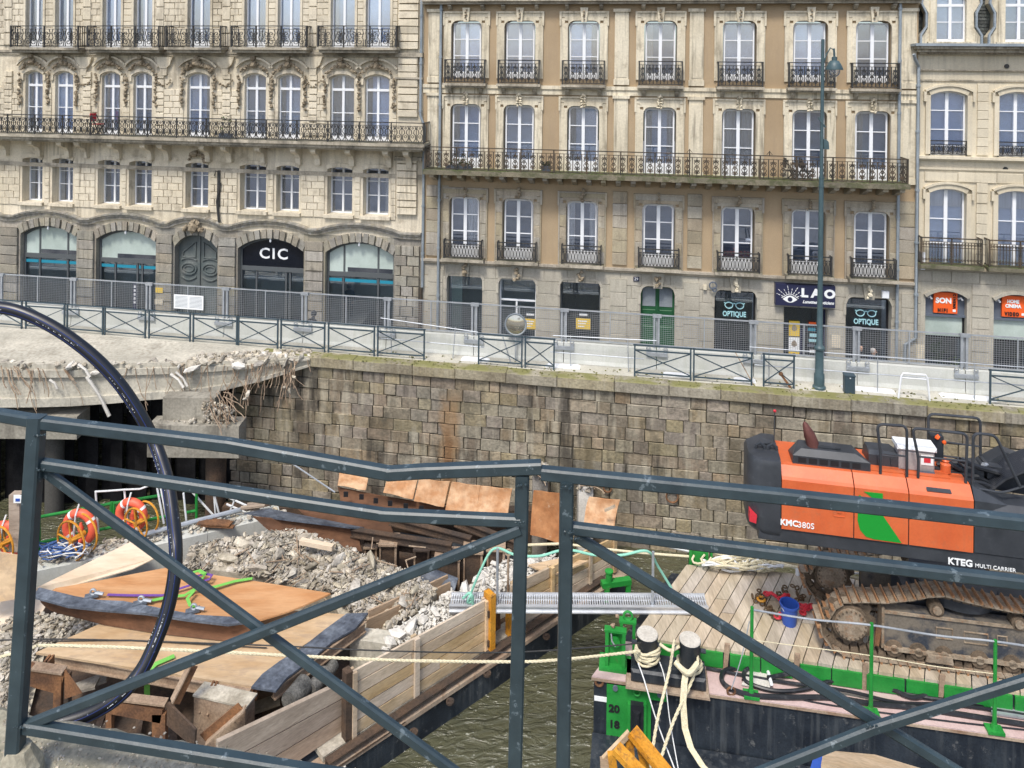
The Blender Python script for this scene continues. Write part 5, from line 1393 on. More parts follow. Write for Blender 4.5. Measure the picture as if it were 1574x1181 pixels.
# ================================================================ the half demolished bridge deck over the river
deck=thing('bridge_deck','half demolished concrete road deck with torn edge and hanging bars','bridge')
E_=[(-420,566,632),(-150,561,628),(0,558,624.5),(60,560,624),(112,560,622.5),(178,558,618),(229,558,613),(285,557,609),(330,556,602),(400,555,585),(440,552,573),(476,548.5,562)]
T=[]; Bm=[]
for px,pt,pb in E_:
    p=PZ(px,pt,Z_QUAY); T.append(p); r_=ray(px,pb); Bm.append(Vector((p.x,p.y,r_.z*p.y)))
def back(p,d,z):
    q=FQ.L(p); return QW(q.x+ (d-q.y)*0,d,z)
mb=MB(); vs=[]; n=len(T)
for t_,b_ in zip(T,Bm):
    vs+=[t_,b_,back(t_,14.,b_.z),back(t_,.32,Z_QUAY)]
    vs[-2].z=min(vs[-2].z,-11.46)
fs=[]
for i in range(n-1):
    a,b_=4*i,4*(i+1)
    fs+=[(a,b_,b_+1,a+1),(a+1,b_+1,b_+2,a+2),(a,a+3,b_+3,b_)]
mb.add(vs,fs); mb.obj('slab',M['concrete'],deck)
# road layer, lip and flange of the edge beam
def strip(m,name,za,zb,off,th=.3):
    mb=MB()
    for i in range(n-1):
        p,q=T[i],T[i+1]; pb_,qb_=Bm[i],Bm[i+1]
        nn=Vector(((q-p).y,-(q-p).x,0)).normalized()*off
        def zz(t_,b_,u): return t_.z+(b_.z-t_.z)*u if u>=0 else t_.z-u*.0+(-u)*.3
        vs=[p+nn,q+nn,q-nn.normalized()*th,p-nn.normalized()*th]
        A_=[Vector((v.x,v.y,(zz(p,pb_,za) if k in (0,3) else zz(q,qb_,za)))) for k,v in enumerate(vs)]
        B_=[Vector((v.x,v.y,(zz(p,pb_,zb) if k in (0,3) else zz(q,qb_,zb)))) for k,v in enumerate(vs)]
        mb.add(A_+B_,[(0,1,2,3),(7,6,5,4),(0,4,5,1),(1,5,6,2),(2,6,7,3),(3,7,4,0)])
    mb.obj(name,m,deck)
strip(M['concrete'],'edge_lip',.13,.30,.10)
strip(M['concrete'],'lower_flange',.80,1.0,.12)
mb=MB(); rr=random.Random(3)
for i in range(n-1):
    p,q=T[i],T[i+1]; L=(q-p).length; k=int(L/.16)
    for j in range(k):
        u=(j+rr.random())/k; c=p.lerp(q,u); s_=rr.uniform(.05,.13)*(1.5 if i>5 else 1)
        mb.rock((c.x,c.y+rr.uniform(-.10,.18),c.z-rr.uniform(-.03,.10)),s_,rr,(1.4,1,.5))
tag(mb.obj('torn_edge',M['rubble'],deck),kind='stuff')
mb=MB()
for i in range(230):
    u=rr.random(); c=T[7].lerp(T[-1],u); c=c+Vector((0,rr.uniform(.05,.7),.02)); mb.rock(c,rr.uniform(.03,.11),rr,(1.3,1,.6))
tag(mb.obj('loose_debris',M['rubble'],deck),kind='stuff')
for px,py,sz in ((108,563,.22),(295,567,.20),(365,563,.26),(146,573,.16),(405,545,.16),(425,545,.2),(440,547,.14),(275,563,.12)):
    mb=MB(); c=PZ(px,py,Z_QUAY-.0) if py<556 else P(px,py,PZ(px,558,Z_QUAY).y-.15); mb.rock(c,sz,rr,(1.7,.7,.6)); mb.obj('concrete_chunk',M['rubble_pale'],deck)
# hanging reinforcement
def hang(p,L,rr,side=0.,r=.013,k=6,drop_=1.):
    pts=[p]; d=Vector((side+rr.uniform(-.35,.35),rr.uniform(-.3,-.05),-drop_))
    for i in range(k):
        d=d+Vector((rr.uniform(-.35,.35),rr.uniform(-.1,.1),rr.uniform(-.25,.1))); d.normalize(); pts.append(pts[-1]+d*(L/k))
    return pts
for i in range(78):
    u=rr.random(); j=rr.choice([2,2,3,3,4,5,6,7,7,8,8,9,9,9,10,10]); a=T[j].lerp(T[j+1],u); a=a+Vector((0,-.12,-rr.uniform(.02,.15)))
    mb=MB(); L=rr.uniform(.4,1.9); mb.tube(hang(a,L,rr,side=(.6 if j<5 else -.1)),rr.choice([.009,.012,.016]),5); mb.obj('reinforcing_bar',M['rebar'],deck)
for px0,py0,px1,py1,r_ in ((133,579,168,640,.06),(76,584,88,598,.045),(262,575,282,596,.05),(270,572,288,594,.04),(138,580,120,560,.05)):
    d_=PZ(px0,558,Z_QUAY).y-.35; a,b_=P(px0,py0,d_),P(px1,py1,d_); mb=MB(); mb.tube([a,(a+b_)/2+Vector((.05,0,.03)),b_],[r_,r_*.8,r_],6); mb.obj('broken_pipe',M['rubble_pale'],deck)
for px,py in ((452,580),(437,596),(445,601),(381,606),(377,613)):
    d_=25.4; mb=MB(); mb.rock(P(px,py,d_),.10,rr,(.8,.8,1.3)); mb.obj('concrete_chunk',M['rubble'],deck)
    mb=MB(); mb.tube([P(px,py-28,d_+.3),P(px+rr.uniform(-6,6),py-12,d_),P(px,py,d_),P(px+rr.uniform(-4,8),py+18,d_)],.014,5); mb.obj('reinforcing_bar',M['rebar'],deck)
# piers under the deck
def pbox(mb,x0,x1,yt,yb,dep,th):
    a=P(x0,(yt+yb)/2,dep); b_=P(x1,(yt+yb)/2,dep); z1=P((x0+x1)/2,yt,dep).z; z0=P((x0+x1)/2,yb,dep).z
    mb.box(a.x,b_.x,dep,dep+th,z0,z1); return a.x,b_.x,z0,z1
pier=thing('bridge_pier','broken concrete pier cap with tangled bars on a rusty steel column','pier')
mb=MB(); c0=pbox(mb,226,367,655,704,24.6,.7); mb.obj('pier_cap',M['pier_concrete'],pier)
mb=MB(); pbox(mb,250,330,612,660,25.0,.5); mb.obj('broken_haunch',M['pier_concrete'],pier)
mb=MB()
for i in range(260):
    u=rr.random(); px=rr.uniform(312,360); py=rr.uniform(612,652)-(px-312)*-.0
    if py<612+(px-312)*.35: continue
    mb.rock(P(px,py,24.9+rr.uniform(-.2,.2)),rr.uniform(.02,.08),rr)
for i in range(70): mb.rock(P(rr.uniform(240,365),rr.uniform(645,653),24.9+rr.uniform(-.2,.6)),rr.uniform(.03,.08),rr)
tag(mb.obj('crumbled_concrete',M['rubble'],pier),kind='stuff')
for i in range(26):
    p=P(rr.uniform(315,355),rr.uniform(600,640),24.8+rr.uniform(-.3,.3)); mb=MB(); mb.tube(hang(p,rr.uniform(.4,1.1),rr,side=.35,drop_=rr.uniform(.2,1.)),.014,5); mb.obj('reinforcing_bar',M['rebar'],pier)
mb=MB(); c=P(332,710,25.4); mb.lathe([(.33,Z_WATER-1),(.33,c0[2])],16,(c.x,c.y,0)); mb.obj('steel_column',M['rust_dk'],pier,smooth=True)
pier=thing('bridge_pier','plain concrete pier under the deck in the shade','pier')
mb=MB(); c0=pbox(mb,-40,118,640,675,25.6,.8); mb.obj('pier_cap',M['pier_concrete'],pier)
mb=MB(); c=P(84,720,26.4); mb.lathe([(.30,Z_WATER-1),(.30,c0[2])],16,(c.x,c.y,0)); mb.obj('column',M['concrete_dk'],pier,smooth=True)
M['void']=mat('soot_black_steel',(.006,.006,.007),(.014,.014,.015),2,rough=.9,fine=.3,spec=.1)  # near black that paints the shade under the deck
sp_=thing('sheet_pile_wall','added black backdrop standing in for the deep shade under the bridge deck','wall')  # added backdrop that blacks out the void below the deck
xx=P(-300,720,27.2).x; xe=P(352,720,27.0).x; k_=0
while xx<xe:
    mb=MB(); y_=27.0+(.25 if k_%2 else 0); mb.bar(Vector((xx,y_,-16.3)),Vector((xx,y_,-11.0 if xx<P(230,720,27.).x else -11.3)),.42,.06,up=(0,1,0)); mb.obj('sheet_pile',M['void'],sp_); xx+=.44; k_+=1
# inside of the covered river
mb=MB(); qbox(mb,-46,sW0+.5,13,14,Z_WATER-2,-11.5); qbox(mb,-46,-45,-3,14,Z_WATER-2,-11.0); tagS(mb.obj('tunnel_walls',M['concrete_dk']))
# ================================================================ materials of the works
M['hull']=mat('black_hull_paint',(.010,.014,.021),(.026,.034,.044),1.2,rough=.45,fine=.2,dirt=.6,dirt_c=(.22,.22,.21),dirt_sc=4.,dirt_lo=.60,streak=.25,streak_c=(.15,.16,.16),bump=.3)
M['hull_rust']=mat('rust_edge_steel',(.28,.20,.14),(.38,.30,.22),1.5,rough=.85,fine=.2,dirt=.6,dirt_c=(.17,.08,.035),dirt_sc=2.5)
def wood(name,c1,c2,dr=(1,1,1),**k):
    a=dict(sc_=1.1,rough=.85,fine=.16,rnd=.13,bsc=7,bump=.35,dirt=.3,dirt_c=tuple(x*.55 for x in c1),dirt_sc=3.2,dirt_lo=.58); a.update(k)
    return mat(name,c1,c2,stretch=dr,**a)
M['plank']=wood('pale_plank_wood',(.45,.33,.20),(.57,.44,.295),(1,1,4),hue=.003,rnd=.13)
M['plank_old']=wood('aged_plank_wood',(.29,.215,.15),(.38,.29,.21),(1,1,5),hue=.006,dirt=.5)
M['plywood']=wood('orange_plywood',(.40,.19,.075),(.50,.28,.135),(.6,3,1),rnd=.05,fine=.07,dirt=.35,dirt_c=(.32,.165,.08))
M['plywood_pale']=wood('pale_plywood',(.56,.44,.31),(.66,.55,.42),(.6,2,1),rnd=.05,fine=.07,dirt=.45,dirt_c=(.40,.30,.2))
M['plywood_mid']=wood('tan_plywood',(.42,.28,.15),(.54,.40,.25),(.6,2,1),rnd=.05,fine=.08,dirt=.6,dirt_c=(.34,.25,.17),dirt_lo=.5)
M['shell']=wood('dark_formwork_face',(.085,.04,.02),(.15,.07,.035),(1,1,2),rnd=.1,dirt=.5)
M['rubber']=mat('blue_black_rubber',(.055,.065,.085),(.13,.15,.18),2.5,rough=.6,fine=.35,bump=.5,dirt=.35,dirt_c=(.3,.33,.36),dirt_sc=6,dirt_lo=.62,bsc=12)
M['deckwood']=wood('worn_deck_wood',(.35,.295,.22),(.49,.425,.335),(3,.5,1),rnd=.12,dirt=.4,dirt_c=(.22,.185,.155),hue=.006)
M['green']=mat('bright_green_paint',(.014,.20,.032),(.025,.265,.045),2,rough=.45,fine=.1,bump=.05,dirt=.5,dirt_c=(.13,.09,.05),dirt_sc=3.5,dirt_lo=.62)
M['pink']=mat('faded_pink_deck_paint',(.47,.335,.315),(.54,.42,.395),1.2,rough=.75,fine=.08,dirt=.5,dirt_c=(.27,.20,.165),dirt_sc=3,dirt_lo=.58,bump=.1)
M['yellowp']=mat('yellow_orange_paint',(.50,.20,.012),(.60,.28,.03),2,rough=.6,fine=.2,dirt=.75,dirt_c=(.15,.08,.035),dirt_sc=5,dirt_lo=.53)
M['life']=mat('lifebuoy_orange',(.72,.095,.045),(.78,.14,.08),3,rough=.5,fine=.05,bump=0)
M['alu']=mat('aluminium',(.55,.57,.60),(.66,.68,.70),3,rough=.4,metal=.55,fine=.06,bump=0)
M['rope']=mat('cream_rope',(.56,.50,.33),(.66,.60,.43),20,rough=.95,fine=.2,bump=.4,bsc=60)
M['rope_w']=mat('white_rope',(.66,.67,.66),rough=.95,fine=.15,bump=.3,bsc=60)
M['rope_g']=mat('mint_rope',(.25,.55,.42),rough=.9,fine=.1,bump=.3,bsc=60)
M['strap_g']=mat('lime_strap',(.16,.45,.08),rough=.8,fine=.1,bump=0); M['strap_p']=mat('purple_strap',(.14,.06,.27),rough=.8,fine=.1,bump=0)
M['blackhose']=mat('black_hose',(.014,.016,.02),rough=.42,fine=.1,bump=0,dirt=.3,dirt_c=(.12,.12,.12),dirt_sc=5)
M['bluehose']=mat('blue_rope',(.06,.12,.30),rough=.8,fine=.1,bump=0)
M['blue']=mat('blue_plastic',(.03,.085,.36),rough=.4,fine=.06,bump=0)
M['red']=mat('red_paint',(.55,.03,.045),rough=.5,fine=.1,bump=0)

M['crust']=mat('dark_crusted_pipe',(.07,.07,.065),(.16,.155,.14),5,rough=.95,fine=.4,bump=.8,bsc=25)
def zat(px,py,p): return ray(px,py).z*p.y
def planks(parent,TL,TR,BR,BL,zb,m,n,th=.06,split=None,uprights=(),mu=None,back=0.):
    a=PZ(*BL,zb); b=PZ(*BR,zb)
    if back:
        nn=Vector((-(b-a).y,(b-a).x,0)).normalized()*back; a+=nn; b+=nn
    ta=Vector((a.x,a.y,zat(*TL,a))); tb=Vector((b.x,b.y,zat(*TR,b)))
    up=(b-a).cross(Vector((0,0,1))).normalized()
    for k in range(n):
        u0,u1=k/n,(k+1)/n
        cuts=[0]+([R.uniform(*split)] if split and k%2 else [])+[1]
        for v0,v1 in zip(cuts,cuts[1:]):
            c=[]
            for v in (v0+.002,v1-.002):
                lo=a.lerp(b,v); hi=ta.lerp(tb,v); h=hi.z-lo.z
                c.append((lo+Vector((0,0,h*u0+.014)),lo+Vector((0,0,h*u1-.014))))
            o=up*(th/2+R.uniform(-.008,.008))
            mb=MB(); vs=[c[0][0]-o,c[1][0]-o,c[1][1]-o,c[0][1]-o,c[0][0]+o,c[1][0]+o,c[1][1]+o,c[0][1]+o]
            mb.add(vs,[(0,1,2,3),(7,6,5,4),(0,4,5,1),(1,5,6,2),(2,6,7,3),(3,7,4,0)])
            mb.obj('plank',m,parent)
    for v,w_ in uprights:
        lo=a.lerp(b,v); hi=ta.lerp(tb,v); o=up*(th*.5+.045)
        mb=MB(); mb.bar(lo+o+Vector((0,0,-.04)),hi+o,w_,.07,up=up); mb.obj('upright',mu or m,parent)
        mb=MB(); mb.bar(lo-o+Vector((0,0,-.04)),hi-o,w_,.07,up=up); mb.obj('upright',mu or m,parent)
    return a,b,ta,tb
def poly_sheet(pts,th,curve=None):
    mb=MB(); mb.sheet([Vector(p) for p in pts],th); return mb
def scatter(poly,zf,n,rmin,rmax,rng,sq=(1,1,.7)):
    # rocks over a patch given by its corners; zf gives the height
    mb=MB(); xs=[p[0] for p in poly]; ys=[p[1] for p in poly]; k=0; tries=0
    while k<n and tries<n*30:
        tries+=1
        x,y=rng.uniform(min(xs),max(xs)),rng.uniform(min(ys),max(ys))
        ins=False; j=len(poly)-1
        for i in range(len(poly)):
            (xi,yi),(xj,yj)=poly[i],poly[j]
            if (yi>y)!=(yj>y) and x<(xj-xi)*(y-yi)/(yj-yi)+xi: ins=not ins
            j=i
        if not ins: continue
        k+=1; r_=rmin+(rmax-rmin)*rng.random()**3.2
        p=PZ(x,y,zf(x,y)); mb.rock((p.x,p.y,p.z+rng.uniform(-.05,.09)),r_,rng,(rng.uniform(.9,1.9),rng.uniform(.6,1.1),rng.uniform(.25,.6)))
    return mb

# ================================================================ the hopper barge full of rubble
hop=thing('hopper_barge','long black work barge with plank walls full of rubble and formwork','barge')
E1,E0=PZ(968,880,Z_GUN),PZ(330,1302,Z_GUN)
mb=MB(); pl=[E0,E1,PZ(455,790,Z_GUN),PZ(-60,905,Z_GUN),PZ(-330,1000,Z_GUN),PZ(-420,1290,Z_GUN)]
mb.sheet(pl,2.6); mb.obj('hull',M['hull'],hop)
dirn=(E1-E0).normalized(); nrm=Vector((dirn.y,-dirn.x,0))   # outwards, towards the open water
mb=MB(); o=nrm*.04; mb.sheet([E0+o+Vector((0,0,.03)),E1+o+Vector((0,0,.03)),E1-nrm*.42+Vector((0,0,.03)),E0-nrm*.42+Vector((0,0,.03))],.10); mb.obj('gunwale',M['hull_rust'],hop)
bm0,bm1=PZ(500,1174,-14.9),PZ(925,891,-14.9)
mb=MB(); mb.bar(bm0,bm1,.05,.20); mb.bar(bm0+nrm*.08+Vector((0,0,.10)),bm1+nrm*.08+Vector((0,0,.10)),.20,.03); mb.bar(bm0+nrm*.08-Vector((0,0,.09)),bm1+nrm*.08-Vector((0,0,.09)),.20,.03); mb.obj('edge_beam',M['rust_dk'],hop)
mb=MB(); q=nrm*-.32; mb.bar(bm0+q,bm1+q,.42,.12); mb.obj('dusty_ledge',M['rubble'],hop)
for px,py in ((634,1125),(747,1035),(838,978),(690,1078)):
    p=PZ(px,py,-15.1); mb=MB(); mb.lathe([(.07,0),(.10,.02),(.10,.07),(.07,.07),(.05,.03)],12,(p.x+.03,p.y-.01,p.z-.05)); mb.obj('fender_socket',M['rust_dk'],hop)
# deck floor inside
mb=MB(); mb.sheet([PZ(345,1240,-14.98),PZ(880,900,-14.98),PZ(445,800,-14.98),PZ(0,905,-14.98),PZ(-200,1150,-14.98)],.02); mb.obj('hold_floor',M['rust_dk'],hop)
# plank walls
pw=hop
planks(pw,(532,1033),(750,920),(748,997),(537,1134),-14.84,M['plank'],5,split=(.35,.7),uprights=((.02,.10),(.44,.13),(.985,.10)))
planks(pw,(783,899),(950,825),(944,874),(784,972),-14.84,M['plank'],4,split=(.3,.6),uprights=((.03,.10),(.36,.10),(.73,.10),(.985,.12)))
planks(pw,(338,1138),(519,1046),(526,1122),(332,1254),-14.84,M['plank_old'],3,th=.10)
a=PZ(533,1134,-14.84); mb=MB(); mb.bar(a,Vector((a.x,a.y,zat(533,1030,a))),.20,.16,up=dirn); mb.obj('steel_post',M['rust_dk'],hop)
# inner boards
planks(pw,(563,952),(692,894),(692,921),(563,984),-14.55,M['plank_old'],1,th=.05)
planks(pw,(566,938),(688,883),(688,900),(566,958),-14.35,M['plank_old'],1,th=.05)
# yellow gate post and its opening
gp=thing('gate_post','yellow painted steel gate post standing between the two plank walls','post')
a=PZ(752,999,-14.86); zt_=zat(750,911,a)
mb=MB(); mb.bar(a,Vector((a.x,a.y,zt_)),.16,.30,up=nrm); mb.obj('post_face',M['yellowp'],gp)
b=PZ(782,978,-14.86); mb=MB(); mb.bar(b,Vector((b.x,b.y,zat(782,925,b))),.07,.20,up=nrm); mb.obj('back_post',M['yellowp'],gp)
mb=MB(); up_=(b-a).cross(Vector((0,0,1))).normalized(); c1_=a-nrm*.35; d1_=b-nrm*.35; mb.bar(c1_.lerp(d1_,0.),c1_.lerp(d1_,1.),.04,.3)
mb.add([c1_,d1_,d1_+Vector((0,0,.85)),c1_+Vector((0,0,.95))],[(0,1,2,3)]); mb.obj('back_plate',M['rust'],gp)
for z in (.25,1.0):
    mb=MB(); mb.bar(a-dirn*.12+Vector((0,0,z)),a-dirn*.05+Vector((0,0,z)),.22,.16); mb.obj('hinge',M['rust_dk'],gp)
# rubble
zf=lambda x,y: -13.45-(y-820)/160*1.0+ .10*math.sin(x*.05)
rg=random.Random(11)
R1=[(283,872),(292,842),(330,832),(400,822),(455,815),(520,838),(575,860),(640,885),(672,912),(650,935),(600,965),(565,990),(540,985),(548,945),(508,912),(400,885)]
def base(poly,zf,dz=-.12):
    mb=MB(); pts=[PZ(x,y,zf(x,y)+dz) for x,y in poly]; c=sum(pts,Vector())/len(pts)
    n=len(pts); mb.add(pts+[c]+[Vector((p.x,p.y,-15)) for p in pts],[(i,(i+1)%n,n) for i in range(n)]+[(i,(i+1)%n,n+1+(i+1)%n,n+1+i) for i in range(n)]); return mb
mb=base(R1,zf); m2=scatter(R1,zf,7500,.018,.115,rg); mb.add(m2.v,m2.f)
tag(mb.obj('rubble_pile',M['rubble'],None),'grey heap of broken concrete filling the hold behind the formwork','rubble',kind='stuff')
cl_=['near the right end of the shell','on the slope above the brown boards','at the crest under the rubber strip','at the top left by the pale beam','on the left shoulder of the heap','above the buried end of the brown boards','in the middle of the heap','left of the orange panel corner','just behind the brown boards','high on the right shoulder','lowest one beside the steel pipe','above the orange panel','at the far left crest','beside the rubber edge of the lower panel']
for ci_,(px,py,sz) in enumerate(((572,862,.34),(600,895,.30),(468,826,.28),(350,858,.34),(430,850,.30),(545,900,.36),(480,870,.26),(395,872,.28),(620,925,.26),(520,862,.30),(640,905,.22),(450,880,.22),(372,835,.3),(590,945,.2))):
    mb=MB(); p=PZ(px,py,zf(px,py)+.10); mb.rock(p,sz*.72,rg,(1.5,.8,.45)); tag(mb.obj('concrete_chunk',M['rubble'],None),'large flat chunk of broken concrete '+cl_[ci_],'chunk','large chunks on the rubble heap')
p=PZ(500,833,zf(500,833)+.2); q_=PZ(522,842,zf(500,833)+.22); mb=MB(); mb.bar(PZ(462,832,-13.3),PZ(512,842,-13.3),.16,.12); tag(mb.obj('timber_offcut',M['plywood_pale'],None),'pale timber offcut on top of the rubble heap','timber')
p=PZ(665,898,-14.3)
mb=MB(); mb.tube([PZ(648,885,-14.2),PZ(700,905,-14.45)],.26,14); tag(mb.obj('steel_pipe',M['rubber'],None,smooth=True),'short blue black pipe lying behind the brown boards','pipe')
R2=[(0,1100),(0,955),(62,944),(160,952),(165,968),(60,1000),(45,1040),(45,1098)]
zf2=lambda x,y:-14.45-(y-950)/150*.3
mb=base(R2,zf2); m2=scatter(R2,zf2,1700,.02,.11,rg); mb.add(m2.v,m2.f); tag(mb.obj('rubble_pile',M['rubble'],None),'grey rubble and rope ends by the near fence post','rubble',kind='stuff')
R3=[(596,1006),(575,990),(640,945),(695,908),(712,912),(755,868),(815,856),(880,858),(816,886),(752,920)]
zf3=lambda x,y:-14.12
mb=base(R3,zf3); m2=scatter(R3,zf3,1100,.025,.12,rg); mb.add(m2.v,m2.f); tag(mb.obj('pale_rubble_strip',M['rubble_pale'],None),'whitish rubble strip heaped behind the plank wall','rubble',kind='stuff')
pl_=['nearest the grey concrete block','second from the concrete block','in front of the brown boards','left of the yellow post','behind the gangway end','between the boards and the plank wall','at the very near end of the strip','just left of the gangway end']
for ci_,(px,py,sz) in enumerate(((610,975,.3),(632,965,.32),(668,940,.28),(715,905,.34),(735,888,.25),(650,953,.25),(598,985,.28),(700,918,.2))):
    mb=MB(); p=PZ(px,py,-14.0); mb.rock(p,sz*.75,rg,(1.2,.9,.55)); tag(mb.obj('pale_chunk',M['rubble_pale'],None),'pale lump of concrete '+pl_[ci_],'chunk','pale lumps behind the plank wall')
mb=MB(); mb.sheet([PZ(812,868,-13.95),PZ(862,858,-13.95),PZ(905,862,-13.95),PZ(850,884,-13.95)],.05); tag(mb.obj('plywood_sheet',M['plywood_mid'],None),'brown board lying flat at the far end of the whitish rubble','board')
a=PZ(540,984,-14.0); mb=MB(); mb.sheet([PZ(538,982,-14.0),PZ(604,992,-14.0),PZ(622,972,-14.0),PZ(560,965,-14.0)],.95); tag(mb.obj('concrete_block',M['concrete'],None),'grey concrete block under the brown boards beside the plank wall','block')
mb=MB()
for i in range(60):
    x,y=rg.uniform(300,650),rg.uniform(835,930); p=PZ(x,y,zf(x,y)+.1); a=rg.uniform(0,3.1); L=rg.uniform(.1,.35); v=Vector((math.cos(a)*L,math.sin(a)*L,rg.uniform(-.05,.1)))
    mb.bar(p-v,p+v,rg.uniform(.012,.03),.02)
tag(mb.obj('splinters',M['rebar'],None),'bits of bar and wood splinters scattered over the rubble heap','debris',kind='stuff')
# pale concrete beam along the far side
bl=thing('concrete_beam','long pale concrete beam edging the far side of the hold','beam')
pts=[(20,886),(160,857),(319,820),(432,793)]
for (x0,y0),(x1,y1) in zip(pts,pts[1:]):
    a,b=PZ(x0,y0,-14.2),PZ(x1,y1,-14.2); n_=Vector((-(b-a).y,(b-a).x,0)).normalized()*.7
    mb=MB(); mb.sheet([a+(b-a).normalized()*.012,b,b+n_,a+n_],.85); mb.obj('beam_segment',M['barrier'],bl)
zfb=lambda x,y:-14.14
RB=[(60,872),(160,850),(330,812),(440,788),(425,779),(330,797),(200,824),(62,856)]
m2=scatter(RB,zfb,420,.03,.11,rg); tag(m2.obj('loose_rubble',M['rubble'],bl),kind='stuff')
# pipe along the beam and rusty scrap
mb=MB(); mb.tube([PZ(212,824,-14.0),PZ(372,783,-14.0)],.07,8); tag(mb.obj('steel_tube',M['galv'],None,smooth=True),'straight grey tube lying along the pale concrete beam','tube')
for k,(px,py) in enumerate(((332,806),(335,803),(338,809),(330,801))):
    a=PZ(px-28,py-2,-13.98-.03*k); b=PZ(px+22,py+1,-13.98-.03*k); mb=MB(); mb.bar(a,b,.16,.035); tag(mb.obj('rusty_plate',M['rust'],None),'rusty steel strip on the pale beam, '+['top','second','lowest','bent'][k]+' of the small pile','steel plate','rusty strips on the pale beam')
for k,(px,py) in enumerate(((405,773),(395,778))):
    mb=MB(); mb.bar(PZ(px-25,py+3,-13.9),PZ(px+12,py-1,-13.9),.12,.06); tag(mb.obj('timber_lath',M['plank_old'],None),'splintered lath at the far end of the beam, '+['upper','lower'][k]+' of two','lath','laths at the end of the pale beam')
# ---------------------------------------------------------------- sheets at the left
mb=MB(); mb.sheet([PZ(-60,985,-14.5),PZ(-60,925,-14.1),PZ(53,905,-14.05),PZ(201,833,-13.95),PZ(238,858,-13.98),PZ(205,874,-14.05),PZ(84,908,-14.2),PZ(55,958,-14.5)],.03); tag(mb.obj('plywood_sheet',M['plywood_pale'],None),'large pale plywood sheet lying over the edge of the rubble','plywood')
a=[P(-30,845,19.6),P(31,855,19.4),P(27,921,19.2),P(-30,930,19.2)]; mb=MB(); mb.add(a+[p+Vector((0,.04,0)) for p in a],[(0,1,2,3),(7,6,5,4),(0,4,5,1),(1,5,6,2),(2,6,7,3),(3,7,4,0)]); tag(mb.obj('plywood_sheet',M['plywood_mid'],None),'tan plywood sheet standing on edge behind the leaning fence post','plywood')
# ---------------------------------------------------------------- the big formwork panels on trestles
def loft(rowsp):
    mb=MB(); n=len(rowsp[0]); vs=[p for r_ in rowsp for p in r_]
    fs=[(i*n+j,i*n+j+1,(i+1)*n+j+1,(i+1)*n+j) for i in range(len(rowsp)-1) for j in range(n-1)]
    return mb.add(vs,fs)
def solid_loft(rowsp,off):
    mb=loft(rowsp); n=len(rowsp[0]); m_=len(rowsp)
    b=len(mb.v); mb.v+= [tuple(Vector(v)+off) for v in mb.v[:b]]
    mb.f+=[tuple(b+i for i in reversed(f)) for f in mb.f[:]]
    ring=[j for j in range(n)]+[i*n+n-1 for i in range(1,m_)]+[(m_-1)*n+j for j in range(n-2,-1,-1)]+[i*n for i in range(m_-2,0,-1)]
    for i,k in enumerate(ring):
        k2=ring[(i+1)%len(ring)]; mb.f.append((k,k+b,k2+b,k2))
    return mb
low=thing('curved_formwork','lower plywood formwork panel with a curved rubber edge, resting on rusty trestles','formwork')
mb=MB(); mb.sheet([PZ(55,1003,-13.6),PZ(160,956,-13.6),PZ(330,930,-13.6),PZ(537,945,-13.6),PZ(500,970,-13.6),PZ(432,1015,-13.6),PZ(388,1055,-13.6)],.05); mb.obj('plywood_top',M['plywood_mid'],low)
st=[(566,942),(533,943),(500,967),(461,998),(430,1016),(403,1036),(386,1056),(424,1062),(441,1041),(479,1013),(511,986),(546,966)]
mb=MB(); mb.sheet([PZ(x,y,-13.56) for x,y in st],.045); mb.obj('rubber_edge',M['rubber'],low)
for (x0,y0,x1,y1,dz) in ((75,1010,386,1068,0),(420,1066,560,962,0),(250,1000,470,1025,.02)):
    a,b=PZ(x0,y0,-13.78-dz),PZ(x1,y1,-13.78-dz)
    mb=MB(); mb.bar(a,b,.04,.22); mb.bar(a+Vector((0,0,.115)),b+Vector((0,0,.115)),.16,.025); mb.bar(a-Vector((0,0,.115)),b-Vector((0,0,.115)),.16,.025); mb.obj('joist',M['rust_pale'],low)
mb=MB(); mb.tube([PZ(60,986,-13.57),PZ(200,984,-13.56),PZ(410,996,-13.56)],.012,5); mb.obj('edge_wire',M['iron'],low)
upn=thing('curved_formwork','upper curved orange plywood panel with a rubber lip and lifting slings','formwork')
zt1=-13.08
front=[(58,912),(120,925),(200,935),(290,945),(392,955)]
backl=[(86,904),(150,893),(254,873),(390,893),(508,912)]
rows_=[]
for k in range(6):
    t_=k/5; row=[]
    for f,b_ in zip(front,backl):
        p=PZ(*f,zt1); q=PZ(*b_,zt1); r_=p.lerp(q,t_); r_.z+= -.10*math.sin(math.pi*t_)*.6; row.append(r_)
    rows_.append(row)
solid_loft(rows_,Vector((0,0,-.04))).obj('plywood_top',M['plywood'],upn,smooth=True)
bot=[(98,945),(160,961),(240,974),(310,982),(386,990)]
rows_=[]
for k in range(7):
    t_=k/6; row=[]
    for f,b_ in zip(front,bot):
        p=PZ(*f,zt1-.03); q=PZ(*b_,-13.57); r_=p.lerp(q,t_); ang=t_*math.pi/2
        r_.x=p.x+(q.x-p.x)*(1-math.cos(ang)); r_.y=p.y+(q.y-p.y)*(1-math.cos(ang))*1.0; r_.z=p.z+(q.z-p.z)*math.sin(ang); row.append(r_)
    rows_.append(row)
solid_loft(rows_,Vector((0,.05,.0))).obj('curved_face',M['shell'],upn,smooth=True)
mb=MB(); lip=[(50,917),(60,903),(100,914),(150,922),(190,924),(240,934),(300,945),(355,948),(374,957),(350,960),(290,953),(225,943),(160,938),(105,932)]
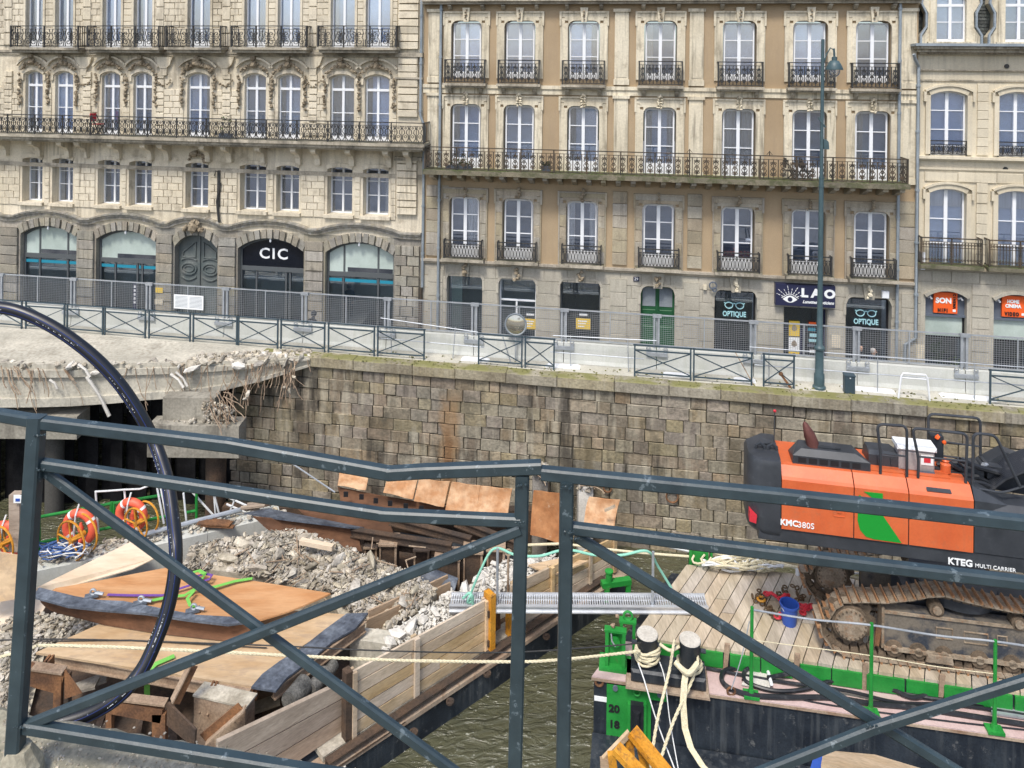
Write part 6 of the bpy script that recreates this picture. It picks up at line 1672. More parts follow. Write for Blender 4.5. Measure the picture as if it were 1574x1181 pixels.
mb.sheet([PZ(x,y,zt1+.035+.02*math.sin(i*2.1)) for i,(x,y) in enumerate(lip)],.05); mb.obj('rubber_lip',M['rubber'],upn)
for px,py in ((143,915),(217,926),(298,938)):
    p=PZ(px,py,zt1+.06); mb=MB(); mb.bar(p-Vector((.18,.05,.03)),p+Vector((.12,.05,.0)),.16,.06); mb.obj('lifting_bracket',M['rubber'],upn)
    mb=MB(); mb.torus((p.x,p.y,p.z+.08),.065,.025,12,6); mb.tube([p+Vector((.05,0,.06)),p+Vector((.25,0,.03))],.04,6); mb.obj('shackle',M['galv'],upn)
def strap(pts,z,m,label,w_=.035):
    mb=MB(); P3=[PZ(x,y,z+dz) for x,y,dz in pts]
    vs=[]; 
    for i,p in enumerate(P3):
        t_=(P3[min(i+1,len(P3)-1)]-P3[max(i-1,0)]); n_=Vector((-t_.y,t_.x,0)).normalized()*w_; vs+=[p-n_,p+n_,p+n_-Vector((0,0,.012)),p-n_-Vector((0,0,.012))]
    fs=[]
    for i in range(len(P3)-1):
        for k in range(4): fs.append((4*i+k,4*i+(k+1)%4,4*i+4+(k+1)%4,4*i+4+k))
    mb.add(vs,fs); return tag(mb.obj('lifting_sling',m,None),label,'sling')
strap([(165,914,.0),(200,915,.0),(250,915,.02),(275,905,.03),(300,897,.05),(322,890,.12),(326,884,.16),(315,882,.16),(300,886,.1)],zt1+.03,M['strap_p'],'purple lifting sling lying across the upper plywood panel')
strap([(228,924,0),(262,917,.02),(284,915,.02),(298,906,.02),(330,902,.02),(362,893,.02),(388,889,.02)],zt1+.045,M['strap_g'],'lime green lifting sling stretched over the upper plywood panel',.045)
strap([(308,936,.02),(292,930,.03),(288,920,.05),(298,908,.06)],zt1+.06,M['strap_g'],'lime green sling end looped at the last shackle',.04)
strap([(296,880,.16),(306,877,.2),(315,882,.2),(313,888,.12),(304,892,.04)],zt1+.06,M['strap_g'],'small lime green loop beside the purple sling',.05)
strap([(268,1008,0),(240,1020,0),(228,1034,-.02),(226,1052,-.5),(226,1075,-1.0)],-13.54,M['strap_g'],'faded green sling hanging over the front of the lower panel',.06)
# trestles under the panels
tr=thing('steel_trestle','rusty steel trestle with bent plates under the corner of the lower panel','trestle')
def pb(name,m,x0,y0,x1,y1,dep,w_,h_,par,dep2=None):
    mb=MB(); mb.bar(P(x0,y0,dep),P(x1,y1,dep2 or dep),w_,h_); return mb.obj(name,m,par)
pb('cross_beam',M['rust'],42,1035,97,1050,16.2,.14,.40,tr)
pb('top_flange',M['rust_pale'],42,1023,99,1031,16.2,.22,.04,tr)
pb('leg',M['rust'],92,1040,88,1140,16.2,.16,.16,tr); pb('leg',M['rust_dk'],104,1035,104,1140,16.25,.10,.14,tr)
mb=MB(); a,b,c=P(99,1030,16.1),P(125,1066,15.9),P(99,1075,16.1); mb.add([a,b,c,a+Vector((0,.03,0)),b+Vector((0,.03,0)),c+Vector((0,.03,0))],[(0,1,2),(5,4,3),(0,3,4,1),(1,4,5,2),(2,5,3,0)]); mb.obj('gusset_plate',M['rust'],tr)
tr=thing('steel_trestle','rusty steel trestle with a torn side plate in front of the concrete ledge','trestle')
pb('cross_beam',M['rust'],164,1082,250,1098,15.9,.14,.28,tr); pb('top_flange',M['rust_pale'],164,1069,256,1080,15.9,.20,.04,tr)
pb('leg',M['rust'],169,1090,169,1150,15.9,.12,.12,tr); pb('leg',M['rust'],246,1095,246,1160,15.9,.28,.14,tr)
mb=MB(); pts_=[P(257,1080,15.8),P(300,1122,15.5),P(298,1150,15.5),P(256,1115,15.8)]; mb.add(pts_+[p+Vector((.03,.03,0)) for p in pts_],[(0,1,2,3),(7,6,5,4),(0,4,5,1),(1,5,6,2),(2,6,7,3),(3,7,4,0)]); mb.obj('torn_plate',M['rust_dk'],tr)
pb('angle_brace',M['rust_pale'],292,1022,264,1078,16.0,.17,.03,tr,15.8); pb('angle_brace',M['rust'],298,1024,270,1082,16.05,.03,.17,tr,15.85)
pb('angle_brace',M['rust_pale'],376,1090,318,1140,15.7,.20,.03,tr); pb('angle_brace',M['rust'],370,1086,312,1134,15.75,.03,.18,tr)
tk=thing('steel_box','dusty rust brown riveted steel box under the lower panel','steel box')
a=P(298,1080,16.3); b=P(377,1092,16.0); 
mb=MB(); zt_=P(298,1070,16.3).z; mb.sheet([Vector((a.x,a.y,zt_)),Vector((b.x,b.y,zt_)),Vector((b.x+.1,b.y+.3,zt_)),Vector((a.x+.1,a.y+.3,zt_))],1.3); mb.obj('box_body',M['rust_pale'],tk)
mb=MB(); mb.sheet([Vector((a.x-.02,a.y-.02,zt_+.04)),Vector((b.x+.03,b.y-.02,zt_+.04)),Vector((b.x+.15,b.y+.32,zt_+.06)),Vector((a.x+.1,a.y+.32,zt_+.06))],.04); mb.obj('dusty_lid',M['rubble'],tk)
for u in (.12,.28,.8,.9):
    for w_ in (.35,.75):
        p=a.lerp(b,u); mb=MB(); mb.rock((p.x,p.y-.01,zt_-w_*.9),.03); mb.obj('bolt',M['rust_pale'],tk)
for px,py in ((330,1052),(392,1055),(75,1015)):
    mb=MB(); p=P(px,py,16.6); mb.box(p.x-.06,p.x-.01,p.y-.1,p.y+.1,p.z-.25,p.z+.05); mb.box(p.x+.02,p.x+.07,p.y-.1,p.y+.1,p.z-.25,p.z+.05); mb.obj('clamp',M['rust'],low)
for i,(px,py,r_) in enumerate(((445,1080,.40),(478,1062,.30),(492,1048,.25),(435,1100,.3))):
    mb=MB(); p=P(px,py,16.4+.4*i); mb.tube([p,p+Vector((.2,.5,0))],r_*.55,12); tag(mb.obj('drainage_pipe',M['crust'],None,smooth=True),'dark encrusted pipe end '+['largest, right under the rubber edge','second, behind the largest','smallest, deepest under the panel','lowest, above the old planks'][i],'pipe','encrusted pipes under the lower panel')
for x0,y0,x1,y1 in ((110,1060,150,1050),(118,1058,165,1040),(360,1100,430,1075)):
    mb=MB(); mb.bar(PZ(x0,y0,-14.6),PZ(x1,y1,-14.5),.3,.06); tag(mb.obj('dusty_plate',M['rubble'],None),'dusty grey plate '+{110:'nearest the leaning post',118:'behind the first trestle',360:'beside the riveted box'}[x0],'plate','dusty plates in the hold')
for i in range(9):
    mb=MB(); x=R.uniform(110,470); mb.bar(PZ(x,1150,-14.9),PZ(x+R.uniform(-30,60),1085,-14.7),.14,.2); tag(mb.obj('steel_offcut',M['rust_dk'],None),'dark rusty steel offcut in the hold, '+['first','second','third','fourth','fifth','sixth','seventh','eighth','last'][i]+' of the scattered ones','steel offcut','offcuts in the hold')
# ---------------------------------------------------------------- far formwork shells against the river wall
def shell(label,top,bot,d_top,d_bot,m,bulge=.25,thick=.05,strip_=None,name='formwork_shell'):
    rows_=[]; n=len(top)
    for k in range(7):
        t_=k/6; row=[]
        for a,b_ in zip(top,bot):
            p=P(*a,d_top); q=P(*b_,d_bot); ang=t_*math.pi/2
            r_=p.lerp(q,t_); r_.z=p.z+(q.z-p.z)*math.sin(ang)*.999; r_.y=p.y+(q.y-p.y)*(1-math.cos(ang)); row.append(r_)
        rows_.append(row)
    t=thing(name,label,'formwork')
    solid_loft(rows_,Vector((0,thick,0))).obj('curved_face',m,t,smooth=True)
    if strip_:
        mb=MB(); mb.sheet([P(x,y,d) for x,y,d in strip_],.05); mb.obj('rubber_strip',M['rubber'],t)
    return t
shell('long brown formwork shell with a grey rubber strip at the head of the rubble heap',[(388,795),(440,800),(500,806),(548,812)],[(412,815),(455,832),(505,841),(556,848)],22.3,22.0,M['shell'],strip_=[(377,788,22.8),(415,782,23.2),(520,803,22.8),(560,811,22.4),(535,810,22.1),(430,797,22.2)])
shell('brown formwork shell just behind the one with the rubber strip',[(446,774),(500,782),(550,790),(597,797)],[(468,792),(510,806),(560,816),(605,822)],23.4,23.1,M['shell'])
shell('dark formwork shell with square holes below the pale plates',[(519,750),(580,762),(640,772),(690,781)],[(524,772),(580,785),(640,795),(690,800)],23.9,23.6,M['shell'])
mb=MB()
for x,y in ((532,756),(556,760),(578,766),(600,770),(624,774),(648,778)):
    p=P(x,y+3,23.5); mb.box(p.x-.07,p.x+.07,p.y-.05,p.y-.02,p.z-.08,p.z+.08)
tag(mb.obj('form_ties',M['black'],None),'row of square dark tie sleeves on the dark formwork shell','form ties',kind='stuff')
def plate(label,c,dep,m,curve=.12):
    tl,tr_,br,bl_=c; rows_=[]
    for k in range(6):
        t_=k/5; l=Vector(tl).lerp(Vector(bl_),t_); r_=Vector(tr_).lerp(Vector(br),t_); row=[]
        for j in range(5):
            q=l.lerp(r_,j/4); p=P(q.x,q.y,dep-.5*t_); p.y+=curve*math.sin(math.pi*t_)+.02*math.sin(j*2.+k); row.append(p)
        rows_.append(row)
    return tag(solid_loft(rows_,Vector((.02,.05,0))).obj('formwork_plate',m,None,smooth=True),label,'formwork plate','curved formwork plates by the river wall')
M['plate']=wood('dusty_orange_plate',(.38,.19,.085),(.56,.37,.22),(1,1,1),sc_=2.2,rnd=.08,dirt=.5,dirt_c=(.36,.17,.07),dirt_sc=4,dirt_lo=.5,bump=.5)
M['plate_dk']=wood('rust_orange_plate',(.25,.10,.035),(.36,.17,.07),(1,1,1),sc_=2.2,rnd=.08,dirt=.5,dirt_c=(.5,.36,.24),dirt_sc=4,dirt_lo=.6,bump=.5)
plate('small peeling orange plate at the near end of the row',((520.5,725),(565,732),(561,754),(519,746)),24.3,M['plate'])
plate('pale orange plate under the dented fence rail',((596,733),(642,736),(634,768),(589,757)),24.1,M['plate'])
plate('pale orange plate between the dented rail and the seam',((644,737),(691,742),(682,780),(636,770)),24.0,M['plate'])
plate('pale orange plate just right of the seam',((694,742),(738,748),(732,790),(684,786)),23.9,M['plate'])
plate('last pale orange plate of the row with a wavy edge',((738.5,748),(787,753),(780,792),(732,790)),23.9,M['plate'])
plate('tall rust orange plate seen between the two fence posts',((820,755),(866,760),(864,836),(815,822)),23.6,M['plate_dk'])
plate('orange plate with a stub of wood at the far end',((905,765),(953,770),(944,812),(897,806)),23.6,M['plate'])
mb=MB(); mb.bar(P(930,785,23.0),P(945,778,22.9),.07); tag(mb.obj('wood_stub',M['plank'],None),'short wood stub stuck on the last orange plate','wood stub')
for (x0,y0,x1,y1,lb) in ((889,745,912,800,'broken pale concrete stump beside the last orange plate'),(819,726,842,757,'dark broken concrete stump behind the tall orange plate')):
    t=thing('concrete_stump',lb,'concrete stump'); a,b=P(x0,y1,24.2),P(x1,y0,24.2); mb=MB(); mb.box(a.x,b.x,24.2,24.8,-15.8,b.z); mb.obj('stump_body',M['rubble_pale' if x0>850 else 'rubble'],t)
    mb=MB()
    for i in range(40): mb.rock((rg.uniform(a.x,b.x),24.2+rg.uniform(-.1,.4),b.z+rg.uniform(-.25,.1)),rg.uniform(.04,.12),rg)
    tag(mb.obj('crumbled_top',M['rubble'],t),kind='stuff')
    for i in range(9): mb=MB(); p=Vector((rg.uniform(a.x,b.x),24.1,b.z)); mb.tube(hang(p,.6,rg,side=.8,drop_=-.3),.014,5); mb.obj('reinforcing_bar',M['rebar'],t)
t=thing('rebar_cluster','tuft of bent bars sticking up at the dented fence rail','reinforcement')
for i in range(9): mb=MB(); p=P(rg.uniform(592,622),733,24.4); mb.tube(hang(p,rg.uniform(.3,.8),rg,side=rg.uniform(-.2,1.),drop_=-rg.uniform(.3,1.)),.016,5); mb.obj('reinforcing_bar',M['rebar'],t)
# steel beams and frames among the shells
bn=['from the shell to the plank wall','crossing high above the dark void','under the pale plates','low behind the fence post','short one beside the frames']
for k,(x0,y0,x1,y1,d0,d1) in enumerate(((540,818,694,842,22.3,21.6),(600,800,724,832,23.,22.),(700,802,794,838,23.,22.),(560,832,700,850,22.6,22.2),(690,850,800,872,22.4,21.6))):
    a,b=P(x0,y0,d0),P(x1,y1,d1); mb=MB(); mb.bar(a,b,.05,.20); mb.bar(a+Vector((0,0,.10)),b+Vector((0,0,.10)),.18,.03); mb.bar(a-Vector((0,0,.10)),b-Vector((0,0,.10)),.18,.03)
    tag(mb.obj('steel_beam',M['rust_dk'],None),'dark rusty steel beam '+bn[k],'steel beam','dark steel beams by the far shells')
fn=['nearest the rubble heap','second from the rubble heap','with a dusty cap','behind the green rope','beside the near fence post','hidden in the void']
for k,(x0,y0,x1,y1,d0) in enumerate(((583,838,610,874,21.9),(636,846,660,872,22.2),(668,860,707,896,21.4),(712,850,742,880,21.6),(748,846,776,876,21.6),(560,842,580,860,22.4))):
    a,b=P(x0,y1,d0),P(x1,y0,d0); mb=MB(); mb.box(a.x,b.x,d0,d0+.5,-15.,b.z); 
    t=tag(mb.obj('steel_pile',M['rust_dk'],None),'dark rusty steel pile '+fn[k],'steel pile','dark steel piles by the far shells')
    m2=MB(); m2.box(b.x-.06,b.x-.0,d0-.05,d0-.003,-14.9,b.z); m2.box(a.x,a.x+.05,d0-.05,d0-.003,-14.9,b.z); m2.obj('flange',M['rust_pale'],t)
    m2=MB(); m2.box(a.x-.02,b.x+.02,d0-.1,d0+.5,b.z+.003,b.z+.05); m2.obj('cap_plate',M['rust_pale'],t)
mb=MB(); mb.box(-9.5,2.,24.9,25.2,-16.5,-14.6); tag(mb.obj('fender_beam',M['rust_dk'],None),'long dark fender beam between the barge and the river wall','beam')
# ---------------------------------------------------------------- rails, lifebuoys and reels behind the pale beam
dg=lambda x: 21.6+ (x-0)/300*2.2
rl=thing('deck_railing','green painted railing with white rope frames behind the pale beam','railing')
for seg in ([(7,802),(60,795),(135,781)],[(135,781),(172,774)],[(174,774),(257,760)],[(284,755),(302,753)],[(58,835),(150,815),(259,793)],[(287,788),(302,785)]):
    mb=MB(); mb.tube([P(x,y,dg(x)) for x,y in seg],.045,8); mb.obj('rail',M['green'],rl,smooth=True)
for x,y0,y1 in ((171,772,812),(175,772,812),(302,752,797),(60,795,850),(258,760,800)):
    mb=MB(); mb.tube([P(x,y0,dg(x)),P(x,y1,dg(x))],.045,8); mb.obj('post',M['green'],rl,smooth=True)
for x,y0,y1,x2 in ((147,755,820,151),(191,752,806,196),(240,742,805,252),(246,745,805,258),(282,758,815,288)):
    mb=MB(); mb.tube([P(x,y0,dg(x)-.15),P(x2,y1,dg(x)-.15)],.03,6); mb.obj('rope_post',M['paper'],rl)
for seg in ([(147,756),(165,755),(191,753)],[(191,753),(215,752),(240,743)],[(240,743),(252,748),(262,748)],[(147,756),(149,790),(151,820)]):
    mb=MB(); mb.tube([P(x,y,dg(x)-.2) for x,y in seg],.028,6); mb.obj('rope',M['rope_w'],rl)
ln=['hanging before the far green rail','hanging nearest the black hose','half hidden by the leaning fence post']
for k,(x,y,r_) in enumerate(((122.5,811,.43),(202,792,.40),(10,832,.46))):
    t=thing('lifebuoy','red orange lifebuoy with white bands '+ln[k],'lifebuoy',P(x,y,dg(x)-.35),-.15,'lifebuoys along the green railing')
    mb=MB(); mb.torus((0,0,0),r_,.125,28,10); mb.obj('ring',M['life'],t,smooth=True)
    for a in (.6,2.2,3.8,5.4):
        mb=MB(); pts_=[(r_*math.cos(a+q),0,r_*math.sin(a+q)) for q in (-.09,0,.09)]; mb.tube(pts_,.131,10); mb.obj('band',M['paper'],t,smooth=True)
    mb=MB(); mb.lathe([(.0,-.14),(.07,-.10),(.09,0),(.05,.08),(.03,.16),(0,.17)],10,(.05,-.02,0)); mb.obj('water_light',M['life'],t,smooth=True)
    mb=MB(); mb.tube([(0,-.02,r_+.3),(-.03,-.14,r_),(-.08,-.14,-.1),(-.05,-.14,-.4)],.025,6); mb.obj('hanging_rope',M['rope_w'],t)
rn=['in front of the far lifebuoy','in front of the lifebuoy nearest the hose','cut by the edge of the scene']
for k,(x,y,r_) in enumerate(((109,832,.56),(209,806,.46),(2,838,.5))):
    t=thing('cable_reel','yellow rimmed spoked cable reel '+rn[k],'reel',P(x,y,dg(x)-.75),-.4,'yellow cable reels behind the pale beam')
    mb=MB(); mb.torus((0,0,0),r_,.03,26,6); mb.obj('rim',M['yellowp'],t,smooth=True)
    mb=MB(); mb.torus((0,.4,0),r_,.03,26,6); mb.obj('rim',M['yellowp'],t,smooth=True)
    for q in range(5):
        a=.5+q*math.pi*2/5; mb=MB(); mb.tube([(0,0,0),(r_*math.cos(a),0,r_*math.sin(a))],.025,6); mb.obj('spoke',M['yellowp'],t)
    mb=MB(); mb.tube([(0,-.03,0),(0,.43,0)],.08,10); mb.obj('hub',M['yellowp'],t)
t=thing('rope_coil','tangled pile of blue and white rope in front of the first cable reel','rope')
for i in range(26):
    c=PZ(95+rg.uniform(-14,14),846+rg.uniform(-8,4),-14.05+rg.uniform(0,.22)); mb=MB(); r_=rg.uniform(.2,.5); ph=rg.uniform(0,6)
    mb.tube([(c.x+r_*1.3*math.cos(ph+a),c.y+r_*.5*math.sin(ph+a),c.z+.10*math.sin(a*2+ph)) for a in [q*.5 for q in range(11)]],.018,5); mb.obj('rope_loop',M['bluehose' if i%3 else 'rope_w'],t)
t=thing('marker_post','square wooden post with a blue and white label by the leaning fence post','post')
a,b=P(26,845,21.2),P(26,758,21.2); mb=MB(); mb.bar(a,b,.30,.25,up=(0,1,0)); mb.obj('post_body',M['plank_old'],t)
p=P(28,767,21.0); mb=MB(); mb.box(p.x-.12,p.x+.12,p.y-.02,p.y,p.z-.11,p.z+.11); q=mb.obj('label_plate',M['paper'],t)
mb=MB(); mb.box(p.x-.06,p.x+.06,p.y-.03,p.y-.021,p.z-.06,p.z+.02); mb.obj('label_mark',M['blue'],q)
for k,seg in enumerate(([(325,745),(338,795)],[(328,748),(331,790)],[(285,745),(335,800)],[(352,790),(362,765)],[(348,775),(405,800)],[(286,745),(330,755),(380,778)])):
    mb=MB(); mb.tube([P(x,y,24.) for x,y in seg],.03,5); tag(mb.obj('rigging_line',M['rope_w'],None),'thin rope stay '+['crossing left of the steel column','steepest one at the steel column','standing between railing and column','right of the steel column','running down to the rubber strip','longest one from railing to column'][k],'rope','stays around the steel column')
mb=MB(); mb.tube([P(365,675,24.3),P(430,700,23.7),P(515,757,23.)],.022,5); tag(mb.obj('steel_cable',M['galv'],None),'thin cable running from the pier cap down to the formwork','cable')
# mooring ropes over the water
def rope(label,pts,r_,m,name='mooring_rope',twist=False):
    P3=[P(*p) for p in pts]; out=[]
    for i in range(len(P3)-1):
        p0=P3[max(i-1,0)]; p1=P3[i]; p2=P3[i+1]; p3=P3[min(i+2,len(P3)-1)]
        for k in range(6):
            t_=k/6; out.append(.5*((2*p1)+(p2-p0)*t_+(2*p0-5*p1+4*p2-p3)*t_*t_+(3*p1-p0-3*p2+p3)*t_**3))
    out.append(P3[-1]); mb=MB()
    if twist:
        fine=[]; step=.035; acc=0.
        for a,b in zip(out,out[1:]):
            k=max(1,int((b-a).length/step))
            fine+=[a.lerp(b,i/k) for i in range(k)]
        fine.append(out[-1])
        for s3 in range(3):
            ps=[]
            for i,p in enumerate(fine):
                t_=(fine[min(i+1,len(fine)-1)]-fine[max(i-1,0)]).normalized(); o=Vector((0,0,1)) if abs(t_.z)<.9 else Vector((1,0,0)); o=(o-t_*o.dot(t_)).normalized(); q=t_.cross(o)
                a_=i*.85+s3*2.094; ps.append(p+(o*math.cos(a_)+q*math.sin(a_))*r_*.5)
            mb.tube(ps,r_*.58,5)
    else: mb.tube(out,r_,8)
    return tag(mb.obj(name,m,None,smooth=True),label,'rope')
rope('long taut cream rope crossing in front of the panels to the first bollard',[(-40,1022,15.6),(46,997,15.6),(68,992.5,15.7),(178,995,15.7),(400,1005.6,15.9),(600,1015,16.2),(785,1017.6,16.6),(854,1015,16.8),(918,1008.7,17.1),(984,1001,17.35)],.030,M['rope'],twist=True)
rope('thin dark cable running just above the cream rope',[(-20,985,15.8),(120,983,15.9),(400,992,16.0),(600,1001,16.3),(785,1003,16.8),(950,992,17.2),(985,988,17.4)],.014,M['iron'],'steel_cable')
rope('white mooring line from the far plates to the green bracket',[(952,812,22.8),(1000,832,22.),(1064,848,21.2)],.045,M['rope_w'])
rope('cream mooring line sagging to the green bracket',[(866,836,22.),(912,842,22.),(985,850,21.6),(1064,856,21.2)],.035,M['rope'])
rope('cream rope lying over the tall orange plate',[(812,838,22.6),(866,836,22.4)],.04,M['rope'])
# aluminium gangway
gw=thing('gangway','ribbed aluminium gangway laid from the rubble barge to the wooden deck','gangway')
a,b=PZ(694,916,-13.86),PZ(1083,918,-13.60); n_=Vector((-(b-a).y,(b-a).x,0)).normalized(); 
if n_.y>0: n_=-n_
W_=.44
for off in (0,W_):
    mb=MB(); mb.bar(a+n_*off,b+n_*off,.05,.17); mb.obj('side_beam',M['alu'],gw)
mb=MB(); mb.bar(a+n_*W_-Vector((0,0,.075))+n_*.04,b+n_*W_-Vector((0,0,.075))+n_*.04,.06,.03); mb.bar(a+n_*W_+Vector((0,0,.075))+n_*.04,b+n_*W_+Vector((0,0,.075))+n_*.04,.06,.03); mb.obj('flange',M['alu'],gw)
L=(b-a).length; k=int(L/.06); mb=MB()
for i in range(k):
    p=a.lerp(b,(i+.5)/k)+Vector((0,0,.03)); mb.bar(p+n_*.03,p+n_*(W_-.03),.038,.03)
tag(mb.obj('tread_bars',M['alu'],gw),kind='stuff')
for off in (.2,.42):
    mb=MB(); mb.bar(a+n_*off+Vector((0,0,.052)),b+n_*off+Vector((0,0,.052)),.02,.012); mb.obj('tread_strip',M['alu'],gw)
for x0,y0,x1,y1 in ((760,843,764,930),(995,848,1003,940)):
    q=PZ(x1,y1,-13.75); mb=MB(); mb.tube([q,Vector((q.x,q.y,zat(x0,y0,q)))],.035,8); mb.obj('stanchion',M['galv'],gw)
mb=MB(); q=PZ(781,888,-13.7); mb.tube([q-Vector((0,0,.5)),q+Vector((0,0,.6))],.035,6); mb.torus((q.x,q.y,q.z+.68),.08,.025,10,5); tag(mb.obj('lashing_bar',M['rebar'],None),'rusty eye bar standing in the whitish rubble','bar')
rope('mint green rope along the gangway stanchions',[(722,918,19.6),(735,885,19.5),(759,844,19.5),(793,853.5,19.4),(829,855,19.4),(859,847,19.4),(882,846.6,19.3),(915,853.5,19.3),(956,853.5,19.2),(995,847.5,19.2),(1012,872,19.5),(1032,904,19.6)],.032,M['rope_g'],'hand_rope')
rope('knotted end of the mint green rope at the yellow post',[(712,920,19.4),(722,912,19.3),(727,922,19.3),(719,926,19.3),(724,916,19.25),(727,928,19.3)],.035,M['rope_g'],'hand_rope')
# green bracket at the far corner of the rubble barge
t=thing('corner_bracket','green steel corner bracket with a stub bollard on the rubble barge','bracket')
c=PZ(930,905,-14.7)
mb=MB(); mb.bar(c+Vector((-.1,0,.12)),c+Vector((.75,.18,.12)),.2,.14); mb.obj('bracket_arm',M['green'],t)
for o_ in (Vector((.05,0,-.1)),Vector((.68,.16,-.1))): mb=MB(); mb.bar(c+o_-Vector((0,0,.25)),c+o_+Vector((0,0,.2)),.14,.16); mb.obj('bracket_leg',M['green'],t)
mb=MB(); mb.lathe([(.10,.18),(.10,.42),(.12,.44),(.12,.48),(.02,.50)],12,tuple(c+Vector((.12,.05,0)))); mb.obj('stub_bollard',M['green'],t,smooth=True)
# ================================================================ the deck barge at the right
db=thing('deck_barge','black deck barge with pink margin, green edge beams and a worn plank deck','barge')
K0,K1=PZ(913,1038,Z_PINK),PZ(1574,1133,Z_PINK)
kd=(K1-K0).normalized(); FK=Frame((K0.x,K0.y,0),-math.atan2(kd.y,kd.x))
kl=30.
ks=lambda px,py,d=0.: FK.at(px,py,d)[0]
kz=lambda px,py,d=0.: FK.at(px,py,d)[1]
KW=FK.W
sk=(PZ(1055,868,Z_DECK)-PZ(972,978,Z_DECK)); skL=FK.L(PZ(1055,868,Z_DECK))-FK.L(PZ(972,978,Z_DECK)); shx=skL.x/skL.y
mb=MB(); 
def kp(s,d,z): return KW(s+d*shx*.98,d,z)
Dk=FK.L(PZ(1055,868,Z_DECK)).y
mb.sheet([kp(0,0,Z_PINK-.03),kp(kl,0,Z_PINK-.03),kp(kl,Dk+.3,Z_PINK-.03),kp(0,Dk+.3,Z_PINK-.03)],3.2); mb.obj('hull',M['hull'],db)
mb=MB(); mb.sheet([kp(-.03,-.04,Z_PINK),kp(kl,-.04,Z_PINK),kp(kl,1.2,Z_PINK),kp(-.03,1.2,Z_PINK)],.028); mb.obj('pink_margin',M['pink'],db)
mb=MB(); mb.sheet([kp(-.035,-.05,Z_PINK-.03),kp(kl,-.05,Z_PINK-.03),kp(kl,.0,Z_PINK-.03),kp(-.035,.0,Z_PINK-.03)],.06); mb.obj('rubbing_strip',M['hull_rust'],db)
# plank deck
nL,nR=PZ(972,978,Z_DECK),PZ(1280,1022.7,Z_DECK); e=(nR-nL); 
fL,fR=PZ(1055,868,Z_DECK),PZ(1275,886,Z_DECK); g=(fR-fL)
npk=44; Ln=14.5
for i in range(npk):
    u0,u1=i/npk,(i+1)/npk; gp_=.012
    a=nL+e.normalized()*(Ln*u0+gp_); b=nL+e.normalized()*(Ln*u1-gp_); gl_=Ln*.985
    c=fL+g.normalized()*(gl_*u1-gp_); d_=fL+g.normalized()*(gl_*u0+gp_)
    a,b,c,d_=[Vector((p.x,p.y,Z_DECK+R.uniform(-.008,.008))) for p in (a,b,c,d_)]
    cut=R.uniform(.3,.7) if i%3 else None
    parts=[(0,1)] if cut is None else [(0,cut-.004),(cut+.004,1)]
    for t0,t1 in parts:
        mb=MB(); mb.sheet([a.lerp(d_,t0),b.lerp(c,t0),b.lerp(c,t1),a.lerp(d_,t1)],.07); mb.obj('plank',M['deckwood'],db)
mb=MB(); a=nL; b=nL+e.normalized()*Ln; c=fL+g.normalized()*Ln; d_=fL
mb.sheet([Vector((p.x,p.y,Z_DECK-.075)) for p in (a,b,c,d_)],.36); mb.obj('deck_core',M['hull'],db)
# green edge boxes
gx=[972,1035,1060,1112,1122,1170,1219,1229,1278,1326,1331,1391,1393,1442,1450,1500,1560,1625]
es=e.normalized(); F2=Frame((nL.x,nL.y,0),-math.atan2(es.y,es.x))
for x0,x1 in ((972,1034),(1036,1064),(1066,1111),(1122,1168),(1170,1218),(1230,1277),(1279,1325),(1332,1390),(1393,1442),(1451,1496),(1498,1556),(1560,1620)):
    s0,s1=F2.at(x0,1000+(x0-972)*.137,-.03)[0],F2.at(x1,1000+(x1-972)*.137,-.03)[0]
    vs=[F2.W(s,d,z) for z in (Z_PINK+.03,Z_DECK-.07) for s,d in ((s0,-.05),(s1,-.05),(s1,.08),(s0,.08))]
    mb=MB(); mb.add(vs,[(0,3,2,1),(4,5,6,7),(0,1,5,4),(1,2,6,5),(2,3,7,6),(3,0,4,7)]); mb.obj('green_edge_beam',M['green'],db)
for x0 in (1116,1224,1329,1447):
    s0=F2.at(x0,1000+(x0-972)*.137,-.03)[0]; mb=MB(); vs=[F2.W(s0-.07,-.04,Z_PINK),F2.W(s0+.03,-.04,Z_PINK),F2.W(s0+.09,-.02,Z_DECK+.14),F2.W(s0-.03,-.02,Z_DECK+.14)]; mb.add(vs+[v+F2.ey*.06 for v in vs],[(0,1,2,3),(7,6,5,4),(0,4,5,1),(1,5,6,2),(2,6,7,3),(3,7,4,0)]); mb.obj('edge_bracket',M['rust_pale'],db)
# green corner plate with draught marks
s0,s1=ks(933,1045),ks(1001,1050)
mb=MB(); mb.box(s0,s1,-.07,-.003,-17.3,Z_PINK-.10); mb.box(s0,ks(1026,1060),-.075,-.002,kz(1010,1073),Z_PINK-.10); cp=mb.obj('corner_plate',M['green'],db); cp.location=KW(0,0,0); cp.rotation_euler=(0,0,-FK.a)
for tx,y in (('20',1091),('18',1115),('16',1139),('14',1163)):
    textobj(tx,.24,M['black'],cp,(ks(944,y,-.09),-.08,kz(944,y,-.09)),bold=.010,sx_=1.05)
mb=MB(); mb.box(ks(969,1110),ks(989,1110),-.20,-.07,-17.2,kz(978,1074)); mb.tube([(ks(979,1078),-.20,kz(979,1082)),(ks(979,1078),-.20,-17)],.09,10); mb.obj('rubber_fender',M['blackhose'],cp)
for x,y in ((967,1112),(991,1112)):
    mb=MB(); s_=ks(x,y); mb.box(s_-.035,s_+.035,-.17,-.07,-17.2,kz(x,1074)); mb.obj('fender_guide',M['green'],cp)
for x,y in ((946,1053),(1014,1063)):
    mb=MB(); mb.tube([(ks(x,y),-.12,kz(x,y)),(ks(x,y),-.07,kz(x,y))],.06,10); mb.obj('bolt',M['slategrey'],cp)
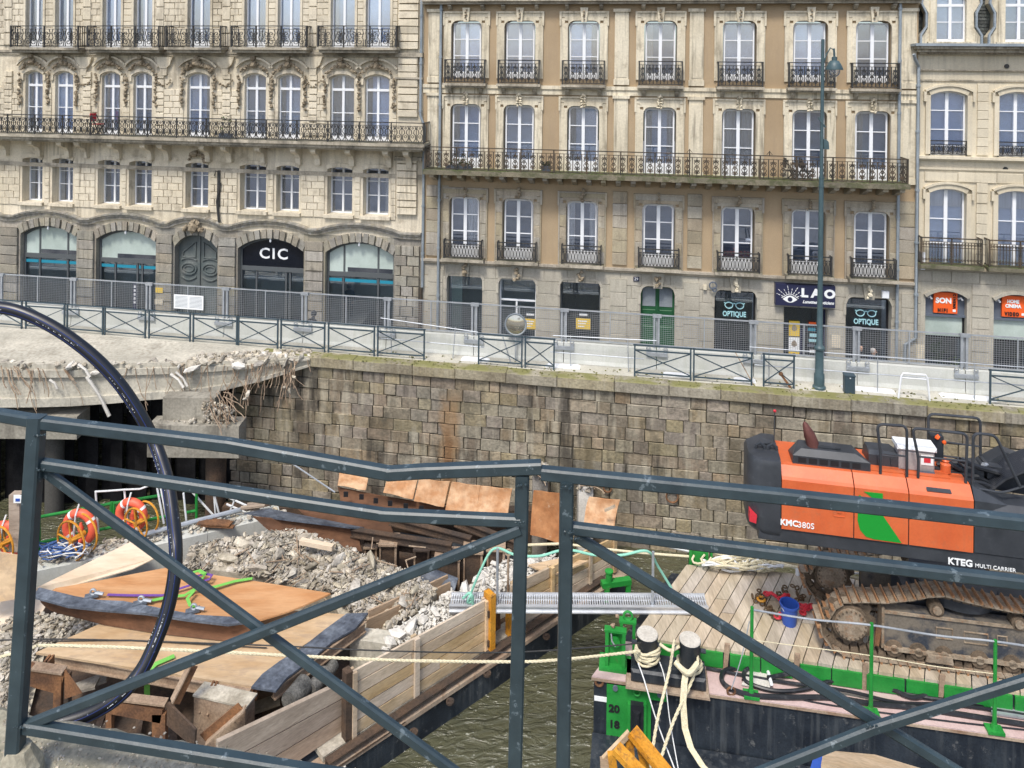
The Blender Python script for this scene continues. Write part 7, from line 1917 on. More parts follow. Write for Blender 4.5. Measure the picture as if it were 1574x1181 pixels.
mb=MB(); mb.torus((ks(979,1058),-.12,kz(979,1058)),.075,.025,12,6); mb.obj('eye_ring',M['green'],cp)
mb=MB(); mb.box(ks(913.5,1070),ks(933,1070),-.02,-.002,kz(920,1077),kz(920,1070)); o=mb.obj('white_band',M['paper'],db); o.location=KW(0,0,0); o.rotation_euler=(0,0,-FK.a)
mb=MB(); s_=ks(921,1048); mb.torus((s_,-.02,kz(921,1048)),.085,.03,12,6); o=mb.obj('eye_plate',M['rust'],db); o.location=KW(0,0,0); o.rotation_euler=(0,0,-FK.a)
# local things on the barge: helper
def kthing(name,label,cat,px,py,z=Z_PINK,group=None):
    p=PZ(px,py,z); return thing(name,label,cat,p,-FK.a,group)
U=1/65.
# green fairlead tower
t=kthing('fairlead','bright green steel fairlead tower at the corner of the deck barge','fairlead',948,1030)
mb=MB(); mb.box(-.42,.45,-.10,.42,.0,.05); mb.obj('base_plate',M['green'],t)
for x0,x1,y0,h_ in ((-.28,-.20,.0,.86),(.12,.20,.0,.86),(.06,.13,.20,.98),(.36,.43,.20,.98)):
    mb=MB(); mb.prism([(x0,.05),(x1,.05),(x1,h_),(x0,h_)],y0,y0+.16); mb.obj('cheek_plate',M['green'],t)
mb=MB(); mb.box(-.30,.22,.0,.17,.86,.91); mb.box(.04,.45,.19,.37,.98,1.03); mb.obj('head_plate',M['green'],t)
mb=MB(); mb.box(-.20,.12,.12,.14,.05,.86); mb.obj('web_plate',M['green'],t)
mb=MB(); mb.torus((.25,.28,1.12),.10,.03,14,6); mb.obj('lifting_ring',M['green'],t,smooth=True)
mb=MB(); mb.tube([(-.04,.02,.62),(-.04,.11,.62)],.12,12); mb.obj('roller',M['green'],t,smooth=True)
mb=MB(); mb.tube([(-.14,-.02,.85),(-.12,-.04,.7),(-.04,-.04,.58)],.02,6); mb.obj('pin',M['galv'],t)
mb=MB(); mb.rock((-.1,.1,.96),.07); mb.rock((.0,.3,1.06),.06); mb.obj('rusty_clamp',M['rust_pale'],t)
# twin bollards
t=kthing('mooring_bitts','pair of black mooring bollards on one base wrapped with cream rope','bollard',1027,1046)
mb=MB(); mb.prism([(-.98,0),(.92,0),(.90,.05),(-.96,.05)],-.42,.42); mb.obj('base_plate',M['hull_rust'],t)
mb=MB(); mb.bbox(-.86,.84,-.28,.30,.05,.34,.05); mb.obj('base_box',M['hull'],t)
M['bollard_top']=mat('worn_bollard_top',(.45,.42,.36),(.55,.52,.46),4,rough=.8,fine=.15)
for x in (-.49,.49):
    mb=MB(); mb.lathe([(.24,.34),(.24,.95),(.255,.97),(.255,1.0)],20,(x,.02,0)); bo=mb.obj('bollard',M['hull'],t,smooth=True)
    mb=MB(); mb.lathe([(.25,1.003),(.24,1.03),(.0,1.035)],20,(x,.02,0)); mb.obj('bollard_top',M['bollard_top'],bo,smooth=True)
    for sg in (-1,1):
        mb=MB(); mb.tube([(x+sg*.24,.02,.78),(x+sg*.36,.02,.78)],.05,8); mb.obj('horn',M['hull'],bo,smooth=True)
bp_=PZ(1027,1046,Z_PINK)
def coil(label,x,z0,z1,turns,r_,m,wob=.03):
    mb=MB(); pts=[]; n=int(turns*16)
    for i in range(n+1):
        a=i/16*2*math.pi; rr_=.262+wob*.5*math.sin(i*1.3)+.006*(i%5); pts.append((x+rr_*math.cos(a),.02+rr_*math.sin(a),z0+(z1-z0)*i/n+.02*math.sin(i)))
    mb.tube(pts,r_,7); o=mb.obj('rope_turns',m,None,smooth=True); o.location=bp_; o.rotation_euler=(0,0,-FK.a); return tag(o,label,'rope')
coil('cream rope wound in turns round the first bollard',-.49,.42,.70,5,.027,M['rope'])
coil('cream rope wound round the second bollard',.49,.36,.5,3,.03,M['rope'])
coil('loose cream turns over the horns of the first bollard',-.49,.68,.78,1.5,.032,M['rope'],.06)
dn=17.2
rope('cream rope falling from the second bollard, lying outermost',[(1037,985,17.35),(1034,1000,17.1),(1028,1035,17.),(1010,1110,16.4),(998,1190,15.8)],.034,M['rope'],twist=True)
rope('cream rope slanting down from the second bollard across the others',[(1072,1008,17.3),(1072,1022,17.1),(1058,1060,16.9),(1035,1110,16.4),(1008,1190,15.8)],.034,M['rope'],twist=True)
rope('thin white line from the first bollard to the bottom',[(981,1020,17.35),(990,1045,17.),(1010,1110,16.6),(1040,1190,15.9)],.015,M['rope_w'])
rope('second thin white line hanging from the first bollard',[(1014,1018,17.35),(1022,1045,17.),(1030,1110,16.6),(1044,1190,15.9)],.012,M['rope_w'])
mb=MB()
pts=[(1055,1030,17.0),(1052,1050,16.85),(1050,1080,16.7),(1053,1120,16.5),(1062,1150,16.3),(1080,1178,16.1),(1092,1190,16.)]
P3=[P(*p) for p in pts]; vs=[]
for p in P3: vs+=[p-Vector((.07,0,0)),p+Vector((.07,0,0)),p+Vector((.07,.02,0)),p-Vector((.07,-.02,0))]
for i in range(len(P3)-1):
    for k in range(4): mb.f.append((4*i+k,4*i+(k+1)%4,4*i+4+(k+1)%4,4*i+4+k))
mb.v=[tuple(v) for v in vs]; tag(mb.obj('webbing_strap',M['rope'],None),'flat cream webbing strap hanging down the black hull','strap')
rope('cream strap knotted round the foot of the second bollard',[(1038,1018,17.1),(1050,1030,16.95),(1060,1034,16.9),(1072,1020,17.05)],.06,M['rope'])
rope('cream rope lashed from bollard to bollard',[(1014,990,17.4),(1030,1000,17.3),(1044,994,17.4)],.035,M['rope'])
# hoses and plates on the pink margin
def krope(label,pts,r_,m,name='hose',z=Z_PINK,cat='hose'):
    P3=[PZ(x,y,z+dz+r_) for x,y,dz in pts]; out=[]
    for i in range(len(P3)-1):
        p0=P3[max(i-1,0)]; p1=P3[i]; p2=P3[i+1]; p3=P3[min(i+2,len(P3)-1)]
        for k in range(6):
            t_=k/6; out.append(.5*((2*p1)+(p2-p0)*t_+(2*p0-5*p1+4*p2-p3)*t_*t_+(3*p1-p0-3*p2+p3)*t_**3))
    out.append(P3[-1]); mb=MB(); mb.tube(out,r_,8); return tag(mb.obj(name,m,None,smooth=True),label,cat)
krope('thick black hose curling into a loop beside the bollards',[(1320,1048,0),(1260,1036,0),(1190,1026,0),(1150,1025,0),(1118,1030,0),(1109,1042,0),(1118,1056,0),(1150,1068,0),(1200,1072,0),(1280,1073,0),(1340,1082,0),(1420,1090,0),(1600,1118,0)],.055,M['blackhose'])
krope('inner black hose of the loop lying over a pale plate',[(1150,1027,.08),(1143,1036,.05),(1150,1050,.03),(1190,1062,.02),(1235,1060,.02),(1290,1045,.06),(1350,1055,.05),(1420,1072,.02),(1620,1095,.02)],.045,M['blackhose'])
krope('black hose running along the green edge beams',[(1085,1027,.02),(1180,1045,.02),(1300,1062,.10),(1380,1080,.02),(1480,1085,.02),(1640,1110,.02)],.035,M['blackhose'])
krope('black hose waving across the pink margin under the excavator',[(1180,1042,.1),(1260,1030,.12),(1340,1042,.14),(1400,1072,.03),(1440,1062,.1),(1500,1068,.1),(1640,1085,.1)],.045,M['blackhose'])
krope('thin black cable along the outer pink margin',[(1140,1045,.0),(1230,1075,.0),(1330,1092,0),(1450,1108,0),(1600,1125,0)],.018,M['blackhose'],'cable')
for k,(c,lb,h_) in enumerate((([(1140,1046),(1196,1054),(1188,1060),(1190,1033),(1150,1030)],'beige plate under the hose loop',.03),([(1230,1028),(1408,1056),(1410,1064),(1226,1036)],'long cream board leaning on the green edge beams',.06),([(1522,1072),(1600,1082),(1604,1108),(1524,1096)],'grey tread plate at the last green stanchion',.04))):
    if k==0: c=[(1140,1052),(1150,1030),(1190,1036),(1183,1058)]
    mb=MB(); mb.sheet([PZ(x,y,Z_PINK+.03+h_) for x,y in c],h_); tag(mb.obj('deck_plate',M['rubble_pale' if k<2 else 'galv'],None),lb,'plate')
mb=MB(); mb.tube([PZ(1180,1030,Z_PINK+.1),PZ(1186,1052,Z_PINK+.15)],.04,6); tag(mb.obj('white_rag',M['paper'],None),'white rag tied by the hose loop','rag')
sn=['before the blue bucket','before the drive sprocket','before the track frame','beyond the hose loop, small']
for k,(x0,y0,y1) in enumerate(((1154.5,933,1070),(1338.5,958,1098),(1528.5,984,1124))):
    q=PZ(x0,y1,Z_PINK); t=thing('stanchion','green railing stanchion '+sn[k],'stanchion',q,-FK.a,'green stanchions on the pink margin'); h_=zat(x0+1.5,y0,q)-Z_PINK
    mb=MB(); mb.lathe([(.045,.06),(.038,h_)],8); mb.obj('post',M['green'],t,smooth=True)
    mb=MB(); mb.box(-.17,.17,-.12,.12,0,.06); mb.lathe([(.08,.06),(.06,.16)],8); mb.obj('foot',M['green'],t)
dpn=[PZ(x,y1,Z_PINK).y for x,y0,y1 in ((1154.5,933,1070),(1338.5,958,1098),(1528.5,984,1124))]
rope('wire rope strung along the tops of the green stanchions',[(1155,937,dpn[0]),(1245,952,dpn[0]),(1338,961,dpn[1]),(1440,977,dpn[1]),(1528,986,dpn[2]),(1620,1000,dpn[2])],.022,M['galv'],'guard_wire')
rope('thin cord strung half way up the green stanchions',[(1155,984,dpn[0]),(1240,995,dpn[0]),(1338,1008,dpn[1]),(1440,1025,dpn[1]),(1528,1036,dpn[2])],.010,M['rope'],'guard_wire')
rope('pair of thin wires stayed from the first stanchion to the deck eye',[(1152,955,17.0),(1140,1010,16.9),(1124,1060,16.8)],.012,M['galv'],'stay_wire')
mb=MB(); p=PZ(1124,1063,Z_PINK+.08); mb.torus(p,.09,.025,12,6); tag(mb.obj('deck_eye',M['rust'],None),'rusty eye ring on the pink margin at the foot of the stay','ring')
# bucket, chains, hooks
t=thing('bucket','dark blue plastic bucket standing by the red chain hooks','bucket',PZ(1213,958,Z_DECK))
mb=MB(); n=18; mb.lathe([(.17,0),(.20,.30),(.215,.44),(.235,.45),(.235,.50),(.21,.50),(.165,.04)],n); mb.obj('bucket_body',M['blue'],t,smooth=True)
mb=MB(); mb.tube([(.22*math.cos(a),-.02-.2*math.sin(a)*.7,.47-.16*math.sin(a)) for a in [q*math.pi/10 for q in range(11)]],.01,5); mb.obj('bucket_handle',M['galv'],t)
M['chain']=mat('rusty_chain',(.10,.065,.035),(.17,.11,.06),6,rough=.8,metal=.3,fine=.3)
def chain(label,pts):
    t=thing('chain',label,'chain'); rr_=random.Random(4); n=0
    P3=[PZ(x,y,Z_DECK+.05) for x,y in pts]
    for a,b in zip(P3,P3[1:]):
        k=max(1,int((b-a).length/.07))
        for i in range(k):
            p=a.lerp(b,i/k)+Vector((rr_.uniform(-.10,.10),rr_.uniform(-.12,.12),rr_.uniform(-.02,.12)))
            mb=MB(); ax='xyz'[n%3]; mb.torus(p,.055,.018,8,5,axis=ax); mb.obj('chain_link',M['chain'],t); n+=1
    return t
chain('brown rusty chain heap with a yellow tag nearest the gangway',[(1170,912),(1160,918),(1175,930),(1182,945),(1190,952),(1184,940),(1168,922),(1164,915)])
chain('brown rusty chain heap with red hooks behind the bucket',[(1196,912),(1210,908),(1225,912),(1232,920),(1220,925),(1205,920),(1198,915)])
hk_=['nearest the yellow shackle','between the two chain heaps','right of the bucket rim','highest right of the bucket','with its shank toward the track','in front of the left chain heap']
for k,seg in enumerate((((1178,913),(1194,918)),((1200,921),(1213,915)),((1232,932),(1246,936)),((1234,942),(1248,930)),((1240,935),(1262,937)),((1195,948),(1203,946)))):
    a,b=[PZ(x,y,Z_DECK+.10) for x,y in seg]; mb=MB(); mb.tube([a,(a+b)/2+Vector((0,0,.06)),b],.045,6); mb.torus(a,.07,.03,9,5,axis='z'); tag(mb.obj('chain_hook',M['red'],None),'red painted chain hook '+hk_[k],'hook','red hooks by the bucket')
mb=MB(); p=PZ(1170,921,Z_DECK+.16); mb.torus(p,.09,.03,10,5,axis='z'); tag(mb.obj('shackle',M['yellowp'],None),'yellow shackle lying on the chain heap near the gangway','shackle')
# far edge: green bracket, heaps of rope
t=kthing('corner_bracket','green upright bracket at the far corner of the plank deck','bracket',1075,866,Z_DECK)
mb=MB(); mb.box(-.22,.22,.0,.3,-.5,.42); mb.box(-.28,-.20,-.05,.32,-.5,.48); mb.box(.16,.24,-.05,.32,-.5,.48); mb.obj('bracket_body',M['green'],t)
mb=MB(); mb.box(.30,.36,0,.3,-.2,.46); mb.obj('bracket_fin',M['green'],t)
t=thing('rope_heap','tangled heap of cream and white mooring rope along the far deck edge','rope')
for i in range(34):
    px=rg.uniform(1088,1185); c=PZ(px,862+(px-1088)*.09+rg.uniform(-4,2),Z_DECK+.08+rg.uniform(0,.22)); r_=rg.uniform(.2,.6); ph=rg.uniform(0,6); mb=MB()
    mb.tube([(c.x+r_*1.2*math.cos(ph+a),c.y+r_*.4*math.sin(ph+a),c.z+.08*math.sin(a*2+ph)) for a in [q*.45 for q in range(11)]],.028,5); mb.obj('rope_loop',M['rope' if i%3 else 'rope_w'],t)
rope('cream rope trailing along the far deck edge to the excavator',[(1085,846,21.2),(1130,858,21.),(1180,862,20.9),(1225,872,20.6),(1262,878,20.4),(1330,892,20.)],.034,M['rope'])
rope('second cream rope along the far deck edge',[(1120,868,21.),(1165,874,20.8),(1220,871,20.6),(1300,886,20.2),(1340,890,20.)],.03,M['rope'])
rope('third cream rope hanging slack over the far deck edge',[(1170,858,21.),(1226,874,20.6),(1262,880,20.4),(1330,882,20.)],.026,M['rope_w'])
t=thing('rope_post','white stub post holding the ropes at the far deck edge','post',PZ(1226,884,Z_DECK)); mb=MB(); mb.lathe([(.06,-.3),(.06,.22)],8); mb.obj('post',M['paper'],t)
# gangway landing: nothing else; white box scrap and timber near the camera
pt=thing('work_pontoon','low black flat pontoon lying against the black hull, carrying timber','pontoon')
mb=MB(); mb.sheet([KW(-.02,-4.2,-15.5),KW(16,-4.2,-15.5),KW(16,-.06,-15.5),KW(-.02,-.06,-15.5)],1.); mb.obj('pontoon_deck',M['hull'],pt)
tf=thing('timber_trestle','worn yellow timber frame standing at the foot of the hull','timber frame')
for x0,y0,x1,y1,d0,d1,w_,m_ in ((972,1124,1030,1196,15.2,14.6,.26,'yellowp'),(947,1150,1000,1206,14.9,14.4,.24,'yellowp'),(968,1126,928,1168,15.2,15.0,.07,'plank'),(930,1166,932,1215,15.0,14.9,.20,'plank_old'),(967,1130,972,1210,15.25,15.2,.16,'yellowp'),(985,1150,1000,1215,15.2,15.1,.14,'yellowp'),(940,1158,946,1215,14.9,14.9,.16,'yellowp')):
    mb=MB(); mb.bar(P(x0,y0,d0),P(x1,y1,d1),w_,.12); mb.obj('timber',M[m_],tf)
mb=MB(); mb.sheet([P(1266,1153,14.6),P(1345,1160,14.6),P(1425,1184,14.2),P(1420,1200,13.6),P(1262,1176,13.8)],.3); tag(mb.obj('timber_block',M['plank'],None),'pale squared timber at the bottom edge below the crossed rails','timber')
mb=MB(); mb.sheet([P(1252,1158,14.9),P(1268,1158,14.9),P(1262,1200,14.4),P(1240,1200,14.4)],.4); tag(mb.obj('blue_crate',M['blue'],None),'light blue plastic crate beside the pale squared timber','crate')
# ================================================================ the excavator on the deck
M['ex_orange']=mat('excavator_orange',(.54,.105,.032),(.59,.13,.042),2,rough=.4,fine=.05,bump=0,coat=.2,streak=.25,streak_c=(.30,.15,.09),dirt=.4,dirt_c=(.36,.14,.07),dirt_sc=5,dirt_lo=.57)
M['ex_black']=mat('excavator_charcoal',(.028,.032,.038),(.045,.05,.058),2,rough=.42,fine=.06,bump=0,dirt=.3,dirt_c=(.10,.11,.12),dirt_sc=4,dirt_lo=.6)
M['ex_green']=mat('logo_green',(.01,.27,.03),rough=.4,fine=.03,bump=0)
M['track']=mat('muddy_track_steel',(.19,.145,.10),(.33,.27,.20),3,rough=.9,fine=.25,dirt=.6,dirt_c=(.26,.12,.05),dirt_sc=5,dirt_lo=.52,bump=.4)
M['track_ridge']=mat('rusty_grouser',(.25,.12,.055),(.36,.20,.10),5,rough=.8,fine=.2,rnd=.1)
M['track_in']=mat('muddy_inner_steel',(.085,.065,.045),(.17,.125,.085),3,rough=.9,fine=.25,dirt=.5,dirt_c=(.05,.04,.03),dirt_sc=4,bump=.4)
M['frame_mud']=mat('dusty_track_frame',(.035,.042,.055),(.15,.13,.105),1.6,rough=.85,fine=.2,dirt=.6,dirt_c=(.19,.165,.13),dirt_sc=2.4,dirt_lo=.48,lo=.42,hi=.55)
ex=thing('excavator','orange and black tracked excavator with handrails standing on the plank deck','excavator',P(1308.5,962,17.6),-FK.a)
FE=Frame(tuple(P(1308.5,962,17.6)),FK.a)
ea=FE.at
# running gear
path=[(1264,975),(1262,955),(1266,932),(1277,914),(1294,905),(1320,904),(1350,905),(1390,901),(1418,896),(1440,895),(1462,901),(1500,910),(1540,918),(1600,926),(1680,938),(1760,948)]
low_=[(1760,1062),(1680,1054),(1600,1045),(1500,1034),(1400,1023),(1330,1014),(1300,1008),(1278,995)]
TW=.52
pts=[Vector((*ea(x,y,TW if i in range(2,len(path)) else .0),)) for i,(x,y) in enumerate(path+low_)]
zfl=Z_DECK-FE.O.z+.03
for i,p in enumerate(pts):
    if i>=len(path) and i<len(path)+len(low_)-2: p.y=zfl+.05
# resample
cl=pts+[pts[0]]; seg=[(cl[i+1]-cl[i]).length for i in range(len(pts))]; tot=sum(seg); pitch=.205; n=int(tot/pitch)
def along(t_):
    for i,l in enumerate(seg):
        if t_<=l: return cl[i].lerp(cl[i+1],t_/l),(cl[i+1]-cl[i]).normalized()
        t_-=l
    return cl[-1],(cl[-1]-cl[-2]).normalized()
cen=Vector((sum(p.x for p in pts)/len(pts),sum(p.y for p in pts)/len(pts)))
for side,(d0,d1) in enumerate(((.0,TW),(1.75,2.2))):
    td=thing('dummy','x','x') if False else None
    tb=MB(); tb.box(.75,7.2,d0+.14,d1-.08,-.45,.38); tr_=tb.obj('track_frame',M['frame_mud'],ex)
    for i in range(n):
        p,t_=along((i+.5)*tot/n)
        if p.x>6.2: continue
        nn=Vector((-t_.y,t_.x)); 
        def q(a,b_): v=p+t_*a+nn*b_; return (v.x,v.y)
        if side==0 or p.x<3.2:
            mb=MB(); h=pitch*.47
            mb.prism([q(-h,0),q(h,0),q(h,.03),q(-h,.03)],d0,d1); so_=mb.obj('track_shoe',M['track'],ex)
            mb=MB(); mb.prism([q(h*.85,.03),q(h*.72,.10),q(h*.45,.10),q(h*.3,.03)],d0-.006,d1+.006); mb.obj('grouser',M['track_ridge'],so_)
            mb=MB()
            mb.prism([q(-h*.95,-.003),q(h*.95,-.003),q(h*.8,-.12),q(-h*.8,-.12)],d0+.14,d0+.38)
            mb.obj('track_link',M['track_in'],ex)
    # sprocket
    mb=MB(); k=44; prof=[]
    for i in range(k):
        a=2*math.pi*i/k; r_=.60 if i%4 in (0,1) else .50; prof.append((r_*math.cos(a),r_*math.sin(a)))
    mb.prism(prof,d0+.20,d0+.27); sp=mb.obj('sprocket',M['track_in'],ex)
    mb=MB(); c=[(.42*math.cos(2*math.pi*i/28),.42*math.sin(2*math.pi*i/28)) for i in range(28)]; mb.prism(c,d0+.06,d0+.20); mb.obj('hub_ring',M['track_in'],sp)
    mb=MB(); c=[(.36*math.cos(2*math.pi*i/28),.36*math.sin(2*math.pi*i/28)) for i in range(28)]; mb.prism(c,d0+.01,d0+.06); mb.obj('hub_cover',M['track'],sp)
    for i in range(20):
        a=2*math.pi*i/20; mb=MB(); mb.tube([(.325*math.cos(a),d0-.012,.325*math.sin(a)),(.325*math.cos(a),d0+.01,.325*math.sin(a))],.022,6); mb.obj('hub_bolt',M['track_in'],sp)
    for x,y,r_ in ((1435,929,.16),(1560,950,.16)):
        s_,z_=ea(x,y,.3); mb=MB(); c=[(s_+r_*math.cos(2*math.pi*i/16),z_+r_*math.sin(2*math.pi*i/16)) for i in range(16)]; mb.prism(c,d0+.10,d0+.32); ro=mb.obj('carrier_roller',M['track_in'],ex)
        c=[(s_+r_*.6*math.cos(2*math.pi*i/16),z_+r_*.6*math.sin(2*math.pi*i/16)) for i in range(16)]; mb=MB(); mb.prism(c,d0+.06,d0+.098); mb.obj('roller_cap',M['track'],ro)
    for x in (1370,1407,1446,1500,1550):
        s_,_=ea(x,1000,.3); z_=zfl+.30; mb=MB(); c=[(s_+.19*math.cos(2*math.pi*i/16),z_+.19*math.sin(2*math.pi*i/16)) for i in range(16)]; mb.prism(c,d0+.10,d0+.4); ro=mb.obj('track_roller',M['track_in'],ex)
        c=[(s_+.09*math.cos(2*math.pi*i/16),z_+.09*math.sin(2*math.pi*i/16)) for i in range(16)]; mb=MB(); mb.prism(c,d0+.06,d0+.098); mb.obj('roller_cap',M['track'],ro)
    if side==0:
        mb=MB(); mb.box(.75,7.2,d0+.06,d0+.135,-.52,-.44); mb.box(.75,7.2,d0+.10,d0+.138,.32,.38); mb.box(.70,.76,d0+.10,d1-.1,-.5,.45); mb.obj('frame_flange',M['track'],tr_)
        s0_,z0_=ea(1440,1006,.2); mb=MB(); mb.prism([(s0_-.3,zfl+.16),(s0_+.3,zfl+.16),(s0_+.26,-.46),(s0_-.26,-.46)],d0+.0,d0+.05); mb.obj('track_guard',M['track'],tr_)
        for (x0,z0,x1,z1) in ((1.9,-.12,2.25,.12),(2.5,-.15,3.0,.1),(3.2,-.1,3.4,.1)):
            mb=MB(); mb.tube([(x0,d0+.132,z0),(x1,d0+.132,z0),(x1,d0+.132,z1),(x0,d0+.132,z1)],.018,5,closed=True); mb.obj('frame_cover',M['track'],tr_)
        mb=MB(); mb.prism([(.52,-.42),(.62,-.42),(.68,.02),(.56,.02)],d0+.02,d0+.08); mb.obj('scraper',M['rust'],tr_)
mb=MB(); mb.box(1.4,5.5,.6,1.7,-.1,.55); mb.lathe([(.95,.50),(.95,.80)],24,(2.6,1.1,0)); mb.obj('undercarriage_body',M['ex_black'],ex)
# upper body, turned a little on its ring: a pivot that carries its panels
hb_o=P(1200,760,17.2); FH=Frame(tuple(hb_o),rad(11.5))
ha=FH.at
def hobj(mb,name,m,smooth=False,par=None):
    # body meshes are drawn in the body's own frame; move them into the excavator's
    T_=Matrix.Translation(FE.O)@Matrix.Rotation(-FE.a,4,'Z'); B_=Matrix.Translation(FH.O)@Matrix.Rotation(-FH.a,4,'Z'); X=T_.inverted()@B_
    mb.v=[tuple(X@Vector(v)) for v in mb.v]
    return mb.obj(name,m,par or ex,smooth=smooth)
zt=ha(1201,721)[1]; zs=ha(1201,737)[1]; zb=ha(1201,813)[1]; zk=ha(1201,838)[1]
xs=[ha(1201,760)[0],ha(1313,760)[0],ha(1397,790)[0],ha(1497.5,800)[0]]
Wd=1.42
for a,b in zip(xs,xs[1:]):
    mb=MB(); g_=.012
    prof=[(0,zb),(0,zs),(.04,zs+.06),(.22,zt),(.34,zt+.015),(.34,zb)]
    mb.add([(x,y,z) for x in (a+g_,b-g_) for y,z in prof],[(0,1,2,3,4,5),(11,10,9,8,7,6)]+[(i,i+6,(i+1)%6+6,(i+1)%6) for i in range(6)])
    hobj(mb,'side_panel',M['ex_orange'])
mb=MB(); mb.box(xs[0]+.01,xs[3]-.01,.35,Wd,zb,zt-.02); mb.box(xs[1]+.3,xs[3]-.35,.37,Wd-.3,zt-.02,zt+.02); hobj(mb,'top_deck',M['ex_orange'])
mb=MB(); mb.box(xs[0],xs[3],.05,Wd,zb-.01,zt-.35); hobj(mb,'inner_body',M['ex_black'])
# counterweight
mb=MB(); s0,s1=ha(1150,760)[0],xs[0]-.012; zc1=ha(1175,706)[1]; zc0=ha(1175,820)[1]; r_=.42
plan=[(s1,-.02)]+[(s0+r_-r_*math.sin(t_*math.pi/2/6),-.02+r_-r_*math.cos(t_*math.pi/2/6)) for t_ in range(7)]+[(s0,Wd-.4),(s0+.4,Wd),(s1,Wd)]
lv=[(zc0-.12,.16),(zc0,.03),(zc0+.1,0),(zc1-.15,0),(zc1-.04,.04),(zc1,.14)]
cx_=sum(p[0] for p in plan)/len(plan); cy_=Wd/2; nn_=len(plan)
for z,ins in lv:
    for x,y in plan: mb.v.append((x if x==s1 else x+ins*(1 if x<s1 else 0),y+ins*(1 if y<1 else -1),z))
for k in range(len(lv)-1):
    for i in range(nn_): j=(i+1)%nn_; mb.f.append((k*nn_+i,k*nn_+j,(k+1)*nn_+j,(k+1)*nn_+i))
mb.f.append(tuple(range(nn_))[::-1]); mb.f.append(tuple((len(lv)-1)*nn_+i for i in range(nn_)))
cw=hobj(mb,'counterweight',M['ex_black'],smooth=True)
for x,y in ((1168,702),(1187,700)):
    s_,z_=ha(x,y,.5); mb=MB(); mb.tube([(s_-.10,.5,zc1-.02),(s_-.09,.5,zc1+.07),(s_,.5,zc1+.13),(s_+.09,.5,zc1+.07),(s_+.10,.5,zc1-.02)],.04,7); hobj(mb,'lifting_eye',M['ex_black'],True,None)
mb=MB(); s_,z_=ha(1186,690,.4); mb.lathe([(.12,0),(.14,.05),(.02,.07)],10,(s_-.1,.8,zc1)); hobj(mb,'work_light',M['ex_black'])
mb=MB(); s_,_=ha(1190,660,.9); zz=ha(1190,634,.9)[1]; mb.tube([(s_,.9,zc1),(s_+.01,.9,zz)],.012,5); hobj(mb,'antenna',M['ex_black'])
mb=MB(); mb.rock((s_+.01,.9,zz+.03),.05); hobj(mb,'antenna_ball',M['red'])
mb=MB(); s_,z_=ha(1153,783,.3); mb.prism([(s_-.05,z_-.10),(s_+.10,z_-.14),(s_+.12,z_+.04),(s_-.04,z_+.12)],-.02,.24); hobj(mb,'red_reflector',M['red'])
# skirt
mb=MB(); sE=ha(1650,860)[0]
mb.add([(x,y,z) for x in (s0+.25,sE) for y,z in ((.04,zb-.02),(.04,zk+.06),(.14,zk),(1.2,zk),(1.2,zb-.02))],[(0,1,2,3,4),(9,8,7,6,5)]+[(i,i+5,(i+1)%5+5,(i+1)%5) for i in range(5)])
hobj(mb,'lower_skirt',M['ex_black'])
mb=MB(); mb.box(s0+1.0,sE,.5,Wd-.2,zk-.22,zk+.02); hobj(mb,'main_frame',M['ex_black'])
# lettering
def htext(txt,size,m,px,py,d,**k):
    s_,z_=ha(px,py,d); o=textobj(txt,size,m,ex,(0,0,0),**k)
    T_=Matrix.Translation(FE.O)@Matrix.Rotation(-FE.a,4,'Z'); B_=Matrix.Translation(FH.O)@Matrix.Rotation(-FH.a,4,'Z')
    X=T_.inverted()@B_@Matrix.Translation(Vector((s_,d,z_)))@Matrix.Rotation(math.pi/2,4,'X')
    o.data.transform(X); o.rotation_euler=(0,0,0); o.location=(0,0,0); o.scale=(1,1,1); return o
htext('KMC',.185,M['paper'],1213,804.5,-.01,bold=.006,sx_=.9)
htext('380S',.185,M['paper'],1239,808.5,-.01,sx_=.9)
htext('KTEG',.20,M['paper'],1476,865,.03,bold=.006,sx_=.9)
htext('MULTI CARRIER',.115,M['paper'],1530,873.5,.03,sx_=1.0)
# leaf shaped emblem
def hz(x,y,d=-.008): return ha(x,y,d)
lg=[hz(*p) for p in ((1318,752),(1318,802),(1322,816),(1332,826),(1345,829),(1386,836),(1336,762),(1334,757))]
mb=MB(); mb.prism([tuple(p) for p in [hz(1320,762),hz(1318,800),hz(1322,815),hz(1331,825),hz(1343,829),hz(1386,835),hz(1354,788),hz(1346,775),hz(1330,768)]],-.012,-.003); em=hobj(mb,'leaf_emblem',M['ex_green'])
mb=MB(); mb.prism([hz(1328,756),hz(1357,759),hz(1357,778),hz(1350,772)],-.0125,-.0035); hobj(mb,'leaf_emblem',M['ex_green'])
mb=MB(); mb.prism([hz(1321,761),hz(1324,763),hz(1335,772),hz(1322,769)],-.013,-.004); hobj(mb,'leaf_emblem',M['ex_green'])
s_,z_=ha(1290,786); mb=MB(); mb.tube([(s_-.12,-.005,z_-.12),(s_+.12,-.005,z_-.12),(s_+.12,-.005,z_+.12),(s_-.12,-.005,z_+.12)],.012,4,closed=True); mb.box(s_-.04,s_+.04,-.02,-.002,z_-.04,z_+.04); hobj(mb,'panel_latch',M['ex_orange'])
mb=MB(); a_,b_=ha(1426,757)[0],ha(1464,757)[0]; za_=zt-.17
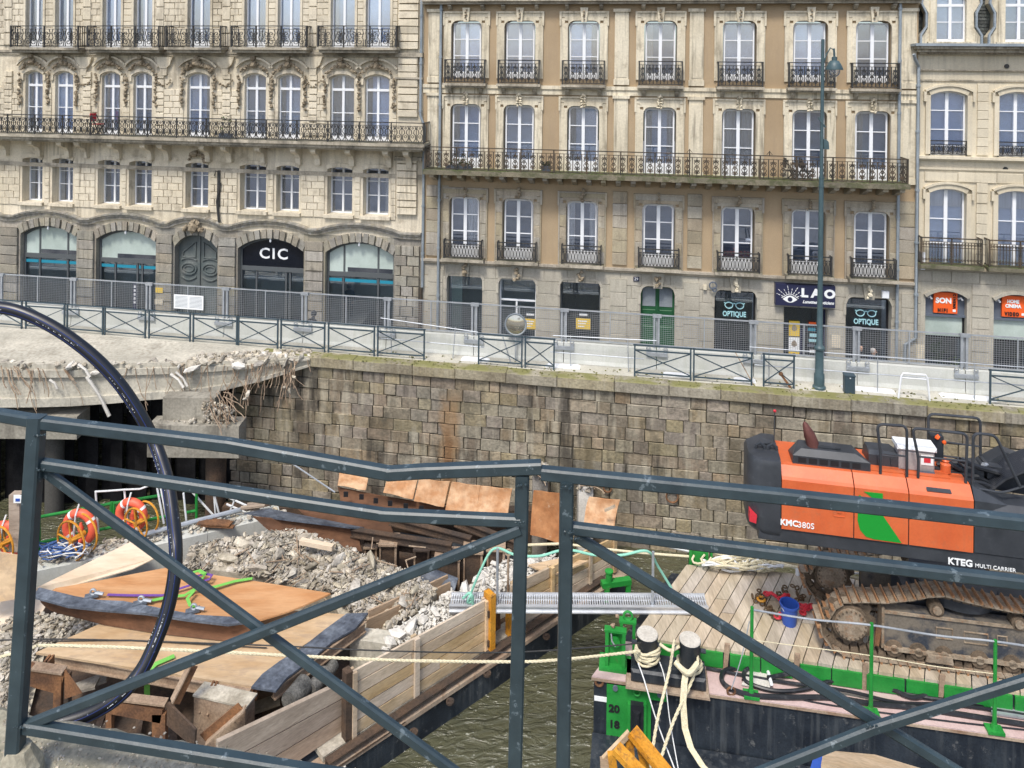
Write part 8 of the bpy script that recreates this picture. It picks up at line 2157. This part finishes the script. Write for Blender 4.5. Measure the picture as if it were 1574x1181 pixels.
mb.add([(a_,.045,zs+.08),(b_,.045,zs+.08),(b_,.30,zt-.02),(a_,.30,zt-.02)],[(0,1,2,3)]); mb.v=[(x,y-.012,z+.012) for x,y,z in mb.v]; b0=len(mb.v); mb.add([(x,y+.01,z-.01) for x,y,z in mb.v],[(3,2,1,0)]); mb.f+=[(0,1,5,4),(1,2,6,5),(2,3,7,6),(3,0,4,7)]; hobj(mb,'panel_vent',M['ex_black'])
# engine hood
def hx(x,y,d=.7): return ha(x,y,d)
hL,hR=hx(1214,700)[0],hx(1331,720)[0]; ztop=hx(1225,680)[1]; zm=zt+.16
prof=lambda f:[(.42,zt-.01),(.42,zm),(.62,ztop),(2.0,ztop+.02),(2.2,zt)]
mb=MB(); vs=[]
for x,dx in ((hL,.20),(hR,-.30)):
    for k,(y,z) in enumerate([(.30,zt-.01),(.30,zm+.04),(.42,ztop),(.80,ztop+.02),(.95,zt)]): vs.append((x+(dx if z>zm+.1 else (0 if k!=1 else 0)),y,z))
mb.add(vs,[(0,1,2,3,4),(9,8,7,6,5)]+[(i,i+5,(i+1)%5+5,(i+1)%5) for i in range(5)]); eh=hobj(mb,'engine_hood',M['ex_black'])
for i in range(6):
    a=hL+.12+i*.235; mb=MB(); mb.box(a,a+.18,.292,.302,zt+.05,zt+.17); hobj(mb,'hood_vent',M['black'],par=ex)
mb=MB(); mb.box(hL+.5,hR-.6,.5,.75,ztop+.02,ztop+.05); mb.box(hL+.6,hL+.95,.52,.7,ztop+.05,ztop+.07); hobj(mb,'hood_cover',M['ex_black'])
mb=MB(); a,b=hx(1334,700,.7)[0],hx(1392,720,.7)[0]; vs=[]
for x,dx in ((a,.02),(b,-.25)):
    for k,(y,z) in enumerate([(.62,zt),(.62,zt+.26),(.72,ztop+.0),(1.1,ztop+.0),(1.25,zt)]): vs.append((x+(dx if k in (2,3) else 0),y,z))
mb.add(vs,[(0,1,2,3,4),(9,8,7,6,5)]+[(i,i+5,(i+1)%5+5,(i+1)%5) for i in range(5)]); hobj(mb,'rear_hood',M['ex_black'])
for q in (0,.28):
    s_=hx(1350,710,.6)[0]+q; mb=MB(); mb.tube([(s_,.60,zt+.08),(s_,.60,zt+.22)],.02,5); hobj(mb,'hood_latch',M['ex_black'])
# exhaust
M['exhaust']=mat('brown_exhaust_steel',(.10,.035,.03),(.15,.06,.05),3,rough=.6,metal=.3,fine=.1)
mb=MB(); p0=hx(1250,682,.6); p1=hx(1244,668,.6); p2=hx(1236,652,.6); mb.tube([(p0[0],.6,p0[1]-.1),(p0[0]-.02,.6,p0[1]+.02),(p1[0],.6,p1[1]),(p2[0]+.02,.6,p2[1]),(p2[0],.6,p2[1]+.06)],[.14,.14,.13,.06,.01],12); hobj(mb,'exhaust_pipe',M['exhaust'],True)
# handrails
def rail(pts,d,r_=.032,name='handrail',m='ex_black'):
    P2=[(ha(x,y,d)[0],d,ha(x,y,d)[1]) for x,y in pts]; mb=MB()
    out=[Vector(P2[0])]
    for i in range(1,len(P2)-1):
        a,b,c=Vector(P2[i-1]),Vector(P2[i]),Vector(P2[i+1]); q=min(.14,(b-a).length*.45,(c-b).length*.45)
        u=b+(a-b).normalized()*q; v=b+(c-b).normalized()*q
        for k in range(5): t_=k/4; out.append(u*(1-t_)**2+b*2*t_*(1-t_)+v*t_*t_)
    out.append(Vector(P2[-1])); mb.tube(out,r_,8); return hobj(mb,name,M[m],True)
rail([(1353,736),(1354,700),(1348,652),(1394,655),(1394,740)],.27); rail([(1354,697),(1394,702)],.27,.022)
rail([(1411,742),(1412,705),(1402,658),(1487,667),(1484,752)],.27); rail([(1411,702),(1485,709)],.27,.022)
rail([(1427,706),(1427,636),(1507,643),(1507,722)],1.3); rail([(1440,678),(1507,687)],1.3,.022); rail([(1440,700),(1507,708)],1.3,.022)
rail([(1495,758),(1496,666),(1530,669),(1568,748)],.27); rail([(1497,750),(1540,758),(1574,748)],.27,.025)
rail([(1353,736),(1394,742)],.25,.04,'foot_rail'); rail([(1411,742),(1492,756)],.25,.04,'foot_rail')
# grey box with white lid
s0_,z0_=ha(1381,733,.6); s1_=ha(1436,733,.6)[0]; z1_=ha(1400,692,.6)[1]
M['boxgrey']=mat('grey_brown_box',(.27,.245,.235),(.36,.33,.32),2,rough=.6,fine=.1,bump=0)
mb=MB(); mb.bbox(s0_,s1_,.55,.95,zt+.0,z1_,.04); bx=hobj(mb,'tool_box',M['boxgrey'])
mb=MB(); mb.bbox(s0_-.04,s1_+.04,.51,.99,z1_+.002,z1_+.10,.06); hobj(mb,'tool_box_lid',M['paper'])
mb=MB(); mb.box(s1_-.30,s1_-.04,.535,.549,z1_-.28,z1_-.06); hobj(mb,'tool_box_sticker',M['paper'])
mb=MB(); mb.box(s1_-.24,s1_-.10,.525,.534,z1_-.22,z1_-.12); hobj(mb,'sticker_mark',M['red'])
mb=MB(); mb.box(s1_-.38,s1_-.02,.50,.54,z1_-.66,z1_-.42); hobj(mb,'tool_box_flap',M['slategrey'])
mb=MB(); s_,z_=ha(1453,738,.7); mb.lathe([(.11,0),(.11,.18),(.06,.22),(.08,.26),(.02,.32)],12,(s_,.7,zt)); hobj(mb,'filler_cap',M['ex_orange'],True)
mb=MB(); s_,z_=ha(1438,690,1.2); mb.box(s_-.14,s_+.14,1.1,1.3,zt,zt+.62); hobj(mb,'valve_block',M['hull'])
mb=MB(); mb.rock((s_,1.1,zt+.6),.07); mb.rock((s_+.15,1.1,zt+.5),.06); hobj(mb,'valve_cap',M['orange_sign'])
# right part: dark cover, boom foot, hose bundle
sA=xs[3]+.015; sB=ha(1640,800)[0]
mb=MB(); prof=[(.02,zb),(.02,zs-.35),(.2,zs-.1),(.6,zs-.05),(.6,zb)]
mb.add([(x,y,z) for x in (sA,sB) for y,z in prof],[(0,1,2,3,4),(9,8,7,6,5)]+[(i,i+5,(i+1)%5+5,(i+1)%5) for i in range(5)]); hobj(mb,'front_cover',M['ex_black'])
mb=MB(); vs=[(sA,.02,zs-.34),(sA,.02,zs+.0),(sA,.2,zt),(sA,.6,zt),(sA+.75,.2,zs-.12),(sA+.75,.55,zs-.1),(sA+.70,.02,zs-.34)]; mb.add(vs,[(0,1,2,3),(1,4,2),(2,4,5,3),(0,6,4,1)]); hobj(mb,'sloped_cover',M['ex_black'])
mb=MB(); s_,z_=ha(1520,775,.6); mb.tube([(s_,.5,z_),(s_,.7,z_)],.26,20); mb.tube([(s_,.46,z_),(s_,.52,z_)],.16,16); hobj(mb,'boom_pivot',M['ex_black'],True)
mb=MB(); mb.prism([(sA+.3,zt-.4),(sB,zt-.5),(sB,zt+.2),(sA+1.0,zt+.45),(sA+.5,zt+.1)],1.0,1.35); hobj(mb,'boom_foot',M['ex_black'])
for i in range(12):
    o=i*.085; pts=[]
    for x,y in ((1508,752-i*1.5),(1525,742-i*2.8),(1545,727-i*3),(1574,715-i*2.9),(1620,712-i*2.4)): 
        q=ha(x,y+10,.6+o*.45); pts.append((q[0],.6+o*.45,q[1]))
    mb=MB(); mb.tube(pts,.048,8); hobj(mb,'hydraulic_hose',M['blackhose'],True)
for k,(a,b,c) in enumerate((((1440,715),(1470,712),(1490,735)),((1440,725),(1475,720),(1488,745)),((1450,705),(1480,722),(1515,738)),((1425,712),(1460,724),(1500,728)),((1470,700),(1500,712),(1530,720)),((1480,730),(1505,735),(1520,742)))):
    mb=MB(); mb.tube([(ha(x,y,.9)[0],.9-.05*k,ha(x,y,.9)[1]) for x,y in (a,b,c)],.06,7); hobj(mb,'hydraulic_hose',M['blackhose'],True)
mb=MB(); s_,z_=ha(1513,717,.9); mb.rock((s_,.9,z_),.16,sq=(1,.5,1)); hobj(mb,'mirror',M['galv'])
for k,(a,b) in enumerate(((1480,1510),(1515,1545))):
    mb=MB(); s_,z_=ha(a,722,.9); s2=ha(b,722,.9)[0]; mb.box(s_,s2,.8,1.3,zt-.1,zt+.08+.10*k); hobj(mb,'swing_motor',M['ex_black'])
# ================================================================ the bridge footway in front, its ledge, rail and hose
M['ledge']=mat('rough_concrete_ledge',(.24,.22,.165),(.37,.34,.265),14,rough=.95,fine=.25,bsc=60,bump=.8,dist=.006,dirt=.6,dirt_c=(.11,.11,.085),dirt_sc=7,dirt_lo=.53,topmoss=.35,moss_c=(.15,.15,.09))
zl=-2.32
le=[(-260,1055),(0,1072),(38,1084),(139,1101),(300,1130),(479,1160),(573,1179),(800,1226),(1900,1430)]
front_=[PZ(x,y,zl) for x,y in le]
mb=MB(); 
n=len(front_); rr=random.Random(5); top=[]; 
# finely broken front arris
fr=[]
for a,b in zip(front_,front_[1:]):
    k=max(1,int((b-a).length/.05))
    for i in range(k):
        p=a.lerp(b,i/k); p.y+=rr.uniform(-.008,.006); fr.append(p)
fr.append(front_[-1])
bk=[Vector((p.x,-4.,zl)) for p in fr]
vs=[]; fs=[]
for p,q in zip(fr,bk): vs+=[q,Vector((p.x,p.y-.04,zl)),Vector((p.x,p.y,zl-.03)),Vector((p.x,p.y,zl-.55)),Vector((q.x,q.y,zl-.55))]
for i in range(len(fr)-1):
    a,b=5*i,5*i+5
    for k in range(5): fs.append((a+k,b+k,b+(k+1)%5,a+(k+1)%5))
fs+=[(0,1,2,3,4),tuple(5*(len(fr)-1)+k for k in (4,3,2,1,0))]
mb.add(vs,fs); tagS(mb.obj('footway',M['ledge']))
mb=MB()
for i in range(4200):
    a=fr[rr.randrange(len(fr)//2)]; p=Vector((a.x+rr.uniform(-.2,.2),a.y-rr.uniform(.03,.7),zl+.001)); mb.rock(p,rr.uniform(.002,.0075),rr,(1,1,.5))
tag(mb.obj('grit',M['rubble']),kind='stuff')

nf=thing('guard_rail','dented dark blue grey crossed guard rail directly in front, its first post leaning','guard rail')
bt=.052
def nb(name,a,b,w_=bt,h_=None,off=0.,par=None):
    w_*=(.88 if name=='post' else .74)
    if h_: h_*=.8
    mb=MB(); p,q=P(*a),P(*b); 
    if off: p.y+=off; q.y+=off
    t_=(q-p).normalized(); up=Vector((0,-1,0)); a_=t_.cross(up).normalized(); b_=a_.cross(t_); c=.006; h2=(h_ or w_)/2; w2=w_/2
    ring=[(-w2+c,-h2),(w2-c,-h2),(w2,-h2+c),(w2,h2-c),(w2-c,h2),(-w2+c,h2),(-w2,h2-c),(-w2,-h2+c)]
    vs=[pt+a_*x+b_*y for pt in (p,q) for x,y in ring]
    mb.add(vs,[tuple(range(8))[::-1],tuple(range(8,16))]+[(i,(i+1)%8,8+(i+1)%8,8+i) for i in range(8)])
    return mb.obj(name,M['bluegrey'],par or nf)
# posts
nb('post',(57,640,2.50),(20,1200,2.42),.054); nb('post',(803,728,2.38),(791,1200,2.36),.050); 
# top rail in three lengths, bent at the dent
nb('top_rail',(-60,628,2.6),(68,650,2.50),.050); nb('top_rail',(66,650,2.50),(350,684,2.44)); nb('top_rail',(348,683.5,2.44),(600,728,2.40)); nb('top_rail',(596,728,2.40),(660,724,2.39)); nb('top_rail',(656,724.5,2.39),(832,718,2.37))
nb('middle_rail',(60,713,2.50),(350,755,2.45),.046); nb('middle_rail',(348,755,2.45),(588,791,2.41),.046); nb('middle_rail',(584,791,2.41),(800,801,2.37),.046)
nb('bottom_rail',(25,1114,2.44),(420,1178,2.38),.050); nb('bottom_rail',(418,1177.6,2.38),(800,1236,2.36),.050)
nb('brace',(66,728,2.50),(404,976,2.43),.044,.03,off=.012); nb('brace',(396,970,2.43),(720,1208,2.38),.044,.03,off=.012)
nb('brace',(34,1112,2.46),(402,967,2.43),.044,.03,off=-.02); nb('brace',(394,970,2.43),(800,808,2.38),.044,.03,off=-.02)
mb=MB(); p=P(29,1150,2.43); mb.lathe([(.075,zl-p.z),(.07,zl-p.z+.05),(.036,zl-p.z+.11)],10,(p.x,p.y,p.z)); mb.obj('post_foot',M['ledge'],nf)
g2=thing('guard_rail','straight dark blue grey crossed guard rail directly in front of the excavator','guard rail')
nf=g2
nb('post',(871,738,2.36),(865,1210,2.34),.048); nb('top_rail',(832,727,2.37),(1200,763,2.30)); nb('top_rail',(1196,762.5,2.30),(1700,818,2.22))
nb('middle_rail',(880,812,2.36),(1250,858,2.28),.045); nb('middle_rail',(1246,857.5,2.28),(1700,911,2.20),.045)
nb('brace',(886,828,2.36),(1345,1112,2.28),.044,.03,off=.012); nb('brace',(1337,1107,2.28),(1560,1245,2.24),.044,.03,off=.012)
nb('brace',(1100,1205,2.31),(1342,1109,2.28),.044,.03,off=-.02); nb('brace',(1334,1112,2.28),(1720,990,2.22),.044,.03,off=-.02)
# black water pipe in a wide arc
hs=[(-60,470),(0,473),(40,483),(90,508),(140,545),(180,586),(212,632),(238,682),(256,735),(265,790),(270,840),(268,885),(258,935),(240,985),(218,1030),(185,1068),(140,1096),(90,1112),(40,1122),(-60,1122)]
dp=[3.3]*8+[3.2,3.1,3.0,2.95,2.9,2.85,2.8,2.75,2.72,2.7,2.68,2.68]
P3=[P(x,y,d) for (x,y),d in zip(hs,dp)]; out=[]
for i in range(len(P3)-1):
    p0=P3[max(i-1,0)]; p1=P3[i]; p2=P3[i+1]; p3=P3[min(i+2,len(P3)-1)]
    for k in range(5):
        t_=k/5; out.append(.5*((2*p1)+(p2-p0)*t_+(2*p0-5*p1+4*p2-p3)*t_*t_+(3*p1-p0-3*p2+p3)*t_**3))
out.append(P3[-1])
M['pe']=mat('black_pipe_plastic',(.008,.009,.012),rough=.38,fine=.1,bump=0,spec=.6,dirt=.5,dirt_c=(.5,.55,.6),dirt_sc=45,dirt_lo=.66,dirt_w=.02)
hp_=thing('water_pipe','black plastic water pipe with blue stripes bent in a wide arc behind the guard rail','pipe')
rs=[.040]*len(out); mb=MB(); mb.tube(out,.0265,20); mb.obj('pipe_wall',M['pe'],hp_,smooth=True)
M['stripe']=mat('blue_stripe',(.02,.04,.17),rough=.4,fine=.05,bump=0)
for ang in (-.5,.35,2.2):
    mb=MB(); s_=[]
    for i,p in enumerate(out):
        t_=(out[min(i+1,len(out)-1)]-out[max(i-1,0)]).normalized(); o=Vector((0,-1,0)); o=(o-t_*o.dot(t_)).normalized(); b_=t_.cross(o)
        s_.append(p+(o*math.cos(ang)+b_*math.sin(ang))*.0256)
    mb.tube(s_,.0018,5); mb.obj('blue_stripe',M['stripe'],hp_,smooth=True)
mb=MB()
for i in range(2,len(out)-2):
    t_=(out[i+1]-out[i-1]).normalized(); o=Vector((0,-1,0)); o=(o-t_*o.dot(t_)).normalized(); b_=t_.cross(o)
    for ang,pr in ((-.05,.55),(.9,.35)):
        for q in range(5):
            if rr.random()<pr and (i//6)%2==0:
                p=out[i].lerp(out[i+1],q/5)+(o*math.cos(ang)+b_*math.sin(ang))*.0264; mb.rock(p,rr.uniform(.0012,.0026),rr)
mb.obj('print_marks',M['paper'],hp_)['kind']='stuff'
# weld beads at the joints of both rails
for fence,js in ((bpy.data.objects['guard_rail.017'] if 'guard_rail.017' in bpy.data.objects else g2,((803,741,2.37),(801,798,2.36),(62,664,2.49),(60,716,2.49),(27,1112,2.43),(403,972,2.42))),(g2,((871,744,2.35),(873,812,2.35),(884,822,2.35),(1341,1111,2.27)))):
    for x,y,d in js:
        mb=MB(); p=P(x,y,d-.02)
        for i in range(9): mb.rock((p.x+rr.uniform(-.02,.02),p.y,p.z-.012+rr.uniform(-.004,.004)),rr.uniform(.0025,.005),rr)
        mb.obj('weld_bead',M['bluegrey'],fence)
bpy.context.view_layer.update()
